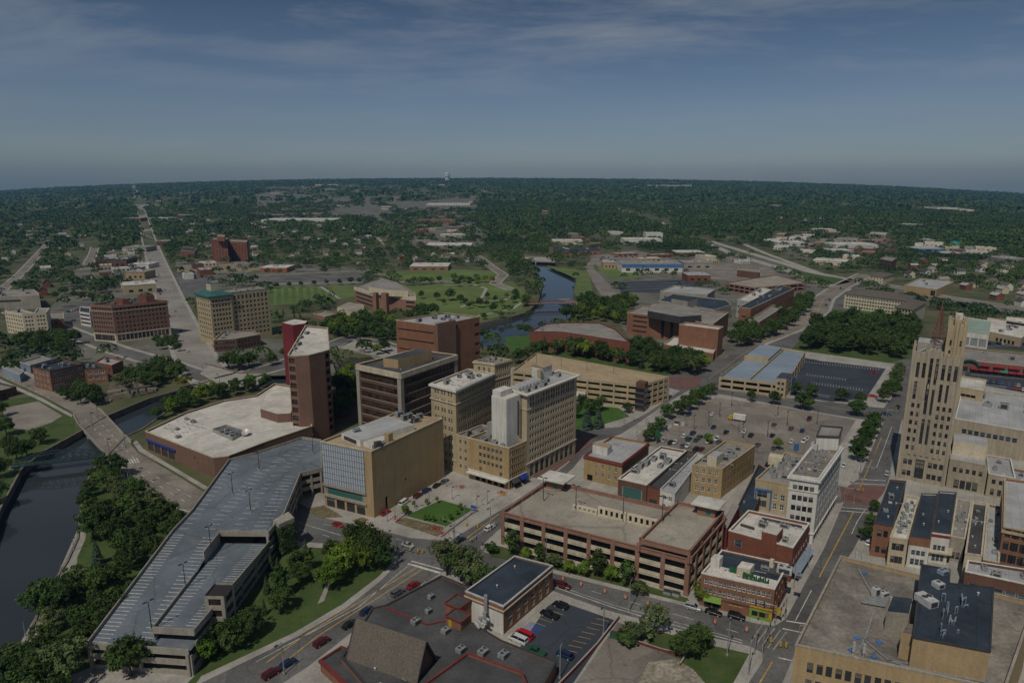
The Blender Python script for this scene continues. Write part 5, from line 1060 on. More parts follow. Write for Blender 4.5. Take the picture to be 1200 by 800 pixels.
# crown: stepped pointed crenellations on the parapet, the taller rear tower
for k in range(13):
    s=.04+.92*k/12; q=T(LT*s,.25); hh=.9+1.6*math.exp(-((s-.42)/.16)**2)+.5*(k%2)
    m=MB(); m.box(q[0],q[1],HM-.01,HM+hh,LT/13*.82,.5,math.atan2(d.y,d.x),0); m.build('crenellation',['tower_stone'],root)
P2=[T(LT*.66,1.2),T(LT*1.0-.3,1.2),T(LT*1.0-.3,11),T(LT*.66,11)]; HP=HM+12.5
m=MB(); ws=[]
for i in range(4):
    Ln=math.dist(P2[i],P2[(i+1)%4]); h=[(Ln*.42,HM+3.6,Ln*.58,HM+10.5),(Ln*.12,HM+4.4,Ln*.25,HM+6.6),(Ln*.75,HM+4.4,Ln*.88,HM+6.6),(Ln*.12,HM+.9,Ln*.25,HM+2.6),(Ln*.42,HM+.9,Ln*.58,HM+2.6)] if i in (0,1,3) else []
    facade(m,P2[i],P2[(i+1)%4],HM-1.2,HP,h,0,.4); ws+=windows(root,P2[i],P2[(i+1)%4],h,'tall',.35)
m.face([(p[0],p[1],HP-.8) for p in P2]); up_=m.build('upper_tower',['tan_stone'],root)
for me,l,a,s,_ in ws:
    o=bpy.data.objects.new('window',me); COL.objects.link(o); o.parent=up_; o.location=l; o.rotation_euler=(0,0,a); o.scale=s
for i in range(4):
    for t,hh,w in ((0.,1.8,1.2),(.36,1.2,.7),(.64,1.2,.7),(.5,2.2,1.4)): q=lerp(P2[i],P2[(i+1)%4],t); m=MB(); m.box(q[0],q[1],HM-1,HP+hh,w,w if t==0 else .7,math.atan2(d.y,d.x)+(math.pi/2 if i%2 else 0),0); m.build('pilaster',['tan_stone'],up_)
P3=inset(P2,1.5); m=MB(); m.prism(P3,HP-.8,HP+1.9,0); m.prism(inset(P2,3.),HP+1.88,HP+3.4,0); m.build('crown_step',['tan_stone'],up_)
q=lerp(P2[0],P2[2],.5); m=MB(); m.box(q[0],q[1],HP-.8,HP+4.0,2.4,2.4,-.5,0); m.build('roof_house',['white_wall'],up_)
for k in range(5): q=lerp(P2[0],P2[2],.15+.17*k); m=MB(); m.tube((*q,HP),(*q,HP+2.6),.08); m.tube((q[0],q[1],HP+1.8),(q[0],q[1],HP+2.6),.3,n=8); m.build('antenna',['metal_light'],up_)
sub_box(root,[T(LT*.05,9),T(LT*.6,9),T(LT*.6,19),T(LT*.05,19)],zr,HM+3,'concrete_wall','roof_lightgray','roof_house')
for k in range(10): q=T(LT*(.1+.055*k),3.2+ (k%3)*1.6); make_unit(root,*q,zr,1.5,1.2,1.8+.3*(k%3),.4,'metal_light')
# lattice mast on the roof
mast=thing('lattice_mast','rusty red lattice radio mast standing on the limestone tower roof','radio mast',(*T(LT*.46,9.5),HM+3)); mb=MB(); c0=Vector((*T(LT*.46,9.5),0)); zb_=HM+3.05; ht=15
for k in range(4):
    a=math.pi/4+k*math.pi/2
    o1=lambda z,kk: Vector((c0.x+math.cos(math.pi/4+kk*math.pi/2)*2.6*(1-(z/ht)*.93),c0.y+math.sin(math.pi/4+kk*math.pi/2)*2.6*(1-(z/ht)*.93),zb_+z))
    m=MB(); m.bar(o1(0,k),o1(ht,k),.2); m.build('mast_leg',['rust'],mast)
    for j in range(8):
        za,zc=ht*j/8,ht*(j+1)/8; mb.bar(o1(za,k),o1(zc,k+1),.09); mb.bar(o1(zc,k),o1(za,k+1),.09); mb.bar(o1(za,k),o1(za,k+1),.09)
mb.build('bracing',['rust'],mast); m=MB(); m.tube((c0.x,c0.y,zb_+ht),(c0.x,c0.y,zb_+ht+4),.1,.05); m.build('antenna_rod',['rust'],mast)
# annexes right of the tower
H=12; root,P,zr=bld('tower_annex','low limestone annex with arched ground floor openings beside the tower',[T(LT+.9,.2),T(LT+13.5,.2),T(LT+13.5,20),T(LT+.9,20)],H,'tower_stone','roof_lightgray',{0:[F_(5,[(7.2,2)],1.2,'dark',1),F_(4,[(.6,3.6)],1.7,'tall',2.2)]},cop='tower_stone',ac=0,vents=4,seed=82)
sub_box(root,[T(LT+1.6,9),T(LT+13,9),T(LT+13,19.5),T(LT+1.6,19.5)],zr,H+5,'cream_wall','roof_lightgray','rear_block')
H=9.5; root,P,zr=bld('tower_annex','pale two storey annex between the arched annex and the stained roof shop',[T(LT+13.9,-1),T(LT+22.3,-1),T(LT+22.3,21),T(LT+13.9,21)],H,'tower_stone','roof_lightgray',{0:[F_(3,[(5.6,1.8),(1,2.6)],1.2,'dark',.8)]},cop='white_wall',ac=2,vents=2,seed=83)
H=7; bld('tower_annex','low annex with stained pale roof and a small red awning, right edge',[T(LT+22.8,-2),T(LT+36,-2),T(LT+36,17),T(LT+22.8,17)],H,'brick_brown','roof_lightgray',{0:[F_(4,[(.8,2.6)],1.8,'shop',.8)]},cop='tan_stone',ac=5,vents=6,seed=84,big=.8)
H=14; bld('tan_office','wide tan office with ribbon windows and green glass ground floor past the tower',[G(*a,H) for a in ((1119,490),(1250,513),(1258,470),(1128,455))],H,'tower_stone','roof_lightgray',{0:[F_(9,[(7.6,2.2)],-.8,'gray',3,16),F_(6,[(1.2,3.4)],-.92,'green',1,30)]},cop='white_wall',ac=5,vents=9,seed=85,big=1.6)
bld('tan_office_wing','plain tan upper wing of the wide office, close behind the tower',[G(*a,19) for a in ((1119,452),(1153,458),(1156,445),(1124,440))],19,'tan_stone','roof_white',{0:[V_(3,[(14.4,1.4)],2,3,3,'vent')]},cop='trim_cream',vents=2)
H=8; root,P,zr=bld('mall_row','long shopping row with red and green awnings and a curved green entrance',[G(*a,H) for a in ((1126,421),(1280,437),(1290,423),(1130,407))],H,'brick_brown','roof_gray',{0:[F_(16,[(.6,3)],-.7,'shop',1)]},cop='trim_cream',ac=6,vents=9,seed=86,big=1.5)
Lm=math.dist(P[0],P[1]); dm=(Vector(P[1])-Vector(P[0])).normalized(); nm=Vector((dm.y,-dm.x))
for k in range(15):
    for zz,off in ((3.6,.1),(6.6,.06)):
        if (k+(zz>5))%2 and zz>5: continue
        s=6+k*(Lm-8)/15; a=Vector(P[0])+dm*s+nm*off; b=a+dm*(4.6 if zz<5 else 6); m=MB(); o2=nm*1.7
        m.face([(*(a+o2),zz-1.0),(*(b+o2),zz-1.0),(*b,zz+.4),(*a,zz+.4)]); m.face([(*a,zz+.38),(*b,zz+.38),(*(b+o2),zz-1.04),(*(a+o2),zz-1.04)]); m.build('awning',['awning_green' if k%5==4 else 'awning_red'],root)
m=MB()
for k in range(10):
    t0,t1=math.pi*k/10,math.pi*(k+1)/10; c=Vector(P[0])+dm*5+nm*1.2; f=lambda t:(c.x+dm.x*5*-math.cos(t),c.y+dm.y*5*-math.cos(t),5+3.6*math.sin(t)); m.bar(f(t0),f(t1),.9,.9)
m.build('entrance_arch',['copper_green'],root)
bld('mall_block','green roofed white block behind the red awning row, beside the mast',[G(*a,11) for a in ((1127,388),(1159,392),(1162,376),(1130,371))],11,'white_wall','green_pale',{0:[V_(3,[(1,6)],-.85,.6,.6,'grid_panel','metal_gray')]},cop='trim_cream',vents=2)
bld('market_hall','low white roofed market hall with tan arches near the upper right',[G(*a,7) for a in ((1152,387),(1197,396),(1215,381),(1158,372))],7,'tan_stone','roof_white',{0:[V_(5,[(.5,3)],-.6,10,4,'arch')]},cop='white_wall',ac=5,vents=4,seed=6,big=1.3)
bld('market_hall','white roofed hall at the far right edge beyond the market arches',[G(*a,7) for a in ((1178,379),(1260,391),(1270,380),(1180,371))],7,'cream_wall','roof_white',{},cop='white_wall',ac=4,vents=4,seed=7)
# ------------------------------------------------ college buildings and the middle distance
H=14; bld('college_building','large flat octagonal brick hall with red roof rim and pale gray roof',[G(*a,H) for a in ((621,388),(660,389),(738,401),(722,386),(703,378),(664,377.5),(640,379))],H,'brick_red','roof_gray',{0:[V_(4,[(4,1.6)],3,2,2,'ribbon_window','glass_bronze')],1:[F_(12,[(3,1.6),(7.5,1.6)],2,'bronze',3)]},cop='trim_red',ac=2,vents=3,seed=91,big=1.3)
H=18; root,P,zr=bld('college_building','brown brick college block with a dark glazed attic and ivy on corner',[G(*a,H) for a in ((735,366),(795,373),(835,380),(854,366),(800,360),(752,358))],H,'brick_orange','roof_gray',{0:[V_(1,[(3,1.6),(7,1.6),(11,1.6),(14.6,1.6)],-.62,1.5,22,'ribbon_window','glass_bronze'),V_(2,[(1,14)],2.4,42,16,'tall_window','glass_blue')],1:[V_(1,[(12,1.4),(8,1.4)],-.9,1,1,'ribbon_window','glass_bronze')]},cop='trim_cream',ac=2,vents=3,seed=92,big=1.4)
sub_box(root,[G(*a,H+4.5) for a in ((759,364),(797,371),(822,369),(820,362),(795,357),(764,356))],zr,H+4.5,'metal_dark','roof_gray','attic')
bld('college_building','windowless brown brick cube with pale roof in front of the college block',Q4(20,(796,380),(842,386),(848,382.5),(804,377.5)),20,'brick_orange','roof_white',{},cop='trim_cream',vents=2)
bld('college_building','low white roofed wing at the foot of the windowless brick cube',[G(*a,6) for a in ((778,403),(800,408),(836,414),(842,402),(790,394))],6,'brick_orange','roof_white',{},cop='trim_cream',vents=3)
H=12; root,P,zr=bld('college_building','low gray and white roofed college sheds in stepped tiers',[G(*a,H) for a in ((772,352),(838,363),(857,357),(850,351),(790,344))],H,'concrete_wall','roof_blueblack',{0:[V_(1,[(5,2)],-.8,2,2,'ribbon_window','glass_bronze')]},cop='metal_light',vents=4,ac=2)
sub_box(root,[G(*a,H+6) for a in ((787,350),(806,353),(818,350),(800,346)) ],zr,H+6,'concrete_wall','roof_blueblack')
bld('college_building','flat multi tier hall with pale blue metal roofs beyond the college block',[G(*a,10) for a in ((774,341),(829,345),(838,339),(790,334.5))],10,'concrete_wall','roof_lightgray',{0:[V_(1,[(3,2)],-.9,2,2,'ribbon_window','glass_bronze')]},cop='roof_white',vents=3,big=1.4,ac=1)
H=17; root,P,zr=bld('college_building','long brown brick college building with blue gray roof stepping into the trees',[G(*a,H) for a in ((866,360),(880,361.5),(931,338),(915,334)) ],H,'brick_orange','roof_blueblack',{0:[V_(1,[(9,1.2)],-.5,1,2,'ribbon_window','glass_bronze')],1:[F_(16,[(10.6,3.2),(4.5,3)],2.2,'bronze',3)]},cop='trim_cream',ac=5,vents=3,seed=93,big=1.6)
bld('college_building','white paneled wing with pale roof behind the long brown college building',[G(*a,16) for a in ((864,351),(878,353),(908,340),(893,336.5))],16,'roof_lightgray','roof_white',{0:[F_(5,[(4,2),(9,2)],1.6,'gray',1)]},cop='white_wall',ac=3,vents=2,big=1.4)
bld('college_building','low brick wing with concrete bands in front of the long college building',[G(*a,11) for a in ((877,375),(890,377),(917,360),(906,357))],11,'brick_pink','roof_gray',{0:[V_(1,[(2,1.3),(6,1.3)],-.85,.5,.5,'ribbon_window','glass_bronze')],1:[V_(1,[(2,1.3),(6,1.3)],-.7,3,1,'ribbon_window','glass_bronze')]},cop='trim_cream',vents=2)
deck_building('parking_garage','long brick and beige parking garage among college roofs below the highway',[G(*a,9) for a in ((849,331),(885,337),(945,331),(910,321.5))],9,'brick_pink','concrete_deck',2,(6,6,6,6),1.2)
bld('civic_building','dark brown low building beyond the brick college garage',[G(*a,9) for a in ((864,316),(890,319),(891,315),(866,313))],9,'brick_dark','roof_gray',{},cop='trim_cream',vents=0)
# round fronted hall by the playing fields
H=16; root,P,zr=bld('campus_hall','cream and brick hall with a rounded banded front beside the playing fields',[G(*a,H) for a in ((415,336),(438,343),(455,344),(474,347),(487,348),(486,343),(470,334),(445,326))],H,'brick_pink','roof_gray',{i:[V_(1,[(1.5,1.8),(5.6,1.8),(9.6,1.8)],-.86,.5,.5,'ribbon_window','glass_blue')] for i in (0,3,4,5)},cop='cream_wall',ac=2,vents=2,seed=95,big=1.4,cornice=[(H-3.4,3.3,.3,'cream_wall')])
sub_box(root,[G(*a,H+5) for a in ((432,336),(452,339.5),(478,341),(466,331),(447,326))],zr,H+5,'cream_wall','roof_gray')
q=G(449,366,0); m=MB(); m.box(*G(441,366),0,H+3,4,4,-.5); m.box(*G(452,368),0,H+4,6,4,-.5); m.build('pylon',['brick_pink'],root)
bld('campus_pavilion','low domed pale pavilion beside the round fronted hall',[G(*a,4) for a in ((395,360),(412,366),(427,364),(426,357),(408,354))],4,'cream_wall','concrete_deck',{},cop=None,par=.2,vents=0)
bld('campus_pavilion','small flat brick pavilion in the trees left of the round fronted hall',[G(*a,4) for a in ((367,367),(381,371),(394,368),(380,364))],4,'brick_pink','roof_gray',{},cop='trim_cream',vents=1)
# left of the river
H=HT((276,392),(270,339)); P=[G(*a,H) for a in ((237.5,338),(247,347),(270.5,344),(312,335.5),(308,331),(262,333))]
P=[G(*a,H) for a in ((238,341),(246,348),(271,345.5),(316,334.5),(300,330),(262,333))]
fl2=(H-5)/9; WRW=[(4+i*fl2,fl2*.5) for i in range(9)]
A_,B_,C_=G(245.5,348,H),G(271,345,H),G(314,335,H); dA=(Vector(B_)-Vector(A_)).normalized(); nA=Vector((-dA.y,dA.x)); W0=math.dist(A_,B_)
tq=lambda s,t: (A_[0]+dA.x*s+nA.x*t,A_[1]+dA.y*s+nA.y*t)
root,P,zr=bld('office_tower','tan classical tower with green copper eaves beside the long avenue',[tq(0,0),tq(W0,0),tq(W0,24),tq(0,24)],H,'tan_stone','copper_green',{0:[F_(6,WRW,1.5,'dark',1.2)],3:[F_(6,WRW,1.5,'dark',1.2)]},cop=None,par=.3,vents=0,cornice=[(H-.8,1.0,1.1,'copper_green'),(H-fl2-1.6,.5,.3,'trim_cream')])
m=MB(); I1=[tq(-1,-1),tq(W0+1,-1),tq(W0+1,25),tq(-1,25)]; I2=[tq(4,4),tq(W0-4,4),tq(W0-4,20),tq(4,20)]
for i in range(4): j=(i+1)%4; m.face([(*I1[i],H+.3),(*I1[j],H+.3),(*I2[j],H+3),(*I2[i],H+3)])
m.face([(*p,H+3) for p in I2]); m.build('mansard_roof',['copper_green'],root); sub_box(root,[tq(5,8),tq(12,8),tq(12,16),tq(5,16)],H+2.9,H+8,'trim_cream','copper_green','cupola')
W1=W0+26; root,P,zr=bld('office_wing','long tan wing of the green eaved tower with even rows of windows',[tq(W0+.3,1.5),tq(W0+31,1.5),tq(W0+31,22),tq(W0+.3,22)],H+1,'tan_stone','roof_gray',{0:[F_(9,WRW+[(H-fl2*.9,fl2*.5)],1.6,'dark',1.2)],1:[]},cop='copper_green',ac=4,vents=2,seed=4)
bld('brick_building','low dark red brick building with patchy roof below the green eaved tower',[G(*a,9) for a in ((250,398),(277,396.5),(305,391.5),(296,387),(262,388))],9,'brick_dark','roof_gray',{0:[F_(8,[(1.5,2),(5.2,2)],1.3,'dark',1)],1:[F_(7,[(1.5,2),(5.2,2)],1.3,'dark',1)]},cop='trim_cream',ac=4,vents=3,seed=3)
H=HT((135,399),(133,357)); fl3=(H-7.5)/6; RWW=[(7+i*fl3,fl3*.5) for i in range(6)]
root,P,zr=bld('hotel','brown brick hotel with pale arched base at the avenue corner',[G(*a,H) for a in ((105.5,357),(131,358.5),(196,352),(160,349))],H,'brick_brown','roof_dark',{0:[F_(8,RWW,1.3,'dark',1),F_(8,[(1,4.2)],1.8,'tall',1)],1:[F_(13,RWW,1.5,'dark',1.5),F_(13,[(1,4.4)],2.4,'tall',1.5)]},cop='brick_pink',ac=6,vents=4,seed=98,big=1.3,cornice=[(H-1.6,.8,.5,'brick_pink'),(H-fl3-1.2,.4,.25,'trim_cream'),(5.9,.5,.3,'cream_wall')])
m=MB(); O_=inset(P,-.12)
for i in (0,1):
    a,b=O_[i],O_[i+1]; Ln=math.dist(a,b); nbay=8 if i==0 else 13; facade(m,a,b,0,5.9,grid(Ln,nbay,[(.9,4.5)],2.5,1.2),0,.1)
m.build('base_course',['cream_wall'],root)
sub_box(root,[lerp(lerp(P[1],P[2],.3),lerp(P[0],P[3],.3),.25),lerp(lerp(P[1],P[2],.42),lerp(P[0],P[3],.42),.25),lerp(lerp(P[1],P[2],.42),lerp(P[0],P[3],.42),.6),lerp(lerp(P[1],P[2],.3),lerp(P[0],P[3],.3),.6)],zr,H+3.5,'brick_red','roof_dark'); sub_box(root,[lerp(lerp(P[1],P[2],.72),lerp(P[0],P[3],.72),.2),lerp(lerp(P[1],P[2],.88),lerp(P[0],P[3],.88),.2),lerp(lerp(P[1],P[2],.88),lerp(P[0],P[3],.88),.5),lerp(lerp(P[1],P[2],.72),lerp(P[0],P[3],.72),.5)],zr,H+4.5,'brick_red','roof_dark')
H=HT((28,392),(27,366)); bld('apartment_building','pale gray five storey block beside a tan shed, far left',[G(*a,H) for a in ((5,364),(26,368),(40,367),(20,361))],H,'cream_wall','roof_gray',{0:[F_(7,R(2,3.2,5,1.4),1.8,'dark',1)],1:[F_(3,R(2,3.2,5,1.4),1.2,'dark',1)]},cop='white_wall',ac=2,vents=1)
bld('apartment_building','pale narrow wing joined to an orange brick block beside the parking lot',[G(*a,H) for a in ((40,367),(54,366),(58,361),(44,361))],H,'cream_wall','roof_gray',{0:[F_(3,R(2,3.2,5,1.4),1.2,'dark',1)]},cop='white_wall',vents=1)
bld('brick_building','low orange brick block behind the pale gray five storey block',[G(*a,9) for a in ((55,375),(75,373),(74,366),(56,366))],9,'brick_orange','roof_gray',{0:[F_(3,[(4.5,1.8)],2,'dark',1)]},cop='trim_cream',vents=1)
bld('warehouse','wide tan flat roofed hall with a dark upper band, far left',[G(*a,13) for a in ((-60,350),(46,346),(40,339),(-40,341))],13,'concrete_wall','roof_gray',{0:[V_(1,[(7.5,2)],-.86,4,12,'clerestory','metal_dark')]},cop='trim_cream',ac=6,vents=2,big=1.6)
H=HT((61,456),(59,432)); fl4=(H-2)/3
bld('brick_building','three storey orange brick office with big square windows near the bridge road',[G(*a,H) for a in ((38,430),(58,435),(98,426),(74,421))],H,'brick_orange','roof_blueblack',{0:[F_(4,R(2.2,fl4,3,1.8),2.4,'white',1)],1:[F_(6,R(2.2,fl4,3,1.8),3.0,'white',1.2)]},cop='trim_dark',ac=5,vents=3,seed=5)
bld('brick_building','lower orange brick wing of the three storey office, toward the river',[G(*a,H*.72) for a in ((99,433),(125,431),(112,424),(96,426))],H*.72,'brick_orange','roof_blueblack',{0:[F_(3,R(2.2,fl4,2,1.8),2.6,'white',1)]},cop='trim_dark',ac=2,vents=1)
bld('shop_building','small red and orange painted shop beyond the three storey brick office',[G(*a,6) for a in ((111,424),(131,428),(144,422),(123,417))],6,'brick_red','roof_lightgray',{0:[F_(3,[(1,2.4)],1.8,'gray',.8)],1:[F_(3,[(1,2.4)],1.8,'gray',.8)]},cop='orange',ac=2,vents=1)
bld('shed','long blue gray shed with low roof beside the bridge road, far left',[G(*a,5) for a in ((2,430),(23,439),(28,435),(10,425))],5,'blue_roof','roof_gray',{},cop='metal_light',vents=0); bld('shed','short blue gray shed behind the three storey brick office',[G(*a,5) for a in ((23,424),(35,428),(60,421),(48,417))],5,'blue_roof','roof_gray',{},cop='metal_light',vents=1)
bld('brick_building','one storey brown brick building cut by the left frame edge',[G(*a,5) for a in ((-30,450),(0,458),(19,453),(-10,446))],5,'brick_dark','roof_gray',{1:[F_(3,[(1.2,1.8)],1.4,'dark',.6)]},cop='trim_dark',vents=1)
bld('office_block','pale modern office with dark window stripes left of the brown hotel',[G(*a,12) for a in ((93,365),(105,367),(106,360),(94,359))],12,'white_wall','roof_blueblack',{0:[V_(1,R(2,3.4,3,1.6),-.95,.2,.2,'ribbon_window','glass_blue')]},cop='white_wall',vents=0)
# further out
root,P,zr=bld('apartment_tower','tall red brick apartment slab with vertical bays beyond the parking fields',[G(*a,34) for a in ((247,280.5),(266,281.5),(268,278.5),(250,278))],34,'brick_red','roof_gray',{0:[F_(5,R(2,3.2,10,1.5),-.5,'dark',.6)]},cop='brick_red',vents=0)
sub_box(root,[G(*a,40) for a in ((254,277),(263,277.5),(264,275.5),(255,275))],33,40,'brick_red','roof_gray')
bld('apartment_tower','lower red brick wing joined to the tall apartment slab',[G(*a,30) for a in ((266.5,283),(289,284),(291,281),(269,280))],30,'brick_red','roof_gray',{0:[F_(6,R(2,3.2,8,1.5),-.5,'dark',.6)]},cop='brick_red',vents=0)
bld('brick_church','red brick hall with dark hipped roof left of the apartment slab',[G(*a,11) for a in ((212,293),(228,295),(231,291),(216,290))],11,'brick_red','roof_blueblack',{0:[F_(3,[(2,5)],1.6,'dark',1)]},cop='trim_cream',vents=0)
HOT=14
bld('apartment_house','long cream apartment house with a brown hipped roof behind garden lawns',[G(*a,HOT) for a in ((990,344),(1064,353),(1072,347),(1000,338.5))],HOT,'cream_wall','shingle',{0:[F_(22,R(1.5,3.2,4,1.5),1.6,'dark',1.5)]},cop=None,par=0,ring=False,vents=0)
def hip(root_label,P,H,rise,mat,over=.8):
    O_=inset(P,-over); a,b=lerp(O_[0],O_[3],.5),lerp(O_[1],O_[2],.5); w=math.dist(O_[0],O_[3])/2; L_=math.dist(O_[0],O_[1]); k=min(.45,w/L_); r1,r2=lerp(a,b,k),lerp(a,b,1-k); m=MB()
    m.face([(*O_[0],H),(*O_[1],H),(*r2,H+rise),(*r1,H+rise)]); m.face([(*O_[2],H),(*O_[3],H),(*r1,H+rise),(*r2,H+rise)]); m.face([(*O_[1],H),(*O_[2],H),(*r2,H+rise)]); m.face([(*O_[3],H),(*O_[0],H),(*r1,H+rise)]); m.build('hipped_roof',[mat],root_label)
ah=[o for o in bpy.data.objects if o.name.startswith('apartment_house') and not o.parent][-1]; hip(ah,FOOT[-1][0],HOT+.05,4,'shingle')
bld('apartment_house','short gabled wing of the cream apartment house facing the garage',[G(*a,HOT) for a in ((1049,360),(1069,363),(1085,354),(1069,350))],HOT,'cream_wall','shingle',{0:[F_(5,R(1.5,3.2,4,1.7),1.8,'dark',1)],1:[F_(7,R(1.5,3.2,4,1.5),1.6,'dark',1)]},cop=None,par=0,ring=False,vents=0); ah=[o for o in bpy.data.objects if o.name.startswith('apartment_house') and not o.parent and o!=ah][-1]; hip(ah,FOOT[-1][0],HOT+.05,4,'shingle')
bld('office_block','orange tan flat roofed office in the woods right of the apartment house',[G(*a,9) for a in ((1060,334),(1098,339),(1118,330),(1078,326))],9,'brick_tan','roof_lightgray',{0:[V_(2,[(1.5,5.5)],3,30,2,'stair_window','glass_blue')],1:[F_(5,[(1,2),(5,2)],3,'gray',1)]},cop='trim_cream',ac=2,vents=2,big=1.3)
bld('mansion','cream house with dark roof among the trees beside the highway ramp',[G(*a,8) for a in ((1019,323),(1035,325),(1048,321),(1032,319))],8,'cream_wall','shingle',{0:[F_(4,[(1,1.8),(4.4,1.8)],1.2,'dark',1)]},cop=None,par=0,ring=False,vents=0); ms=[o for o in bpy.data.objects if o.name.startswith('mansion') and not o.parent][-1]; hip(ms,FOOT[-1][0],8.05,3.6,'shingle')
bld('apartment_building','brown brick block standing alone in the right hand woods',[G(*a,14) for a in ((1031,303),(1045,306),(1051,302),(1038,300))],14,'brick_dark','roof_gray',{0:[F_(4,R(1.5,3.2,4,1.4),1.2,'dark',1)],1:[F_(3,R(1.5,3.2,4,1.4),1.2,'dark',1)]},cop='trim_cream',vents=0)
bld('office_block','beige flat block rising over the trees beyond the highway',[G(*a,12) for a in ((1019,274),(1038,275.5),(1040,272.5),(1021,271.5))],12,'tan_stone','roof_lightgray',{0:[V_(1,R(2,3.4,3,1.4),-.9,.5,.5,'ribbon_window','glass')]},cop='trim_cream',vents=0)
m=MB(); c=G(1118,291); c=(c[0],c[1]); rt=thing('dome_hall','turquoise domed hall among colorful market sheds in the right woods','dome',(*c,0)); Rr=10
for i in range(14):
    for j in range(5):
        a0,a1=2*math.pi*i/14,2*math.pi*(i+1)/14; e0,e1=math.pi/2*j/5,math.pi/2*(j+1)/5; f=lambda a,e:(c[0]+Rr*math.cos(a)*math.cos(e),c[1]+Rr*math.sin(a)*math.cos(e),6+Rr*.8*math.sin(e)); m.face([f(a0,e0),f(a1,e0),f(a1,e1),f(a0,e1)])
m.build('dome_roof',['teal_roof'],rt); m=MB(); m.tube((*c,0),(*c,6.05),Rr,n=14); m.build('wall',['cream_wall'],rt)
WH=[ # label, corner px (left, right at the front wall top), depth px up, height m, wall, roof
 ('long blue topped white factory with a pale front wall by the parking rows',(729,309.5),(800,310.5),4.2,11,'white_wall','roof_gray'),
 ('small tan block at the left end of the blue topped factory',(707,307),(722,308.5),5,9,'brick_tan','roof_lightgray'),
 ('flat tan roofed factory right of the blue topped factory',(802,308),(836,309),6,8,'concrete_wall','roof_gray'),
 ('red brick fronted low plant in the factory yard',(806,322),(833,323.5),7,8,'brick_red','roof_lightgray'),
 ('white roofed plant behind the dark grove, middle right',(732,282),(776,280),7,9,'white_wall','roof_white'),
 ('small white roofed block on top of the middle right plant',(757,274),(777,273.5),3,12,'white_wall','roof_white'),
 ('white roofed shed standing left of the river bend',(648,282),(683,283),5,7,'cream_wall','roof_white'),
 ('gray blue roofed shed on the far side of the river bend',(650,293),(703,294.5),5,7,'brick_pink','roof_blueblack'),
 ('pale long roof at the edge of the dark grove beside the highway',(793,295),(826,297),4,7,'brick_pink','roof_white'),
 ('white walled long warehouse in the far left middle',(306,262),(391,260),6,10,'white_wall','roof_white'),
 ('long white distribution shed on the far horizon beside the water tower',(500,246.5),(551,246),3,11,'white_wall','roof_white'),
 ('pale far warehouse beyond the dirt yards',(370,231),(397,231),3,12,'cream_wall','roof_lightgray'),
 ('orange roofed strip store with parking, centre left',(305,314),(336,314),4.5,6,'orange','roof_white'),
 ('red brick and rust works with sheds, upper centre',(487,262),(535,261.5),6,8,'brick_orange','rust'),
 ('red roofed works beside the rusty sheds, upper centre',(487,271),(500,270.5),4,8,'brick_red','trim_red'),
 ('white flat roofed plant above the park road',(498,288),(552,287.5),8,7,'concrete_wall','roof_white'),
 ('pale roofed depot between trees at the park edge',(480,312.5),(525,312),4,6,'brick_pink','roof_white'),
 ('low cream motel behind the highway trees, right',(953,305),(992,307),4,6,'cream_wall','roof_white'),
 ('white store with yellow box front beyond the highway',(912,284),(945,285),5,7,'white_wall','roof_white'),
 ('wide white roofed store in the right middle distance',(980,287),(1030,287),6,7,'white_wall','roof_white'),
 ('blue gray fronted store beside the wide white roofed store',(975,293),(1000,294.5),4,7,'blue_roof','roof_white'),
 ('cream long store above the highway, right middle',(955,270),(980,271),4,8,'cream_wall','roof_white'),
 ('dark green roofed brick hall beside the avenue, left',(205,256),(222,257),5,8,'brick_red','roof_gray'),
 ('white strip store on the left avenue, right of the road',(175,258),(200,260.5),5,7,'white_wall','roof_white'),
 ('flat tan works on the avenue among trees, left',(143,289),(171,291),6,8,'concrete_wall','roof_gray'),
 ('brown two tone block left of the avenue',(125,304),(148,305.5),4,11,'brick_dark','roof_blueblack'),
 ('gray roofed tan hall with columns left of the avenue',(147,319),(169,319.5),5,9,'brick_tan','roof_gray'),
 ('beige flat hall just above the brown hotel',(145,335),(183,332.5),6,10,'tan_stone','roof_white'),
 ('white low shed left of the avenue above the beige hall',(150,310),(174,310),4,6,'white_wall','roof_white'),
 ('red brick school with flat roof near the avenue, far left',(146,258),(165,260),4,10,'brick_red','roof_gray'),
 ('pale cluster of sheds far off below the skyline, centre left',(400,222.8),(408,222.8),1.2,14,'white_wall','roof_white'),
 ('far white plant under the skyline, centre right',(750,231.2),(810,231.6),1.6,14,'white_wall','roof_white'),
 ('tan hospital block far off in the centre woods',(635,252),(642,252),2,20,'brick_orange','roof_gray'),
 ('far pink roofed block in the right woods',(904,246.5),(916,247),2,14,'brick_pink','roof_lightgray'),
 ('far white long store in the right distance',(1098,246),(1122,248),1.6,12,'white_wall','roof_white'),
 ('far white store at the right end of the distant strip',(1124,247.5),(1142,249.5),1.6,12,'white_wall','roof_white'),
 ('pale factory beyond the water tower',(506,231.5),(523,231.5),1.4,10,'cream_wall','roof_white'),
 ('tan roofed church hall far off beyond the highway',(1062,264),(1083,266),2.5,9,'brick_tan','roof_lightgray'),
 ('tan roofed block under the right woods',(1085,281),(1096,282),2.5,9,'brick_tan','roof_lightgray'),
 ('blue painted shed in the colorful market, right',(1076,290),(1108,293.5),4,7,'blue_wall','roof_lightgray'),
 ('red and white shed in the colorful market, right',(1106,296),(1132,298),4,7,'brick_red','roof_lightgray'),
 ('yellow block in the colorful market, right',(1137,296),(1147,297.5),3,7,'yellow','roof_lightgray'),
 ('gray shed right of the yellow market block',(1150,300),(1178,304),4,6,'concrete_wall','roof_gray'),
 ('two storey brown flat shop left of the white avenue strip',(183,282),(196,284),3,8,'brick_dark','roof_gray')]
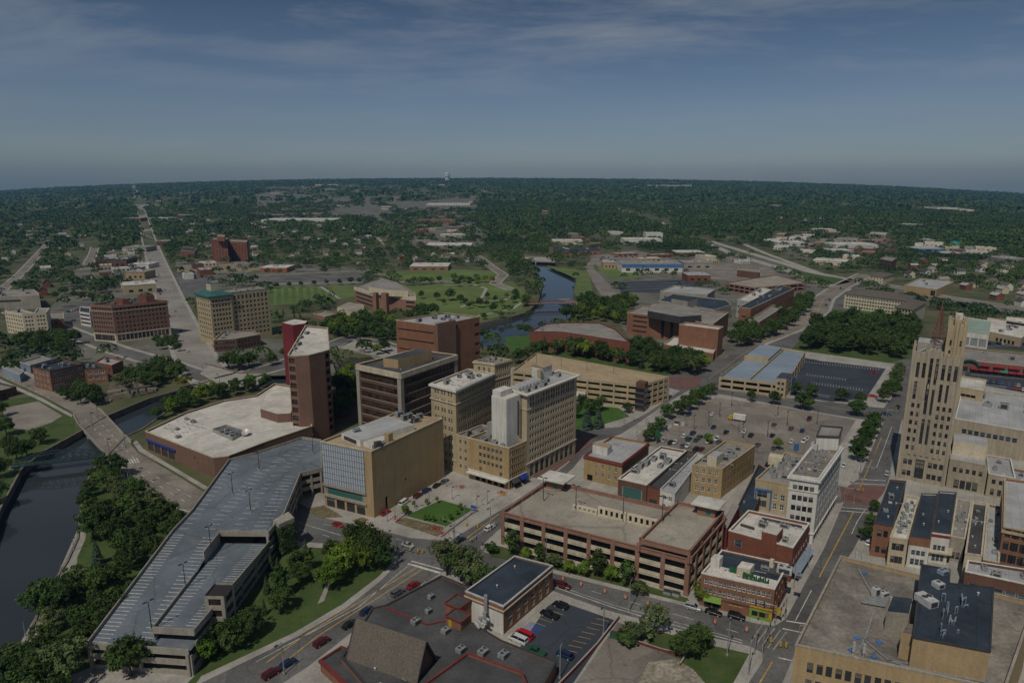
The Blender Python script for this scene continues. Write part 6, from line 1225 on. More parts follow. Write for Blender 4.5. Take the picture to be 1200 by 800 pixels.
for lb,a,b,dp,h,wl,rf in WH:
    if a[1]<300 or abs(a[1]-b[1])<2: ym=(a[1]+b[1])/2; a,b=(a[0],ym),(b[0],ym)
    A,B=G(*a,h),G(*b,h); a2=(a[0]+dp*.9,a[1]-dp); b2=(b[0]+dp*.9,b[1]-dp)
    C,D=G(*b2,h),G(*a2,h); u=(Vector(B)-Vector(A)); dd=min((Vector(D)-Vector(A)).length,.55*u.length+14,110); v=Vector((-u.y,u.x)).normalized()*dd
    z=zfar(*A); root=thing('warehouse',lb,'warehouse',(*A,z)); P=[A,B,(B[0]+v.x,B[1]+v.y),(A[0]+v.x,A[1]+v.y)]; foot(P); m=MB(); Ln=u.length; n_=max(3,int(Ln/12))
    h_=grid(Ln,n_,[(h*.22,h*.3)],-.45,2); facade(m,P[0],P[1],0,h,h_,0,.3)
    for i in (1,2,3): facade(m,P[i],P[(i+1)%4],0,h,[])
    m.v=[(x,y,q+z) for x,y,q in m.v]; m.build('wall',[wl],root)
    m=MB(); pp,qq=Vector(A),Vector(B); d_=(qq-pp).normalized(); n3=Vector((d_.y,-d_.x))*-.28
    for x0,z0_,x1,z1_ in h_:
        e=pp+d_*x0+n3;f=pp+d_*x1+n3; m.face([(e.x,e.y,z+z0_),(f.x,f.y,z+z0_),(f.x,f.y,z+z1_),(e.x,e.y,z+z1_)])
    m.build('window',['glass'],root).__setitem__('kind','stuff')
    m=MB(); m.prism(inset(P,-.3),z+h,z+h+.5,0); r_=m.build('roof',[rf],root)
    if 'blue topped white' in lb: m=MB(); e=pp-n3*1.4;f=qq-n3*1.4; m.bar((e.x,e.y,z+h-1.6),(f.x,f.y,z+h-1.6),.4,4.4); m.build('blue_band',['blue_wall'],root)
    rr=random.Random(len(lb)*7+int(a[0]))
    for k in range(4): q=lerp(lerp(P[0],P[1],rr.uniform(.1,.9)),lerp(P[3],P[2],rr.uniform(.1,.9)),rr.uniform(.2,.8)); m=MB(); m.box(q[0],q[1],z+h+.5,z+h+2.2,4,3,rr.random()); m.build('roof_unit',['metal_light'],root)
# water tower and chimneys far off
def far_z(x,y): return zfar(x,y)
q=G(524.5,229); z=far_z(*q); rt=thing('water_tower','pale water tower standing above the far woods','water tower',(*q,z)); m=MB(); sc_=math.hypot(*q)/800
m.tube((*q,z),(*q,z+sc_*4),sc_*2.3,n=12); m.build('pedestal',['white_wall'],rt); m=MB(); 
for a,b,r1_,r2_ in ((4,4.6,2.3,2.9),(4.6,8.2,2.9,2.9),(8.2,9.,2.9,1.6)): m.tube((*q,z+sc_*a),(*q,z+sc_*b),sc_*r1_,sc_*r2_,n=14)
m.build('tank',['white_wall'],rt)
for k,(x,y,h,lb) in enumerate(((235,245,80,'thin radio mast in the left woods'),(401,229,60,'slim pale stack beside the far white sheds'))):
    q=G(x,y); z=far_z(*q); m=MB(); m.tube((q[0],q[1],z),(q[0],q[1],z+h),2.2 if k==1 else .9,1.5 if k==1 else .5); o=m.build('chimney_stack' if k else 'radio_mast',['white_wall' if k else 'metal_dark'],None,(q[0],q[1],z)); tag(o,lb,'chimney' if k else 'mast')
# ------------------------------------------------ bridges
def bridge(label,Lp,Rp,th,piers,rail='stone_wall',z=0.,walkw=2.4,surface='concrete'):
    A=Gs(Lp);B=Gs(Rp); root=thing('road_bridge',label,'bridge',(*A[0],0)); m=MB(); P=ccw(A+B[::-1]); m.prism(P,z-th,z+KZ+.02,0,0,True); m.build('deck',[surface],root)
    for ch in (A,B):
        for a,b in zip(ch,ch[1:]):
            m=MB(); m.wall(a,b,z+.1,z+1.15,.4,0); m.build('parapet',[rail],root)
    for t in piers:
        a,b=lerp(A[0],A[-1],t),lerp(B[0],B[-1],t); m=MB(); m.wall(a,b,-5.5,z-th+.02,1.6,0); m.build('pier',[rail],root)
    return root
bridge('concrete road bridge with low parapets crossing the river near the truss footbridge',[(86,487),(92,498),(125,533.5),(131,540)],[(104,472),(118,481),(146,511),(154,518)],1.0,(.42,),'concrete_wall')
bridge('wide avenue bridge crossing the canal near the tan towers',[(233,439),(262,455),(300,455)],[(245,428),(280,438),(312,438)],1.0,(.5,),'stone_wall')
bridge('low road bridge over the canal beyond the brown tower',[(396,408),(440,418),(468,424)],[(412,399),(445,404),(480,412)],1.2,(.33,.66),'concrete_wall')
bridge('far flat road bridge where the river leaves the woods',[(606,306),(650,308)],[(606,302),(650,303)],1.,(.5,),'concrete_wall',1.0)
def truss(label,a,b,zt,hgt,wd,n,mat,arch=False,rail=False):
    p,q=Vector(G3(*a,zt)),Vector(G3(*b,zt)); root=thing('footbridge',label,'footbridge',p); d=(q-p).normalized(); nn=Vector((-d.y,d.x,0))*wd/2; Ln=(q-p).length
    m=MB(); m.bar(p+Vector((0,0,-.3)),q+Vector((0,0,-.3)),wd,.4); m.build('deck',['concrete' if not arch else mat],root)
    for s in (-1,1):
        f=lambda t,hh: p+d*(Ln*t)+nn*s+Vector((0,0,hh)); top=lambda t: hgt*(math.sin(math.pi*min(.98,max(.02,t)))**.6 if arch else 1)
        m=MB(); 
        for k in range(n):
            t0,t1=k/n,(k+1)/n; m.bar(f(t0,top(t0)),f(t1,top(t1)),.32); m.bar(f(t0,0),f(t1,0),.4); m.bar(f(t1,0),f(t1,top(t1)),.2)
            m.bar(f(t0,0),f(t1,top(t1)),.16) if k<n/2 else m.bar(f(t1,0),f(t0,top(t0)),.16)
        m.build('truss_side',[mat],root)
    for t in (0,1):
        m=MB(); c=p+d*(Ln*t); m.box(c.x,c.y,-5.5,zt-.5,2.2,wd+1.2,math.atan2(d.y,d.x)); m.build('abutment',['stone_wall'],root)
truss('dark green arched truss footbridge over the river, left',(14,546),(122,533),.9,4.2,3.4,12,'truss_green',True)
truss('rusty flat footbridge crossing the wide river in the park',(615,356),(674,354.5),1.6,2.6,4,16,'rust')
# low walls
def lowwall(label,pts,h,t,mat,top=None):
    P=Gs(pts); m=MB()
    for a,b in zip(P,P[1:]): m.wall(a,b,KZ-.02,KZ+h,t,0,1 if top else 0)
    tag(m.build('brick_wall' if 'brick' in label else 'garden_wall',[mat]+([top] if top else []),None,(*P[0],0)),label,'wall')
lowwall('long low red brick wall between the church parking and the gravel lot',[(725,725),(700,757),(672,787),(645,815)],1.1,.4,'trim_red','concrete')
lowwall('short low red brick wall bordering the corner lawn',[(748,754),(772,762),(803,770),(797,780)],.8,.4,'trim_red','concrete')
lowwall('white stone retaining wall around the plaza planting',[(463,612),(474,604)],.6,.5,'concrete'); lowwall('white stone wall on the street side of the plaza lawn',[(516,630),(556,600)],.6,.5,'concrete'); lowwall('pale stone edging wall between lawn and flower bed',[(475,606),(522,618)],.4,.4,'concrete')
# ruined terraces on the canal bank
rn=random.Random(2)
for k in range(26):
    x,y=rn.uniform(125,178),0; y=462-(x-125)*.22+rn.uniform(-9,9); q=G(x,y); m=MB(); m.box(q[0],q[1],0,rn.uniform(.8,3),rn.uniform(3,11),rn.uniform(1,4),rn.choice((.5,.5,2.07,.2))); tag(m.build('terrace_block',['stone_wall'],None,(q[0],q[1],0)),'weathered concrete terrace block on the canal bank beside the bridge','terrace','terrace blocks on the canal bank')
m=MB(); 
for x,y in ((153,466),(163,464),(172,462)): q=G(x,y); m.box(q[0],q[1],0,4.5,.7,.7)
a,b=G(150,467),G(177,461); m.wall(a,b,4.4,5.2,1.2); m.wall(a,(a[0]+6,a[1]+8),4.4,5.2,1.); o=m.build('ruin_frame',['stone_wall'],None,(*a,0)); tag(o,'open concrete frame standing in the terraced ruin by the canal','ruin')
# ---------------------------------------------------------------- trees and plants
def leafmat(name,col,rand=.3,big=0):
    m=bpy.data.materials.new(name); m.use_nodes=True; t=m.node_tree; n=t.nodes; l=t.links; b=n['Principled BSDF']; b.inputs['Roughness'].default_value=.75; b.inputs['Specular IOR Level'].default_value=.15
    g=n.new('ShaderNodeNewGeometry'); q=n.new('ShaderNodeTexNoise'); q.inputs['Scale'].default_value=.09 if big else .33; q.inputs['Detail'].default_value=3; l.new(g.outputs['Position'],q.inputs['Vector'])
    r=n.new('ShaderNodeValToRGB'); r.color_ramp.elements[0].position=.34; r.color_ramp.elements[1].position=.68
    r.color_ramp.elements[0].color=(col[0]*.62,col[1]*.66,col[2]*.7,1); r.color_ramp.elements[1].color=(col[0]*1.45,col[1]*1.35,col[2]*1.15,1); l.new(q.outputs['Fac'],r.inputs[0])
    oi=n.new('ShaderNodeObjectInfo'); h=n.new('ShaderNodeHueSaturation')
    if big:
        q2=n.new('ShaderNodeTexNoise'); q2.inputs['Scale'].default_value=big; q2.inputs['Detail'].default_value=5; l.new(g.outputs['Position'],q2.inputs['Vector']); mx_=n.new('ShaderNodeMix'); mx_.data_type='RGBA'; mx_.blend_type='MULTIPLY'; mx_.inputs['Factor'].default_value=1; l.new(r.outputs[0],mx_.inputs['A']); rr_=n.new('ShaderNodeValToRGB'); rr_.color_ramp.elements[0].position=.35; rr_.color_ramp.elements[1].position=.65; rr_.color_ramp.elements[0].color=(.62,.72,.8,1); rr_.color_ramp.elements[1].color=(1.5,1.35,1.0,1); l.new(q2.outputs['Fac'],rr_.inputs[0]); l.new(rr_.outputs[0],mx_.inputs['B'])
    def mr(a,bb,src):
        k=n.new('ShaderNodeMapRange'); k.inputs[3].default_value=a; k.inputs[4].default_value=bb; l.new(src,k.inputs[0]); return k.outputs[0]
    l.new(mr(.485,.52,oi.outputs['Random']),h.inputs['Hue'])
    mm=n.new('ShaderNodeMath'); mm.operation='MULTIPLY'; mm.inputs[1].default_value=7.31; l.new(oi.outputs['Random'],mm.inputs[0]); fr=n.new('ShaderNodeMath'); fr.operation='FRACT'; l.new(mm.outputs[0],fr.inputs[0]); l.new(mr(1-rand,1+rand,fr.outputs[0]),h.inputs['Value'])
    l.new(mx_.outputs['Result'] if big else r.outputs[0],h.inputs['Color']); l.new(h.outputs[0],b.inputs['Base Color']); MT[name]=m
leafmat('leaf',(.05,.086,.023)); leafmat('leaf_bright',(.11,.17,.022)); leafmat('leaf_gray',(.085,.11,.045)); leafmat('needle',(.04,.07,.032)); leafmat('needle_blue',(.045,.072,.058)); leafmat('leaf_yellow',(.13,.14,.018)); leafmat('leaf_far',(.048,.079,.029),0.,.006)
M('bark',(.10,.075,.05),var=.3,sc=.5,streak=.3)
def quads(C,Nn,size,rngx):
    """square leaf clumps at centres C, facing roughly Nn, as one vertex array"""
    n=len(C); a=rngx.normal(size=(n,3)); u=np.cross(Nn,a); u/=np.linalg.norm(u,axis=1)[:,None]+1e-9; v=np.cross(Nn,u); s=size[:,None]
    k=rngx.uniform(.6,1.25,size=(n,4)); 
    return np.stack([C+u*s*k[:,0:1],C+v*s*k[:,1:2],C-u*s*k[:,2:3],C-v*s*k[:,3:4]],1)
def mesh_np(name,V,mats,mi=None):
    n=V.shape[0]; me=bpy.data.meshes.new(name); me.vertices.add(n*4); me.vertices.foreach_set('co',V.reshape(-1).astype(np.float32)); me.loops.add(n*4); me.loops.foreach_set('vertex_index',np.arange(n*4,dtype=np.int32)); me.polygons.add(n); me.polygons.foreach_set('loop_start',np.arange(0,n*4,4,dtype=np.int32))
    try: me.polygons.foreach_set('loop_total',np.full(n,4,np.int32))
    except Exception: pass
    for x in mats: me.materials.append(MT[x])
    if mi is not None: me.polygons.foreach_set('material_index',mi.astype(np.int32))
    me.update(calc_edges=True); return me
def crown_np(r,kind,ncl,per,leaf):
    """a crown of unit height 1 (z 0..1), leaf clumps gathered on boughs"""
    C=[];Nn=[];Sz=[]
    if kind=='conifer':
        for k in range(ncl):
            t=(k+.5)/ncl; z=.06+.92*t; rad=.235*(1-t)**.8*r.uniform(.75,1.1)+.01; a=r.uniform(0,6.283)
            for j in range(per):
                f=r.uniform(.25,1)**.6; aa=a+r.normal()*.3; C.append((rad*f*math.cos(aa),rad*f*math.sin(aa),z-.06*f+r.normal()*.01)); Nn.append((math.cos(aa)*.6,math.sin(aa)*.6,.8+r.normal()*.3)); Sz.append(leaf*r.uniform(.6,1.2)*(1-.5*t))
    else:
        lob=[]; nl=int(r.integers(9,14))
        for k in range(nl):
            a=6.283*k/nl+r.uniform(-.4,.4); e=r.uniform(-.45,.75); rr=r.uniform(.13,.35); lob.append((np.array([rr*math.cos(a),rr*math.sin(a),.58+e*.28]),r.uniform(.10,.205)))
        lob.append((np.array([r.uniform(-.06,.06),r.uniform(-.06,.06),.82]),.17)); lob.append((np.array([0,0,.55]),.24))
        if kind=='tall': lob=[(np.array([c[0]*.6,c[1]*.6,c[2]*1.0]),q*.75) for c,q in lob]+[(np.array([0,0,.9]),.1),(np.array([0,0,.3]),.13)]
        for k in range(ncl):
            c,q=lob[int(r.integers(len(lob)))]; d=r.normal(size=3); d/=np.linalg.norm(d); d[2]=d[2]*.85+.1; b=c+d*q*r.uniform(.7,1.12)
            for j in range(per):
                C.append(b+r.normal(size=3)*.032); w=d+r.normal(size=3)*.55; w[2]+=.35; Nn.append(w); Sz.append(leaf*r.uniform(.55,1.3))
    C=np.array(C);Nn=np.array(Nn); Nn/=np.linalg.norm(Nn,axis=1)[:,None]; return quads(C,Nn,np.array(Sz),r)
def trunk_mesh(kind,r):
    m=MB(); 
    if kind=='conifer': m.tube((0,0,-.01),(0,0,.9),.022,.004,7)
    else:
        m.tube((0,0,-.02),(.01,0,.3),.032,.022,8); m.tube((.01,0,.3),(0,.01,.62),.022,.010,7)
        for k in range(5):
            a=k*1.3+r.uniform(-.3,.3); z=.24+.07*k; m.tube((.008,0,z),(.24*math.cos(a),.24*math.sin(a),z+.2),.013,.004,6)
    o=m.build('trunk',['bark']); me=o.data; bpy.data.objects.remove(o); return me
TR=[]
def make_tree(nm,kind,mat,seed,ncl,per,leaf):
    r=np.random.default_rng(seed); rt=bpy.data.objects.new(nm,None); COL.objects.link(rt); ORG[rt.name]=(0,0,0)
    t=bpy.data.objects.new('trunk',trunk_mesh(kind,r)); COL.objects.link(t); t.parent=rt
    c=bpy.data.objects.new('crown',mesh_np('crown',crown_np(r,kind,ncl,per,leaf),[mat])); COL.objects.link(c); c.parent=rt
    return Proto(rt)
TP={'b':[make_tree('broadleaf_tree','broad','leaf',s,200,24,.0255) for s in (1,2,3,4)],'l':[make_tree('broadleaf_tree','broad','leaf_bright',s,190,22,.0255) for s in (5,6)],'g':[make_tree('broadleaf_tree','broad','leaf_gray',s,180,20,.0255) for s in (7,8)],
 'c':[make_tree('conifer_tree','conifer','needle',s,150,9,.034) for s in (9,10)],'s':[make_tree('spruce_tree','conifer','needle_blue',11,150,9,.036)],'t':[make_tree('columnar_tree','tall','leaf',s,130,11,.036) for s in (12,13)],'y':[make_tree('broadleaf_tree','broad','leaf_yellow',14,130,11,.04)],'h':[make_tree('shrub','broad','leaf',15,90,10,.06),make_tree('shrub','broad','leaf_gray',16,90,10,.06)],'d':[make_tree('broadleaf_tree','broad','leaf_gray',17,75,9,.036)]}
TPOS=[]
nT=0
WANT=[]
def plant(k,x,y,h,label,group,wide=1.,cat='tree',z=KZ):
    TPOS.append((x,y,h*.35)); w=h*wide*random.uniform(.9,1.12); WANT.append((k,x,y,h,label,group,w,w*random.uniform(.92,1.08),random.choice(TP[k]),random.uniform(0,6.28),'shrub' if k=='h' else cat,z))
def grow():
    """the trees that show largest stand as trees of their own, the small rest as one mass"""
    one={}; rest=[]
    for q in sorted(WANT,key=lambda q:-q[3]/math.hypot(q[1],q[2])):
        nm=q[8].r.name.split('.')[0]; one[nm]=one.get(nm,0)+1
        if one[nm]>290: rest.append(q); continue
        q[8].put((q[1],q[2],q[11]),q[9],(q[6],q[7],q[3]),q[4],q[5],q[10])
    print('trees',len(WANT),'in the mass',len(rest))
    if rest:
        Vs=[];Mi=[];mats=['leaf','leaf_bright','leaf_gray','leaf_yellow']
        for q in rest:
            me=[c for c in q[8].r.children if c.name.startswith('crown')][0].data; n=len(me.vertices); a=np.empty(n*3,np.float32); me.vertices.foreach_get('co',a); a=a.reshape(-1,3)*np.array([q[6],q[7],q[3]]); c,s=math.cos(q[9]),math.sin(q[9])
            b=np.stack([a[:,0]*c-a[:,1]*s+q[1],a[:,0]*s+a[:,1]*c+q[2],a[:,2]+q[11]],1).reshape(-1,4,3); Vs.append(b); Mi.append(np.full(len(b),mats.index(me.materials[0].name)))
        o=bpy.data.objects.new('distant_trees',mesh_np('distant_trees',np.concatenate(Vs),mats,np.concatenate(Mi))); COL.objects.link(o); tag(o,'small far trees scattered between college, canal and avenue','trees',None,'stuff')
def at_px(k,lst,label,group=None,wide=1.):
    for a in lst: q=G(a[0],a[1]); plant(k,q[0],q[1],a[2],label,group or label,wide)
def fill(poly,spacing,hr,kinds,label,group,nmax=99,wide=1.,avoid=True):
    P=Gs(poly); x0,x1=min(p[0] for p in P),max(p[0] for p in P); y0,y1=min(p[1] for p in P),max(p[1] for p in P); done=[]
    for _ in range(4000):
        if len(done)>=nmax: break
        x,y=random.uniform(x0,x1),random.uniform(y0,y1)
        if not inpoly(x,y,P) or any((x-a)**2+(y-b)**2<spacing**2 for a,b in done): continue
        if avoid and any(b0<x<b1 and c0<y<c1 and inpoly(x,y,Fp) for Fp,b0,b1,c0,c1 in FOOT): continue
        if inpoly(x,y,RIVER): continue
        done.append((x,y)); plant(random.choice(kinds),x,y,random.uniform(*hr),label,group,wide)
fill([(101,590),(112,566),(135,556),(170,582),(205,600),(220,608),(205,632),(180,660),(150,672),(128,650),(104,640)],6.0,(7,12),'bbbbg','leafy green tree between river path and blue parking deck, upper grove','trees of the upper riverside grove',25)
fill([(40,745),(60,712),(88,690),(112,680),(150,690),(160,705),(130,745),(95,790),(60,840),(20,880),(20,800)],6.0,(7,12),'bbbbg','leafy green tree between river path and blue parking deck, lower grove','trees of the lower riverside grove',25)
at_px('s',[(115,662,9)],'blue green spruce on the river lawn beside the path'); at_px('b',[(154,792,11)],'round tree in front of the near end of the blue parking deck'); at_px('b',[(6,800,9),(14,792,8)],'dark tree cut by the lower left corner','trees at the lower left corner')
at_px('l',[(240,775,7)],'bright green young tree beside the deck stair tower by the street'); at_px('b',[(272,760,9)],'large rounded tree right of the deck stair tower')
at_px('b',[(294,745,8.5),(331,716,8),(352,684,7)],'rounded tree on the island lawn near the blue deck','rounded trees on the island lawn')
at_px('t',[(330,700,10),(348,672,8),(362,668,7)],'narrow tree on the island lawn below the ivy stair','narrow trees on the island lawn')
at_px('c',[(313,695,6),(326,672,6),(358,647,5),(350,660,5),(318,668,6),(310,720,5)],'small dark conifer on the island lawn','conifers on the island lawn')
at_px('l',[(397,678,11),(388,690,9),(408,660,9),(425,668,9)],'bright yellow green tree at the island corner','bright trees at the island corner')
at_px('b',[(436,660,12),(420,648,11),(445,668,9),(388,655,7)],'large dark green tree at the island corner','dark trees at the island corner')
at_px('g',[(524,674,12),(552,690,12)],'gray green spreading tree at the church street corner','gray green trees at the church corner',1.1); at_px('b',[(540,680,11),(569,694,9)],'dark green tree between the corner street and the brick building','dark trees at the church corner')
at_px('t',[(600,650,8.5),(632,661,7.5),(700,676,9),(733,688,9)],'upright tree in the verge of the brick garage','upright trees along the brick garage'); at_px('l',[(617,657,5),(667,673,5),(685,676,5.5),(716,683,6)],'young bright tree in the verge of the brick garage','young trees along the brick garage'); at_px('h',[(649,664,4.5),(750,697,4),(577,648,3.5)],'low gray green bush in the verge of the brick garage','bushes along the brick garage',1.5)
at_px('l',[(824,706,7.5)],'climbing green tree against the left wall of the corner store')
at_px('d',[(768,741,10)],'thin half bare tree on the corner lawn by the street'); at_px('b',[(812,768,9),(796,770,7)],'full green tree on the corner lawn beside the low brick wall','full trees on the corner lawn'); at_px('h',[(742,752,5),(752,748,5),(735,757,4)],'dark bush at the edge of the gravel lot','bushes at the gravel lot',1.5); at_px('y',[(829,760,4)],'small yellowish sapling on the corner lawn')
at_px('l',[(485,595,3),(476,601,2.8),(500,592,2.8),(512,590,3),(540,599,3.4),(535,604,3),(528,610,3),(508,612,3),(502,611,3.2),(497,611,3),(520,613,3)],'thin yellow green sapling round the plaza lawn','saplings round the plaza lawn',.6)
at_px('l',[(475,603,4)],'yellow sapling at the plaza corner wall')
at_px('b',[(782,490,8),(796,486,8),(805,480,8),(815,474,9),(824,468,8),(832,463,7)],'round street tree along the car park edge facing the beige garage','street trees on the left edge of the car park',1.2); at_px('b',[(766,512,7),(774,505,7),(760,518,6)],'spreading tree at the near corner of the car park','trees at the near corner of the car park',1.2)
at_px('b',[(880,471,7),(907,474,8)],'small round tree between the blue garage and the car park','trees in front of the blue garage'); at_px('b',[(941,480,10),(1003,487,9)],'wide tree on the upper verge of the car park','wide trees on the upper car park verge',1.2)
at_px('b',[(933,463,8),(951,466,8),(986,471,8),(1008,474,7)],'dark tree at the front of the dark parking lot','trees at the front of the dark lot'); fill([(1028,474),(1040,455),(1048,438),(1056,436),(1050,462),(1040,478)],5,(6,9),'bbg','small dark tree in the row beside the dark parking lot','tree row beside the dark lot',12)
at_px('b',[(1024,500,8),(1020,508,8),(1014,520,8),(1007,530,8),(1005,540,8),(1018,514,8)],'round tree along the far street edge of the car park','street trees on the right edge of the car park',1.1)
at_px('b',[(1024,600,5),(1021,617,5),(1015,634,6)],'street tree before the orange brick corner building','street trees at the orange brick building'); at_px('l',[(911,527,6),(831,520,5)],'lone bright tree at the near edge of the car park','lone trees at the near car park edge')
at_px('s',[(688,503,12),(701,501,12)],'tall blue green spruce on the lawn behind the hotel','pair of spruces behind the hotel',1.2); at_px('b',[(690,487,9),(702,482,9),(680,478,8),(735,484,6),(675,490,8)],'round tree around the small lawn behind the hotel','round trees behind the hotel')
fill([(600,428),(640,408),(700,408),(760,415),(820,430),(828,438),(800,441),(740,430),(650,416)],6.5,(8,14),'bbbclgb','mixed tree in the belt behind the beige garage','trees behind the beige garage',44)
fill([(645,378),(665,372),(700,362),(735,352),(745,358),(735,372),(740,384),(700,376),(660,376)],6.5,(9,14),'bbl','rounded tree between the octagonal hall and the river','trees by the octagonal hall',52)
at_px('b',[(689,361,17),(697,364,16),(683,362,14)],'big spreading tree on the riverbank by the park road','big trees on the riverbank',1.3)
fill([(850,402),(866,388),(900,378),(925,368),(935,352),(950,350),(945,372),(905,395),(880,404),(862,415)],6.2,(9,13),'bb','dense tree along the right side of the long brick college building','trees by the long college building',46)
fill([(935,405),(960,382),(1000,378),(1045,380),(1070,376),(1075,395),(1066,412),(1050,420),(1000,416),(950,412)],6.2,(10,16),'bbbb','dense tree in the grove above the dark parking lot','grove above the dark parking lot',75)
fill([(388,498),(392,470),(400,440),(412,425),(450,412),(462,414),(440,432),(425,440),(420,470),(410,492)],6,(7,11),'bllb','bright leafy tree between the brown tower and the banded office','trees by the brown tower',26)
fill([(165,500),(175,486),(215,468),(250,461),(300,450),(325,450),(300,458),(250,470),(215,482)],5.5,(6,9),'bbl','leafy tree along the canal behind the white roofed hall','trees along the canal hall',26)
at_px('y',[(213,455,7),(220,453,7)],'yellow green tree at the canal bridge corner','yellow trees at the canal bridge')
fill([(75,468),(90,456),(110,462),(120,478),(100,476)],5,(7,10),'bb','dense tree at the canal end of the bridge road','trees at the bridge road end',12); fill([(132,453),(150,440),(180,434),(205,432),(215,440),(200,450),(160,460)],6,(7,11),'bbg','dense tree on the canal bank beyond the ruined terraces','trees beyond the terraces',22)
fill([(175,402),(200,398),(212,404),(208,415),(190,412)],6,(6,9),'bb','dark tree in the triangle by the avenue bridge','trees in the avenue triangle',10); at_px('b',[(268,432,12),(280,434,11),(292,430,10),(318,428,9),(335,420,8)],'large tree on the bank below the dark red brick building','trees below the dark red building',1.2)
fill([(35,400),(75,396),(90,404),(82,418),(40,416),(10,410)],8,(9,13),'bb','dark tree between far left parking and brick office','trees near the far left parking',18); fill([(0,430),(12,425),(20,440),(0,440)],6,(5,8),'bb','small tree at the far left shed','trees at the far left shed',6)
at_px('b',[(48,520,8),(8,510,9),(20,540,9),(32,536,9),(0,560,9),(-4,590,9),(12,530,8),(-5,470,8),(2,488,8)],'dark tree along the left bank near the truss footbridge','trees on the left bank'); at_px('b',[(118,550,6),(108,562,5),(104,576,5)],'leafy bank shrub tree at the right end of the truss footbridge','bank trees at the footbridge')
fill([(378,392),(400,376),(440,372),(462,380),(468,398),(430,402),(395,400)],8,(9,14),'bbl','rounded tree below the round fronted hall','trees below the round fronted hall',28)
fill([(478,372),(500,365),(520,368),(510,382),(480,390)],7,(8,12),'b','tree between the round fronted hall and the brick river office','trees by the brick river office',8)
at_px('b',[(528,352,13),(512,352,9),(540,355,9),(494,350,9),(545,357,7),(520,357,6)],'lone park tree on the lawn beside the curved path','park lawn trees'); fill([(545,352),(600,345),(618,352),(612,366),(585,374),(548,376)],8,(6,11),'bbl','tree among the lawns between river bend and curved paths','trees at the river lawns',16); fill([(480,330),(560,326),(585,331),(560,336),(480,336)],8,(6,10),'bbl','tree along the park road above the lawns','trees along the park road',14); at_px('l',[(533,329,10),(547,330,8),(560,331,9)],'bright park tree near the park road','bright park trees'); at_px('y',[(568,331,9),(577,332,9)],'golden yellow tree beside the park road','golden park trees')
at_px('b',[(620,372,7),(610,390,8),(618,392,8),(563,398,9),(570,395,8)],'riverbank tree near the rusty footbridge','riverbank park trees')
at_px('b',[(324,338,7),(339,337,7),(353,336,7),(368,335,7),(383,334,7),(398,334,8),(411,333,9),(421,333,8)],'round tree in the row along the playing fields','tree row on the playing fields')
at_px('c',[(342,361,5),(348,361,5),(325,368,6),(332,368,6),(345,372,6),(352,372,6)],'small conifer left of the campus pavilion','conifers by the pavilion')
at_px('b',[(250,305,8),(268,318,8),(290,310,8),(225,322,7),(235,318,6)],'scattered tree on the vacant lot near the avenue','vacant lot trees'); at_px('b',[(88,350,9),(97,352,9),(107,352,8),(75,345,9),(65,350,8)],'street tree above the brown hotel','street trees above the brown hotel')
grow()
# ------------------------------------------------ the far woods: one mass of crowns
CLEAR=[Gs(P) for P in ([(118,300),(172,283),(205,350),(240,420),(140,420),(60,412),(60,380),(105,345),(150,345)],[(205,303),(318,308),(420,312),(425,362),(480,375),(380,400),(320,440),(215,420),(198,345)],[(300,233),(450,232),(560,240),(562,256),(470,260),(400,262),(300,266)],[(483,256),(545,256),(575,292),(478,292)],
 [(425,312),(590,309),(625,320),(640,372),(480,372)],[(640,290),(700,275),(775,272),(795,290),(850,300),(1000,330),(965,350),(850,440),(700,440),(640,420)],[(820,276),(870,283),(1000,314),(1210,352),(1300,370),(1300,400),(1000,334),(900,318),(830,296)],
 [(905,272),(1050,276),(1040,292),(970,300),(905,292)],[(1072,284),(1180,292),(1180,306),(1075,300)],[(738,229),(815,230),(815,234),(738,233)],[(1095,245),(1148,248),(1148,252),(1095,250)],[(545,232),(590,235),(590,242),(545,240)],[(718,249),(800,262),(800,276),(725,256)],[(496,229),(530,229),(530,235),(496,235)],[(80,285),(118,285),(104,332),(86,332)],[(970,360),(1050,362),(1050,378),(960,382)])]
WOODX=[Gs(P) for P in ([(790,262),(850,268),(840,295),(790,296),(745,298),(748,286)],[(850,303),(860,300),(905,318),(890,322)],)]
HOUSES=[]
SUB=[]
YARD=[]
def clear_at(x,y,r):
    if any(inpoly(x,y,P) for P in CLEAR) and not any(inpoly(x,y,P) for P in WOODX) and random.random()>.32: return True
    if any(inpoly(x,y,P) for P in SUB) and random.random()>.46: return True
    if inpoly(x,y,RIVER): return True
    for P,w in ROADS:
        for a,b in zip(P,P[1:]):
            if abs(a[0]-x)>w+80 and abs(b[0]-x)>w+80: continue
            dx,dy=b[0]-a[0],b[1]-a[1]; l2=dx*dx+dy*dy
            if l2<1e-6: continue
            t=max(0,min(1,((x-a[0])*dx+(y-a[1])*dy)/l2))
            if (a[0]+dx*t-x)**2+(a[1]+dy*t-y)**2<(w+r*.35)**2: return True
    for Fp,b0,b1,c0,c1 in SHEETS:
        if b0<x<b1 and c0<y<c1 and inpoly(x,y,Fp): return True
    for Fp,b0,b1,c0,c1 in FOOT:
        if b0-r*.4<x<b1+r*.4 and c0-r<y<c1+r*.4: return True
    return False
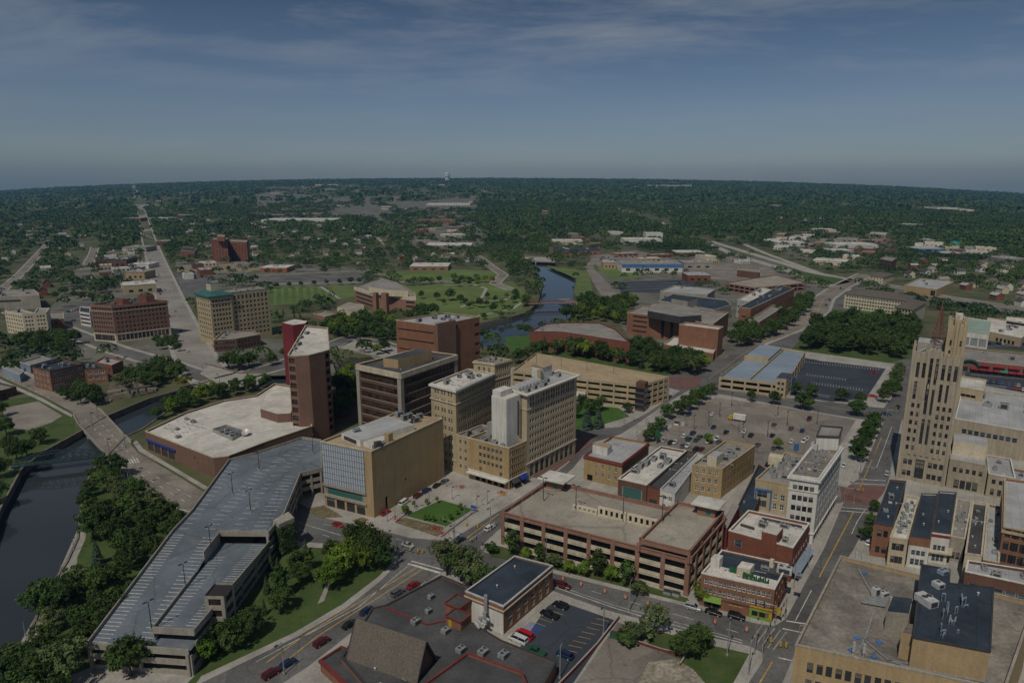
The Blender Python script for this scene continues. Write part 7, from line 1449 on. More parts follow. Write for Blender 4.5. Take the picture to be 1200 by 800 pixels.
# ------------------------------------------------ houses among the trees
hm={}
def house_mesh(k):
    r=random.Random(k); w,l,h=r.uniform(7,9),r.uniform(9,13),r.choice((3.2,5.6,5.6)); rs=r.uniform(2.2,3.6); wl=r.choice(('white_wall','cream_wall','white_wall','brick_red','tan_stone','cream_wall','white_wall')); rf=r.choice(('shingle','roof_gray','roof_lightgray','roof_lightgray','roof_dark'))
    m=MB(); A=[(-l/2,-w/2),(l/2,-w/2),(l/2,w/2),(-l/2,w/2)]
    for i in range(4): facade(m,A[i],A[(i+1)%4],-1,h,[],0)
    m.face([(-l/2,-w/2,h),(-l/2,w/2,h),(-l/2,0,h+rs)][::-1],0); m.face([(l/2,-w/2,h),(l/2,w/2,h),(l/2,0,h+rs)],0); o=.5
    m.face([(-l/2-o,-w/2-o,h-.3),(l/2+o,-w/2-o,h-.3),(l/2+o,0,h+rs+.08),(-l/2-o,0,h+rs+.08)],1); m.face([(l/2+o,w/2+o,h-.3),(-l/2-o,w/2+o,h-.3),(-l/2-o,0,h+rs+.08),(l/2+o,0,h+rs+.08)],1)
    m.box(l*.2,w*.12,h,h+rs+1,.8,.8,0,2)
    for s in (-.3,0,.3):
        for z in ((1,),(1,3.7))[h>5]:
            m.face([(l*s-.6,-w/2-.03,z),(l*s+.6,-w/2-.03,z),(l*s+.6,-w/2-.03,z+1.3),(l*s-.6,-w/2-.03,z+1.3)],3)
    m.box(l*.1,-w/2-1.1,-1,2.6,l*.5,2.1,0,0,1)
    ob=m.build('house',[wl,rf,'brick_red','car_glass']); me=ob.data; bpy.data.objects.remove(ob); return me,wl,rf
HM_=[house_mesh(k) for k in range(16)]
HW={'white_wall':'white','cream_wall':'cream','brick_red':'red brick','tan_stone':'tan','concrete_wall':'gray'}; HR={'shingle':'brown','roof_gray':'gray','roof_lightgray':'pale gray','roof_dark':'black'}
def houses(poly,n,where,spacing=21,rot=.0):
    P=Gs(poly); SUB.append(P); x0,x1=min(p[0] for p in P),max(p[0] for p in P); y0,y1=min(p[1] for p in P),max(p[1] for p in P); c=0
    for _ in range(n*60):
        if c>=n: break
        x,y=random.uniform(x0,x1),random.uniform(y0,y1)
        if not inpoly(x,y,P) or any((x-a)**2+(y-b)**2<spacing**2 for a,b in HOUSES) or any(b0-6<x<b1+6 and c0-6<y<c1+6 for _,b0,b1,c0,c1 in FOOT) : continue
        if any(abs(a[0]-x)<200 and min(math.hypot(x-a[0]-(b[0]-a[0])*t/6,y-a[1]-(b[1]-a[1])*t/6) for t in range(7))<w+5 for Pp,w in ROADS for a,b in zip(Pp,Pp[1:])): continue
        me,wl,rf=random.choice(HM_); o=bpy.data.objects.new('house',me); COL.objects.link(o); z=zfar(x,y); o.location=(x,y,z); o.rotation_euler=(0,0,rot+random.choice((0,1,1,2,3))*math.pi/2)
        tag(o,f'{HW[wl]} house with {HR[rf]} gabled roof in the trees {where}','house','houses '+where); HOUSES.append((x,y)); YARD.append((x,y,34,8)); c+=1
houses([(0,262),(90,262),(150,268),(118,300),(100,345),(40,350),(0,372)],48,'left of the avenue',20,.55); houses([(0,238),(140,235),(146,258),(0,262)],26,'far left below the skyline',34,.55)
houses([(190,262),(300,262),(330,303),(210,303)],46,'right of the avenue',20,.55); houses([(170,236),(300,240),(300,262),(182,262)],22,'far along the avenue',34,.55)
houses([(305,270),(475,265),(475,310),(430,312),(330,308)],48,'above the playing fields',19,.4); houses([(500,294),(560,296),(560,308),(480,310)],10,'above the park road',19,.4)
houses([(870,262),(1000,256),(1000,268),(880,272)],16,'beyond the right highway',30); houses([(1045,330),(1200,335),(1200,362),(1110,348)],12,'beside the right ramp road',26); houses([(1060,306),(1200,310),(1200,330),(1060,325)],14,'in the right woods',30); houses([(720,246),(900,246),(900,262),(760,256)],18,'in the far centre woods',40)
STORE={}
def stores(poly,n,where,size=(14,34),rot=.55,gap=12):
    P=Gs(poly); x0,x1=min(p[0] for p in P),max(p[0] for p in P); y0,y1=min(p[1] for p in P),max(p[1] for p in P); c=0
    for _ in range(n*50):
        if c>=n: break
        x,y=random.uniform(x0,x1),random.uniform(y0,y1); w,l,h=random.uniform(*size),random.uniform(*size)*.7,random.uniform(4.5,8)
        if not inpoly(x,y,P) or any((x-a)**2+(y-b)**2<(gap+10)**2 for a,b in HOUSES) or any(b0-w*.5<x<b1+w*.5 and c0-w*.5<y<c1+w*.5 for _,b0,b1,c0,c1 in FOOT): continue
        if inpoly(x,y,RIVER) or any(abs(a[0]-x)<250 and min(math.hypot(x-a[0]-(b[0]-a[0])*t/6,y-a[1]-(b[1]-a[1])*t/6) for t in range(7))<w_+w*.6 for Pp,w_ in ROADS for a,b in zip(Pp,Pp[1:])): continue
        wl,rf=random.choice((('white_wall','roof_white'),('cream_wall','roof_white'),('brick_pink','roof_lightgray'),('concrete_wall','roof_gray'),('brick_red','roof_lightgray'),('tan_stone','roof_white'),('brick_dark','roof_blueblack'))); z=zfar(x,y); r_=rot+random.choice((0,math.pi/2))
        t=thing('store_building',f"{wl.split('_')[0 if wl!='tan_stone' else 0].replace('brick',wl.split('_')[-1]+' brick')} walled flat store with {rf.split('_')[1].replace('lightgray','light gray').replace('blueblack','dark blue')} roof {where}",'store',(x,y,z),r_,f"{wl.replace('_',' ')} stores {where}")
        m=MB(); A=[(-w/2,-l/2),(w/2,-l/2),(w/2,l/2),(-w/2,l/2)]
        for i in range(4): facade(m,A[i],A[(i+1)%4],-1,h,grid(math.dist(A[i],A[(i+1)%4]),4,[(.6,2.2)],-.55,1) if i in (0,1) else [])
        I=inset(A,.4); m.face([(p[0],p[1],h-.5) for p in I],1)
        for i in range(4): j=(i+1)%4; m.face([(*A[i],h),(*A[j],h),(*I[j],h),(*I[i],h)]); m.face([(*I[j],h-.5),(*I[i],h-.5),(*I[i],h),(*I[j],h)])
        for k in range(3): m.box(random.uniform(-.35,.35)*w,random.uniform(-.3,.3)*l,h-.5,h+.9,2.2,1.8,0,2)
        m.box(0,0,.2,3,w-.8,l-.8,0,3)
        o=m.build('wall',[wl,rf,'metal_gray','glass']); o.parent=t; HOUSES.append((x,y)); YARD.append((x,y,75,w*.6)); c+=1
stores([(118,300),(172,283),(202,345),(120,345)],14,'left of the avenue'); stores([(150,235),(190,240),(215,275),(185,285),(160,262)],22,'along the far avenue'); stores([(205,308),(318,310),(318,320),(210,330)],5,'by the vacant lot')
stores([(300,234),(450,233),(560,241),(560,256),(470,260),(300,264)],34,'in the far industrial yards',(25,80),.4,45); stores([(455,262),(545,258),(572,290),(490,296)],18,'among the works in the upper centre',(18,50),.4,18)
stores([(690,298),(800,300),(890,308),(930,328),(870,335),(800,330)],9,'in the factory yard',(16,40),.3,16); stores([(905,274),(1050,278),(1040,300),(960,308),(905,290)],24,'beyond the right highway',(18,50),-.5,16); stores([(1072,286),(1185,296),(1180,308),(1080,302)],8,'around the colorful market',(16,36),-.5,14)
stores([(640,270),(700,268),(760,270),(750,290),(650,300)],8,'near the river bend plants',(16,40),.3,16); stores([(735,229),(815,230),(815,234),(738,234)],8,'on the far skyline strip',(40,90),0,50); stores([(1085,246),(1150,249),(1150,253),(1085,251)],7,'on the far right strip',(30,70),0,40); stores([(320,226),(420,224),(420,230),(320,233)],10,'under the far left skyline',(30,80),0,50)
V=[];
def scatter_mass(n_try,r0,r1,az,cr,hh,q,leaf,seed,dens):
    r=np.random.default_rng(seed); out=[]; cell={}; Y_=np.array(YARD); Yu=-Y_[:,:2]/np.linalg.norm(Y_[:,:2],axis=1)[:,None]
    for _ in range(n_try):
        rad=math.sqrt(r.uniform(r0*r0,r1*r1)); a=math.radians(r.uniform(-az,az)); x,y=rad*math.sin(a),rad*math.cos(a)
        if r.random()>dens: continue
        k=(int(x//cr),int(y//cr))
        if k in cell: continue
        px,py=PX(x,y,0)
        if py>430 or (py>345 and r.random()>.5): continue
        if clear_at(x,y,cr): continue
        if any((x-a_)**2+(y-b_)**2<(cr*.5+5)**2 for a_,b_ in HOUSES if abs(a_-x)<cr+8): continue
        if any((x-a_)**2+(y-b_)**2<(cr*.4+w_)**2 for a_,b_,w_ in TPOS if abs(a_-x)<cr+9): continue
        dd_=np.array((x,y))-Y_[:,:2]; al=(dd_*Yu).sum(1)
        if r.random()<.85 and np.any((al>0)&(al<Y_[:,2]*(1 if r0<3000 else 2))&(np.abs(dd_[:,0]*Yu[:,1]-dd_[:,1]*Yu[:,0])<Y_[:,3])): continue   # open yards and lots before the fronts
        cell[k]=1; out.append((x,y))
    if not out: return
    n=len(out); P=np.array(out); H_=r.uniform(hh[0],hh[1],n); Wd=cr*(.34+.5*r.random(n)**1.3); Z=np.array([zfar(*p) for p in out])
    d=r.normal(size=(n,q,3)); d/=np.linalg.norm(d,axis=2)[:,:,None]; d[:,:,2]=np.abs(d[:,:,2])*1.0-.25
    lump=1+.28*np.sin(d[:,:,0]*3.1+r.uniform(0,6,(n,1)))*np.cos(d[:,:,1]*3.7+r.uniform(0,6,(n,1)))
    C=np.empty((n,q,3)); C[:,:,0]=P[:,0:1]+d[:,:,0]*Wd[:,None]*lump; C[:,:,1]=P[:,1:2]+d[:,:,1]*Wd[:,None]*lump; C[:,:,2]=Z[:,None]+H_[:,None]*(.58+.42*d[:,:,2]*lump)
    Nn=d+r.normal(size=d.shape)*.45; Nn[:,:,2]+=.3; Nn/=np.linalg.norm(Nn,axis=2)[:,:,None]
    sz=leaf*r.uniform(.7,1.3,(n,q))*(Wd/(cr*.58))[:,None]
    V.append(quads(C.reshape(-1,3),Nn.reshape(-1,3),sz.reshape(-1),r)); print('mass',r0,r1,n)
scatter_mass(17000,430,1500,58,9.5,(7,13),84,1.05,1,.93)
scatter_mass(30000,1500,3300,50,17,(9,16),34,2.5,2,.8)
scatter_mass(16000,3300,9000,46,48,(10,19),22,8.2,3,.85)
wd=bpy.data.objects.new('woodland',mesh_np('woodland',np.concatenate(V),['leaf_far'])); COL.objects.link(wd); tag(wd,'dense green woods filling the suburbs out to the skyline','woods',None,'stuff')
# ivy on the stair tower and on the college corner
r=np.random.default_rng(6); Cx=[];Nx=[]
ip=ccw(IVY)
for i in range(4):
    p,q=Vector(ip[i]),Vector(ip[(i+1)%4]); d=(q-p).normalized(); n=Vector((d.y,-d.x))
    for k in range(420):
        t=r.random(); z=r.random()*(zh+.3); a=p.lerp(q,t)+n*r.uniform(.05,.35); Cx.append((a.x,a.y,z)); Nx.append((n.x+r.normal()*.4,n.y+r.normal()*.4,r.normal()*.4+.3))
Nx=np.array(Nx); Nx/=np.linalg.norm(Nx,axis=1)[:,None]; iv_=bpy.data.objects.new('ivy',mesh_np('ivy',quads(np.array(Cx),Nx,r.uniform(.25,.5,len(Cx)),r),['leaf'])); COL.objects.link(iv_); tag(iv_,'dense dark ivy covering the deck stair tower beside the island lawn','ivy',None,'stuff')
Cx=[];Nx=[]; a,b=Vector(G(735,388)),Vector(G(757,394)); d=(b-a).normalized(); n=Vector((d.y,-d.x))
for k in range(500):
    t=r.random(); z=r.random()**1.3*14*(1-t*.8); q=a.lerp(b,t)+n*r.uniform(.0,.5); Cx.append((q.x,q.y,z)); Nx.append((n.x+r.normal()*.4,n.y+r.normal()*.4,.4))
Nx=np.array(Nx); Nx/=np.linalg.norm(Nx,axis=1)[:,None]; iv_=bpy.data.objects.new('ivy',mesh_np('ivy',quads(np.array(Cx),Nx,r.uniform(.4,.8,len(Cx)),r),['leaf_bright'])); COL.objects.link(iv_); tag(iv_,'bright ivy climbing the left corner of the brown brick college block','ivy',None,'stuff')
for l in TP.values():
    for p in l: p.drop()
# ---------------------------------------------------------------- vehicles and street furniture
PAINT={'white':(.62,.62,.6),'silver':(.38,.39,.40),'black':(.012,.012,.014),'gray':(.10,.105,.11),'dark blue':(.012,.03,.09),'red':(.30,.012,.016),'maroon':(.10,.01,.016),'teal':(.02,.08,.10),'blue':(.03,.09,.26),'green':(.02,.09,.04),'bright red':(.5,.012,.016)}
for k,c in PAINT.items(): plain('paint_'+k.replace(' ','_'),c,.28,.15,.5)
def loft(m,secs,mi):
    """rings of points joined along the length"""
    for a,b in zip(secs,secs[1:]):
        n=len(a)
        for i in range(n): m.face([a[i],a[(i+1)%n],b[(i+1)%n],b[i]][::-1],mi(i) if callable(mi) else mi)
    m.face(secs[0],0 if callable(mi) else mi); m.face(secs[-1][::-1],0 if callable(mi) else mi)
def car_parts(kind):
    L_,Wd={'sedan':(4.7,1.82),'suv':(4.75,1.92),'van':(5.6,2.0),'pickup':(5.7,2.0)}[kind]; h=Wd/2
    if kind=='sedan': prof=[(-2.35,.35,.72,.8),(-2.2,.28,.86,.9),(-1.5,.22,.95,1),(0,.22,.95,1),(1.2,.22,.9,1),(2.1,.26,.76,.92),(2.35,.36,.66,.78)]; cab=[(-1.75,.93,.02),(-1.1,1.42,.0),(.25,1.44,0),(1.15,.92,.02)]
    elif kind=='suv': prof=[(-2.36,.4,.95,.86),(-2.25,.32,1.08,.95),(-1.4,.26,1.1,1),(0,.26,1.08,1),(1.1,.26,1.05,1),(2.15,.3,.92,.93),(2.37,.42,.75,.8)]; cab=[(-2.2,1.06,.02),(-1.95,1.68,0),(.35,1.72,0),(1.2,1.04,.02)]
    elif kind=='pickup': prof=[(-2.85,.5,1.0,.95),(-2.75,.4,1.08,1),(-.7,.36,1.08,1),(.6,.36,1.1,1),(1.5,.36,1.08,1),(2.6,.4,.98,.95),(2.85,.5,.8,.85)]; cab=[(-.75,1.07,.02),(-.55,1.75,0),(.75,1.78,0),(1.5,1.07,.02)]
    else: prof=[(-2.8,.4,1.1,.95),(-2.7,.32,1.2,1),(-1,.3,1.2,1),(1,.3,1.2,1),(1.9,.3,1.12,1),(2.65,.34,.95,.92),(2.8,.42,.8,.8)]; cab=[(-2.72,1.18,.0),(-2.6,2.0,0),(1.0,2.03,0),(2.1,1.15,.02)]
    b=MB(); secs=[]
    for x,z0,z1,w in prof: y=h*w; secs.append([(x,-y*.92,z0),(x,y*.92,z0),(x,y,z0+.18),(x,y*.98,z1-.1),(x,y*.86,z1),(x,-y*.86,z1),(x,-y*.98,z1-.1),(x,-y,z0+.18)])
    loft(b,secs,0)
    # roof skin over the glass house
    (x0,zb,_),(x1,zt,_),(x2,zt2,_),(x3,zb2,_)=cab; y0=h*.84; y1=h*.68
    b.face([(x1-.05,-y1-.03,zt),(x2+.05,-y1-.03,zt2),(x2+.05,y1+.03,zt2),(x1-.05,y1+.03,zt)],0)
    for s in (-1,1):
        for xb,xt,zB,zT in ((x0,x1,zb,zt),(x3,x2,zb2,zt2),((x0+x3)/2,(x1+x2)/2,(zb+zb2)/2,(zt+zt2)/2)): b.bar((xb,s*(y0+.01),zB),(xt,s*(y1+.01),zT),.09,.07)
        b.face([(x1,s*(y1+.02),zt-.07),(x2,s*(y1+.02),zt2-.07),(x2,s*(y1+.03),zt2),(x1,s*(y1+.03),zt)][::s],0)
        b.box(x3-.15,s*(h+.08),zb+.02,zb+.18,.16,.2,0,0)
    g=MB(); A=[(x0,-y0,zb),(x3,-y0,zb2),(x3,y0,zb2),(x0,y0,zb)]; T=[(x1,-y1,zt-.01),(x2,-y1,zt2-.01),(x2,y1,zt2-.01),(x1,y1,zt-.01)]
    for i in range(4): g.face([A[i],A[(i+1)%4],T[(i+1)%4],T[i]])
    wb=L_*.29; w=MB(); r=.36 if kind=='suv' else .33
    w.tube((0,-.11,r),(0,.11,r),r,n=12); w.tube((0,-.125,r),(0,.125,r),r*.6,n=10,m=1)
    return b,g,w,wb,h,L_,prof
CM={}
def car_proto(kind,col):
    if (kind,col) in CM: return CM[(kind,col)]
    b,g,w,wb,h,L_,prof=car_parts(kind); rt=bpy.data.objects.new({'sedan':'parked_car','suv':'parked_car','van':'van','pickup':'pickup_truck'}[kind],None); COL.objects.link(rt); ORG[rt.name]=(0,0,0)
    b.build('body',['paint_'+col.replace(' ','_')],rt); g.build('windows',['car_glass'],rt); wo=None
    for sx in (-1,1):
        for sy in (-1,1):
            if wo is None: wo=w.build('wheel',['tire','metal_light'],rt); o=wo
            else: o=wo.copy(); COL.objects.link(o); o.parent=rt
            o.location=(sx*wb,sy*(h-.1),0)
    zf=prof[-1][2]-.12; zr_=prof[0][2]-.15
    for s in (-1,1):
        m=MB(); m.box(L_/2-.06,s*h*.58,zf-.08,zf+.08,.12,.34); m.build('headlight',['lens'],rt); m=MB(); m.box(-L_/2+.05,s*h*.62,zr_-.08,zr_+.08,.12,.3); m.build('taillight',['red_lens'],rt)
    CM[(kind,col)]=Proto(rt); return CM[(kind,col)]
KN={'sedan':'sedan','suv':'SUV','van':'van','pickup':'pickup'}
def car(kind,col,px,py,head,label,group=None,z=.03,world=None):
    """head: a second pixel the bonnet points at, or an angle"""
    q=world or G(px,py,z); a=head if not isinstance(head,tuple) else math.atan2(G(*head)[1]-q[1],G(*head)[0]-q[0])
    return car_proto(kind,col).put((q[0],q[1],z),a,1,label,group,'car' if kind in('sedan','suv') else 'van' if kind=='van' else 'pickup truck')
AB=math.atan2(*[ (lambda a,b:(b[1]-a[1],b[0]-a[0]))(G(360,742),G(489,664))][0]); ACr=math.atan2(*[(lambda a,b:(b[1]-a[1],b[0]-a[0]))(G(640,682),G(870,750))][0]); AS=math.atan2(*[(lambda a,b:(b[1]-a[1],b[0]-a[0]))(G(932,727),G(1000,600))][0])
car('sedan','red',484,687,AB,'red sedan driving up the wide street beside the flat black roof'); car('suv','gray',466,696,AB,'dark gray SUV behind the red sedan on the wide street'); car('sedan','dark blue',430,717,AB,'dark blue sedan half hidden behind the flat church roof'); car('sedan','black',410,733,AB,'black car partly hidden by the gable roof on the wide street'); car('suv','maroon',377,754,AB,'maroon SUV on the wide street just below the gable roof'); car('sedan','dark blue',337,779,AB,'dark blue sedan at the bottom of the wide street'); car('suv','maroon',318,791,AB,'dark red SUV nearest the lower left street corner')
car('sedan','red',396,616,ACr,'red car on the curved street below the pale glass front',None); car('sedan','silver',478,640,ACr,'silver sedan in the middle of the junction'); car('sedan','dark blue',539,634,AB,'dark teal sedan waiting at the plaza corner'); car('suv','white',574,620,AB,'white SUV on the street beside the brick garage corner'); car('suv','maroon',660,688,ACr,'dark red SUV on the coned street beside the brick building')
car('suv','silver',812,713,ACr,'silver white SUV parked before the corner store'); car('sedan','black',836,719,ACr,'black sedan parked in the middle before the corner store'); car('suv','black',863,724,ACr,'black SUV parked nearest the green storefront')
car('sedan','red',452,602,(500,572),'bright red car parked along the tan hall beside the plaza'); car('van','white',474,590,(500,572),'white van parked along the tan hall beside the plaza lawn'); car('suv','maroon',490,582,(520,562),'dark maroon SUV parked behind the white van'); car('suv','dark blue',500,576,(520,562),'dark blue SUV parked along the tan hall'); car('sedan','black',512,570,(530,558),'black sedan parked near the hotel forecourt'); car('sedan','gray',521,565,(535,556),'gray sedan parked deepest in the hotel forecourt')
SB=(Vector(G(648,690))-Vector(G(590,743))).normalized(); asm=math.atan2(SB.y,SB.x)-math.pi/2
car('suv','black',657,711,asm+math.pi,'black SUV backed in beside the brick building near the street'); car('pickup','black',644,722,asm+math.pi,'black pickup parked beside the brick building'); car('van','bright red',614,746,asm+math.pi,'bright red van parked at the brick building corner'); car('van','white',607,751,asm+math.pi,'white van parked beside the bright red van'); car('suv','dark blue',662,769,asm+math.pi,'dark blue SUV in the lower stalls by the long brick wall'); car('pickup','green',628,765,asm+math.pi,'green pickup among stored gear by the church wing')
car('suv','black',1052,478,AS,'black SUV on the cross street near the limestone tower'); car('sedan','dark blue',1038,486,ACr,'dark blue sedan turning at the upper junction'); car('suv','silver',1040,556,AS,'silver SUV parked at the foot of the limestone tower'); car('sedan','white',989,546,AS,'white car at the lower right corner of the car park'); car('sedan','white',996,525,AS,'white sedan at the right edge of the car park'); car('suv','black',1012,498,AS,'black SUV at the upper right edge of the car park'); car('suv','dark blue',1014,500,AS,'dark blue SUV close beside the upper right car park trees'); car('sedan','silver',1006,508,AS,'silver sedan below the upper right car park trees')
car('suv','white',1018,637,AS,'white SUV under the trees by the orange brick building')
LOT='cars standing in the gray car park'; aL=AS
lotcars=[('suv','white',802,512),('suv','dark blue',812,508.5),('suv','teal',807,515.5),('suv','gray',820,513),('sedan','teal',816,516.5),('suv','teal',828,512.5),('suv','white',840,515.5),('sedan','white',830,518),('sedan','gray',842,518.5),('sedan','white',835,486),('sedan','dark blue',836,501.5),('sedan','black',851,507),('sedan','white',872,506.5),('suv','black',880,511),('suv','gray',927,503),('sedan','dark blue',940,505.5),('suv','maroon',948,492),('sedan','white',928,518),('suv','white',942,518),('sedan','white',946,515),('sedan','black',905,511),('sedan','gray',907,526),('sedan','gray',907,498.5),('suv','dark blue',807,486.5),('sedan','white',791,519),('suv','black',786,519.5),('sedan','silver',778,517),('suv','gray',770,514.5),('sedan','maroon',822,527),('suv','black',815,528),('sedan','gray',800,523.5),('sedan','white',806,523),('suv','white',955,540),('sedan','black',900,545),('sedan','gray',888,522)]
cnt={}
for k,c,x,y in lotcars:
    car(k,c,x,y,aL+random.choice((0,math.pi))+random.uniform(-.04,.04),f'{c} {KN[k]} standing in the big gray car park',LOT+f' ({c} {KN[k]})',KZ+.03)
car('sedan','maroon',949,451,ACr+1.57,'maroon car in the left half of the dark parking lot',None,KZ+.03); car('sedan','red',1024,437,ACr,'red car at the far end of the dark parking lot',None,KZ+.03); car('sedan','bright red',1023,465,ACr,'bright red car at the front corner of the dark parking lot',None,KZ+.03)
# box truck
q=G(863,493); tr=thing('box_truck','white box truck with yellow cab alone in the gray car park','truck',(q[0],q[1],KZ+.03),ACr+math.pi); 
def lb(name,mats,f,par):
    m=MB(); f(m); o=m.build(name,mats,None,(0,0,0)); o.parent=par; return o
lb('cargo_box',['white_wall'],lambda m:m.box(-1.4,0,1.0,3.6,6,2.4),tr); lb('cab',['yellow'],lambda m:(m.box(2.75,0,.6,2.5,1.7,2.2),m.box(3.9,0,.6,1.5,.9,2.1)),tr); lb('windshield',['car_glass'],lambda m:m.face([(3.62,-.95,1.55),(3.62,.95,1.55),(3.61,.9,2.35),(3.61,-.9,2.35)]),tr); lb('chassis',['metal_dark'],lambda m:m.box(-.2,0,.45,.98,8,1.0),tr)
for x in (-2.8,2.9):
    for s in (-1,1): lb('wheel',['tire','metal_light'],lambda m:(m.tube((x,s*1.0-.15,.45),(x,s*1.0+.15,.45),.45,n=12),m.tube((x,s*1.0-.165,.45),(x,s*1.0+.165,.45),.25,n=8,m=1)),tr)
# small far cars: one mesh each
def small_car(c):
    b,g,w,wb,h,L_,_=car_parts('suv'); m=MB(); m.v=list(b.v);m.f=list(b.f);m.m=[0]*len(b.f); i=len(m.v); m.v+=g.v; m.f+=[tuple(i+k for k in f) for f in g.f]; m.m+=[1]*len(g.f)
    for sx in (-1,1):
        for sy in (-1,1):
            i=len(m.v); m.v+=[(x+sx*wb,y+sy*(h-.1),z) for x,y,z in w.v]; m.f+=[tuple(i+k for k in f) for f in w.f]; m.m+=[2]*len(w.f)
    o=m.build('parked_car',['paint_'+c.replace(' ','_'),'car_glass','tire']); me=o.data; bpy.data.objects.remove(o); return me
SC={c:small_car(c) for c in ('white','silver','black','gray','dark blue','red','blue')}
def rowcars(p,q,n,where,fillr=.75,z=.05,perp=True):
    a,b=Vector(G(*p)),Vector(G(*q)); d=b-a; an=math.atan2(d.y,d.x)+(math.pi/2 if perp else 0)
    for k in range(n):
        if random.random()>fillr: continue
        c=random.choice(('white','silver','black','gray','dark blue','white','gray','red','blue')); o=bpy.data.objects.new('parked_car',SC[c]); COL.objects.link(o); w=a+d*((k+.5)/n); o.location=(w.x,w.y,z+zfar(w.x,w.y)); o.rotation_euler=(0,0,an); tag(o,f'tiny {c} car parked {where}','car',f'{c} cars parked {where}')
rowcars((213,319),(250,320),14,'in the lot right of the avenue',.7); rowcars((215,323),(245,325),12,'in the lot right of the avenue',.6); rowcars((258,324),(300,321),12,'in the lot right of the avenue',.5)
rowcars((700,304),(728,306),16,'beside the blue topped factory'); rowcars((735,313.5),(798,314),22,'before the blue topped factory',.4); rowcars((704,302),(760,301),22,'beside the blue topped factory')
rowcars((400,258),(460,255),22,'near the long white warehouse'); rowcars((405,256),(450,253.5),18,'near the long white warehouse'); rowcars((466,247),(496,247.5),16,'by the distant distribution shed'); rowcars((400,246),(440,245),20,'by the distant distribution shed')
rowcars((1145,446),(1195,453),14,'in the dark lot before the awnings',.6,KZ+.04); rowcars((1150,436),(1195,441),14,'in the dark lot before the awnings',.6,KZ+.04); rowcars((1150,403),(1200,404),16,'in the dark lot behind the awnings',.6,KZ+.04); rowcars((1180,455),(1215,460),8,'in the dark lot before the awnings',.8,KZ+.04)
rowcars((68,368),(100,362),10,'behind the pale five storey block',.7); rowcars((75,378),(100,374),8,'behind the pale five storey block',.7); rowcars((24,408),(56,404),9,'in the small far left lot',.7); rowcars((30,415),(62,411),9,'in the small far left lot',.7)
rowcars((1186,494),(1192,508),3,'behind the tower annexes',.9,KZ+.04)
for i,(x,y) in enumerate(((205,402),(212,388),(198,371),(188,345),(183,330),(180,318),(176,305),(170,285),(168,270),(220,412),(205,365),(193,340),(178,300),(186,322))):
    o=bpy.data.objects.new('driving_car',SC[random.choice(('white','gray','black','silver','red'))]); COL.objects.link(o); q=G(x,y); o.location=(*q,.05); o.rotation_euler=(0,0,math.atan2(*[(lambda a,b:(b[1]-a[1],b[0]-a[0]))(G(213,385),G(166,253))][0])); tag(o,'small car on the long straight avenue','car','cars on the long avenue')
for i,(x,y) in enumerate(((985,338),(972,352),(968,358),(905,313),(880,304),(940,325))):
    o=bpy.data.objects.new('driving_car',SC[random.choice(('white','gray','black','dark blue'))]); COL.objects.link(o); q=G(x,y); o.location=(*q,.05); o.rotation_euler=(0,0,1.2); tag(o,'small car on the curving highway roads, right','car','cars on the highway roads')
# lamps
def lamp_proto(h,arm,name='street_lamp',double=False):
    rt=bpy.data.objects.new(name,None); COL.objects.link(rt); ORG[rt.name]=(0,0,0); m=MB(); m.tube((0,0,0),(0,0,h),.16,.09,8,0); m.tube((0,0,0),(0,0,.6),.3,.26,8,1); m.build('pole',['metal_gray' if not double else 'metal_dark','concrete_wall'],rt)
    for s in ((-1,1) if double else (1,)):
        m=MB(); m.bar((0,0,h-.1),(s*arm,0,h+.15),.1,.1); m.build('arm',['metal_gray'],rt); m=MB(); m.box(s*(arm+.35),0,h+.02,h+.24,.95,.42,0,0); m.build('lamp_head',['metal_dark'],rt)
    return Proto(rt)
L1=lamp_proto(9,1.4); L2=lamp_proto(8,.5,'street_lamp',True); L3=lamp_proto(5,.15)
for (q,z) in lamp_blue: L2.put((q[0],q[1],z),random.uniform(0,.4)+.9,1,'dark twin headed lamp on the roof of the blue parking deck','lamps on the blue parking deck','street lamp')
for (q,z) in lamp_roof: L2.put((q[0],q[1],z),-.6,1.1,'dark twin headed lamp on the roof of the brick garage','lamps on the brick garage roof','street lamp')
for (q,z) in lamp_beige: L2.put((q[0],q[1],z),-.6,.9,'dark twin headed lamp on the beige garage roof','lamps on the beige garage roof','street lamp')
for x,y in ((830,501),(843,490),(857,477),(911,488),(899,513),(813,505),(922,500),(870,515),(957,499)): L2.put((*G(x,y),KZ),.9,1.0,'tall lamp with a pale foot in the gray car park','lamps in the gray car park','street lamp')
for x,y in ((333,790),(454,655),(532,643),(575,622),(640,660),(737,716),(852,768),(884,766),(707,744),(656,795),(877,790),(700,672)): L1.put((*G(x,y),KZ),ACr+random.choice((1.57,-1.57)),1.0,'tall gray street lamp on the near pavements','street lamps on the near pavements','street lamp')
for x,y in ((463,606),(454,611),(487,597),(503,590),(530,585),(544,608),(571,590),(559,596),(523,570)): L3.put((*G(x,y),KZ),0,1,'short dark lamp post around the plaza','plaza lamp posts','street lamp')
for x,y in ((115,492),(147,525),(166,568),(108,500),(128,532),(152,573)): L3.put((*G(x,y),KZ),0,1.4,'lamp post on the concrete road bridge','bridge lamp posts','street lamp')
for x,y in ((746,512),(731,497),(757,497),(975,580),(1000,590),(1007,560),(930,690),(947,665),(1042,560)): L1.put((*G(x,y),KZ),AS+1.57,.9,'gray street lamp along the cross streets by the car park','street lamps by the car park','street lamp')
for x,y in ((95,622),(87,645),(73,675),(30,745)): L3.put((*G(x,y),KZ),0,.9,'dark lamp post on the river path','river path lamps','street lamp')
for l in (L1,L2,L3): l.drop()
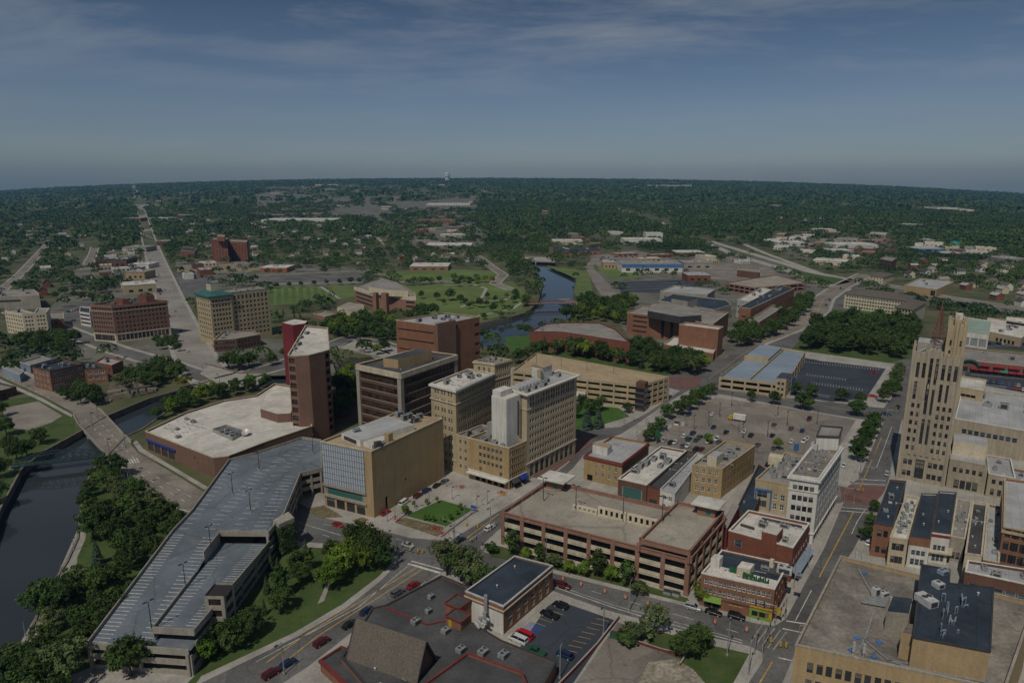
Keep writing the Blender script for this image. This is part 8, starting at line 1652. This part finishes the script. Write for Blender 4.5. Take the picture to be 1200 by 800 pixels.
rt=bpy.data.objects.new('traffic_signal',None); COL.objects.link(rt); ORG[rt.name]=(0,0,0); m=MB(); m.tube((0,0,0),(0,0,6.6),.17,.12,8); m.tube((0,0,6.2),(5.6,0,6.5),.1,.07,7); m.build('pole',['metal_gray'],rt)
for x in (3.2,5.4): m=MB(); m.box(x,0,5.6,6.6,.32,.3,0); m.build('signal_head',['trim_dark'],rt)
m=MB(); m.box(.25,0,2.4,3.3,.3,.3,0); m.build('pedestrian_head',['metal_dark'],rt); TS=Proto(rt)
for x,y,a in ((466,652,ACr),(521,670,AB),(533,632,ACr+math.pi),(566,646,AB+math.pi),(893,769,AS),(908,734,ACr+math.pi),(920,725,AS+math.pi),(935,757,ACr),(989,589,ACr),(1007,563,ACr),(1038,494,ACr),(843,449,ACr),(258,452,2.2),(238,436,-.6)): TS.put((*G(x,y),KZ),a,1,'gray mast arm traffic signal at a street junction','traffic signals at the junctions','traffic signal')
# cones and drums
rt=bpy.data.objects.new('traffic_drum',None); COL.objects.link(rt); ORG[rt.name]=(0,0,0); m=MB(); m.tube((0,0,.08),(0,0,1.15),.34,.27,10,0); m.build('barrel',['drum_orange'],rt); m=MB()
for z in (.35,.75): m.tube((0,0,z),(0,0,z+.16),.335,.325,10,0)
m.build('reflective_band',['white_paint'],rt); m=MB(); m.tube((0,0,0),(0,0,.09),.48,n=10); m.build('base',['tire'],rt); D1=Proto(rt)
for x,y in ((660,679),(681,686),(709,694),(733,701),(759,709),(781,715.5),(838,730),(875,739)): D1.put((*G(x,y),.03),0,1.15,'orange traffic drum in the coned street','orange drums in the coned street','traffic drum')
for x,y in ((1083,0),): pass
rt=bpy.data.objects.new('traffic_marker',None); COL.objects.link(rt); ORG[rt.name]=(0,0,0); m=MB(); m.tube((0,0,.08),(0,0,1.2),.26,.2,8); m.build('marker_body',['yellow'],rt); m=MB(); m.tube((0,0,0),(0,0,.09),.4,n=8); m.build('base',['tire'],rt); D2=Proto(rt)
for x,y in ((481,645),(490,647),(495.5,648),(554,634),(903,752),(914.5,757),(921,758),(1006,575),(1011,576),(1050,480),(547,616),(560,618)): D2.put((*G(x,y),.03),0,1.2,'yellow traffic marker post at a street junction','yellow marker posts','traffic post')
# bits
def dumpster(x,y,mat,label,r=.6):
    q=G(x,y); t=thing('dumpster',label,'dumpster',(*q,KZ+.04),r); lb('bin',[mat],lambda m:(m.prism([(-1.1,-.7),(1.1,-.7),(1.1,.7),(-1.1,.7)],.15,1.3,0,0,True)),t); lb('lid',['metal_dark'],lambda m:m.box(0,0,1.31,1.4,2.3,1.5),t)
    for s in (-.8,.8): lb('wheel',['tire'],lambda m:m.tube((s,-.75,.13),(s,-.6,.13),.13,n=8),t)
dumpster(720,747,'sign_green','green dumpster standing alone on the gravel lot',ACr); dumpster(782,697,'metal_gray','gray utility dumpster left of its twin by the garage verge',ACr); dumpster(792,699,'metal_gray','gray utility dumpster right of its twin by the garage verge',ACr)
q=G(555,600); t=thing('plaza_sign','blue sign board on two posts beside the plaza lawn','sign',(*q,KZ),ACr); lb('panel',['sign_blue'],lambda m:m.box(0,0,1.4,2.6,2.4,.15),t)
for s in (-.9,.9): lb('post',['metal_gray'],lambda m:m.tube((s,0,0),(s,0,1.45),.07),t)
for x,y in ((556,586),(563,588),(570,592)):
    q=G(x,y); t=thing('flagpole','slim white flagpole on the hotel forecourt','flagpole',(*q,KZ),0,'flagpoles on the hotel forecourt'); lb('pole',['white_wall'],lambda m:m.tube((0,0,0),(0,0,8),.1,.06),t); lb('finial',['metal_light'],lambda m:m.tube((0,0,8),(0,0,8.25),.14,.05),t)
q=G(770,520); t=thing('green_banner','tall green sign banner on a post at the car park corner','sign',(*q,KZ),ACr); lb('post',['metal_dark'],lambda m:m.bar((0,0,0),(0,0,8),.5,.4),t); lb('panel',['sign_green'],lambda m:m.box(.2,-.3,3.5,7,2.2,.2),t)
q=G(793,498); t=thing('parking_booth','small white toll booth at the car park entrance','booth',(*q,KZ),ACr); lb('cabin',['white_wall'],lambda m:m.box(0,0,0,2.4,2.2,1.8),t); lb('window',['car_glass'],lambda m:m.box(0,0,1.1,2.0,2.24,1.84),t); lb('roof',['roof_gray'],lambda m:m.box(0,0,2.42,2.6,2.8,2.4),t)
for x,y in ((785,500),(778,503),(800,497)): q=G(x,y); m=MB(); m.box(q[0],q[1],KZ,KZ+.18,6,1.6,AS+.3); tag(m.build('kerb_island',['concrete'],None,(*q,KZ)),'pale kerb island at the car park entrance','kerb','kerb islands at the car park entrance')
# flower clumps
for i,(x,y,mt) in enumerate(((510,620,'flower_red'),(519,626,'flower_red'),(465,609,'flower_red'),(541,571,'flower_red'),(588,578,'flower_red'),(590,580,'yellow'))):
    q=G(x,y); r=np.random.default_rng(i); n=60; Cx=np.stack([q[0]+r.normal(size=n)*.9,q[1]+r.normal(size=n)*.7,KZ+.15+r.random(n)*.5],1); Nx=r.normal(size=(n,3)); Nx[:,2]+=1; Nx/=np.linalg.norm(Nx,axis=1)[:,None]
    o=bpy.data.objects.new('flowers',mesh_np('flowers',quads(Cx,Nx,np.full(n,.22),r),[mt])); COL.objects.link(o); tag(o,'bed of bright flowers on the hotel plaza','flowers','flower beds on the plaza' ,'stuff')
for p in CM.values(): p.drop()
# ---------------------------------------------------------------- the air
hz=MB(); hz.prism([(-9900,-900),(9900,-900),(9900,9900),(-9900,9900)],-8,330,0,0,True); ho=hz.build('haze',[]); ho['kind']='stuff'; ho.display_type='WIRE'
hmz=bpy.data.materials.new('haze'); hmz.use_nodes=True; t=hmz.node_tree; t.nodes.clear(); pv=t.nodes.new('ShaderNodeVolumePrincipled'); pv.inputs['Density'].default_value=.00006; pv.inputs['Color'].default_value=(.30,.62,1,1); pv.inputs['Anisotropy'].default_value=.2; ou=t.nodes.new('ShaderNodeOutputMaterial'); t.links.new(pv.outputs[0],ou.inputs['Volume'])
ho.data.materials.append(hmz); hmz.cycles.homogeneous_volume=True if hasattr(hmz.cycles,'homogeneous_volume') else None
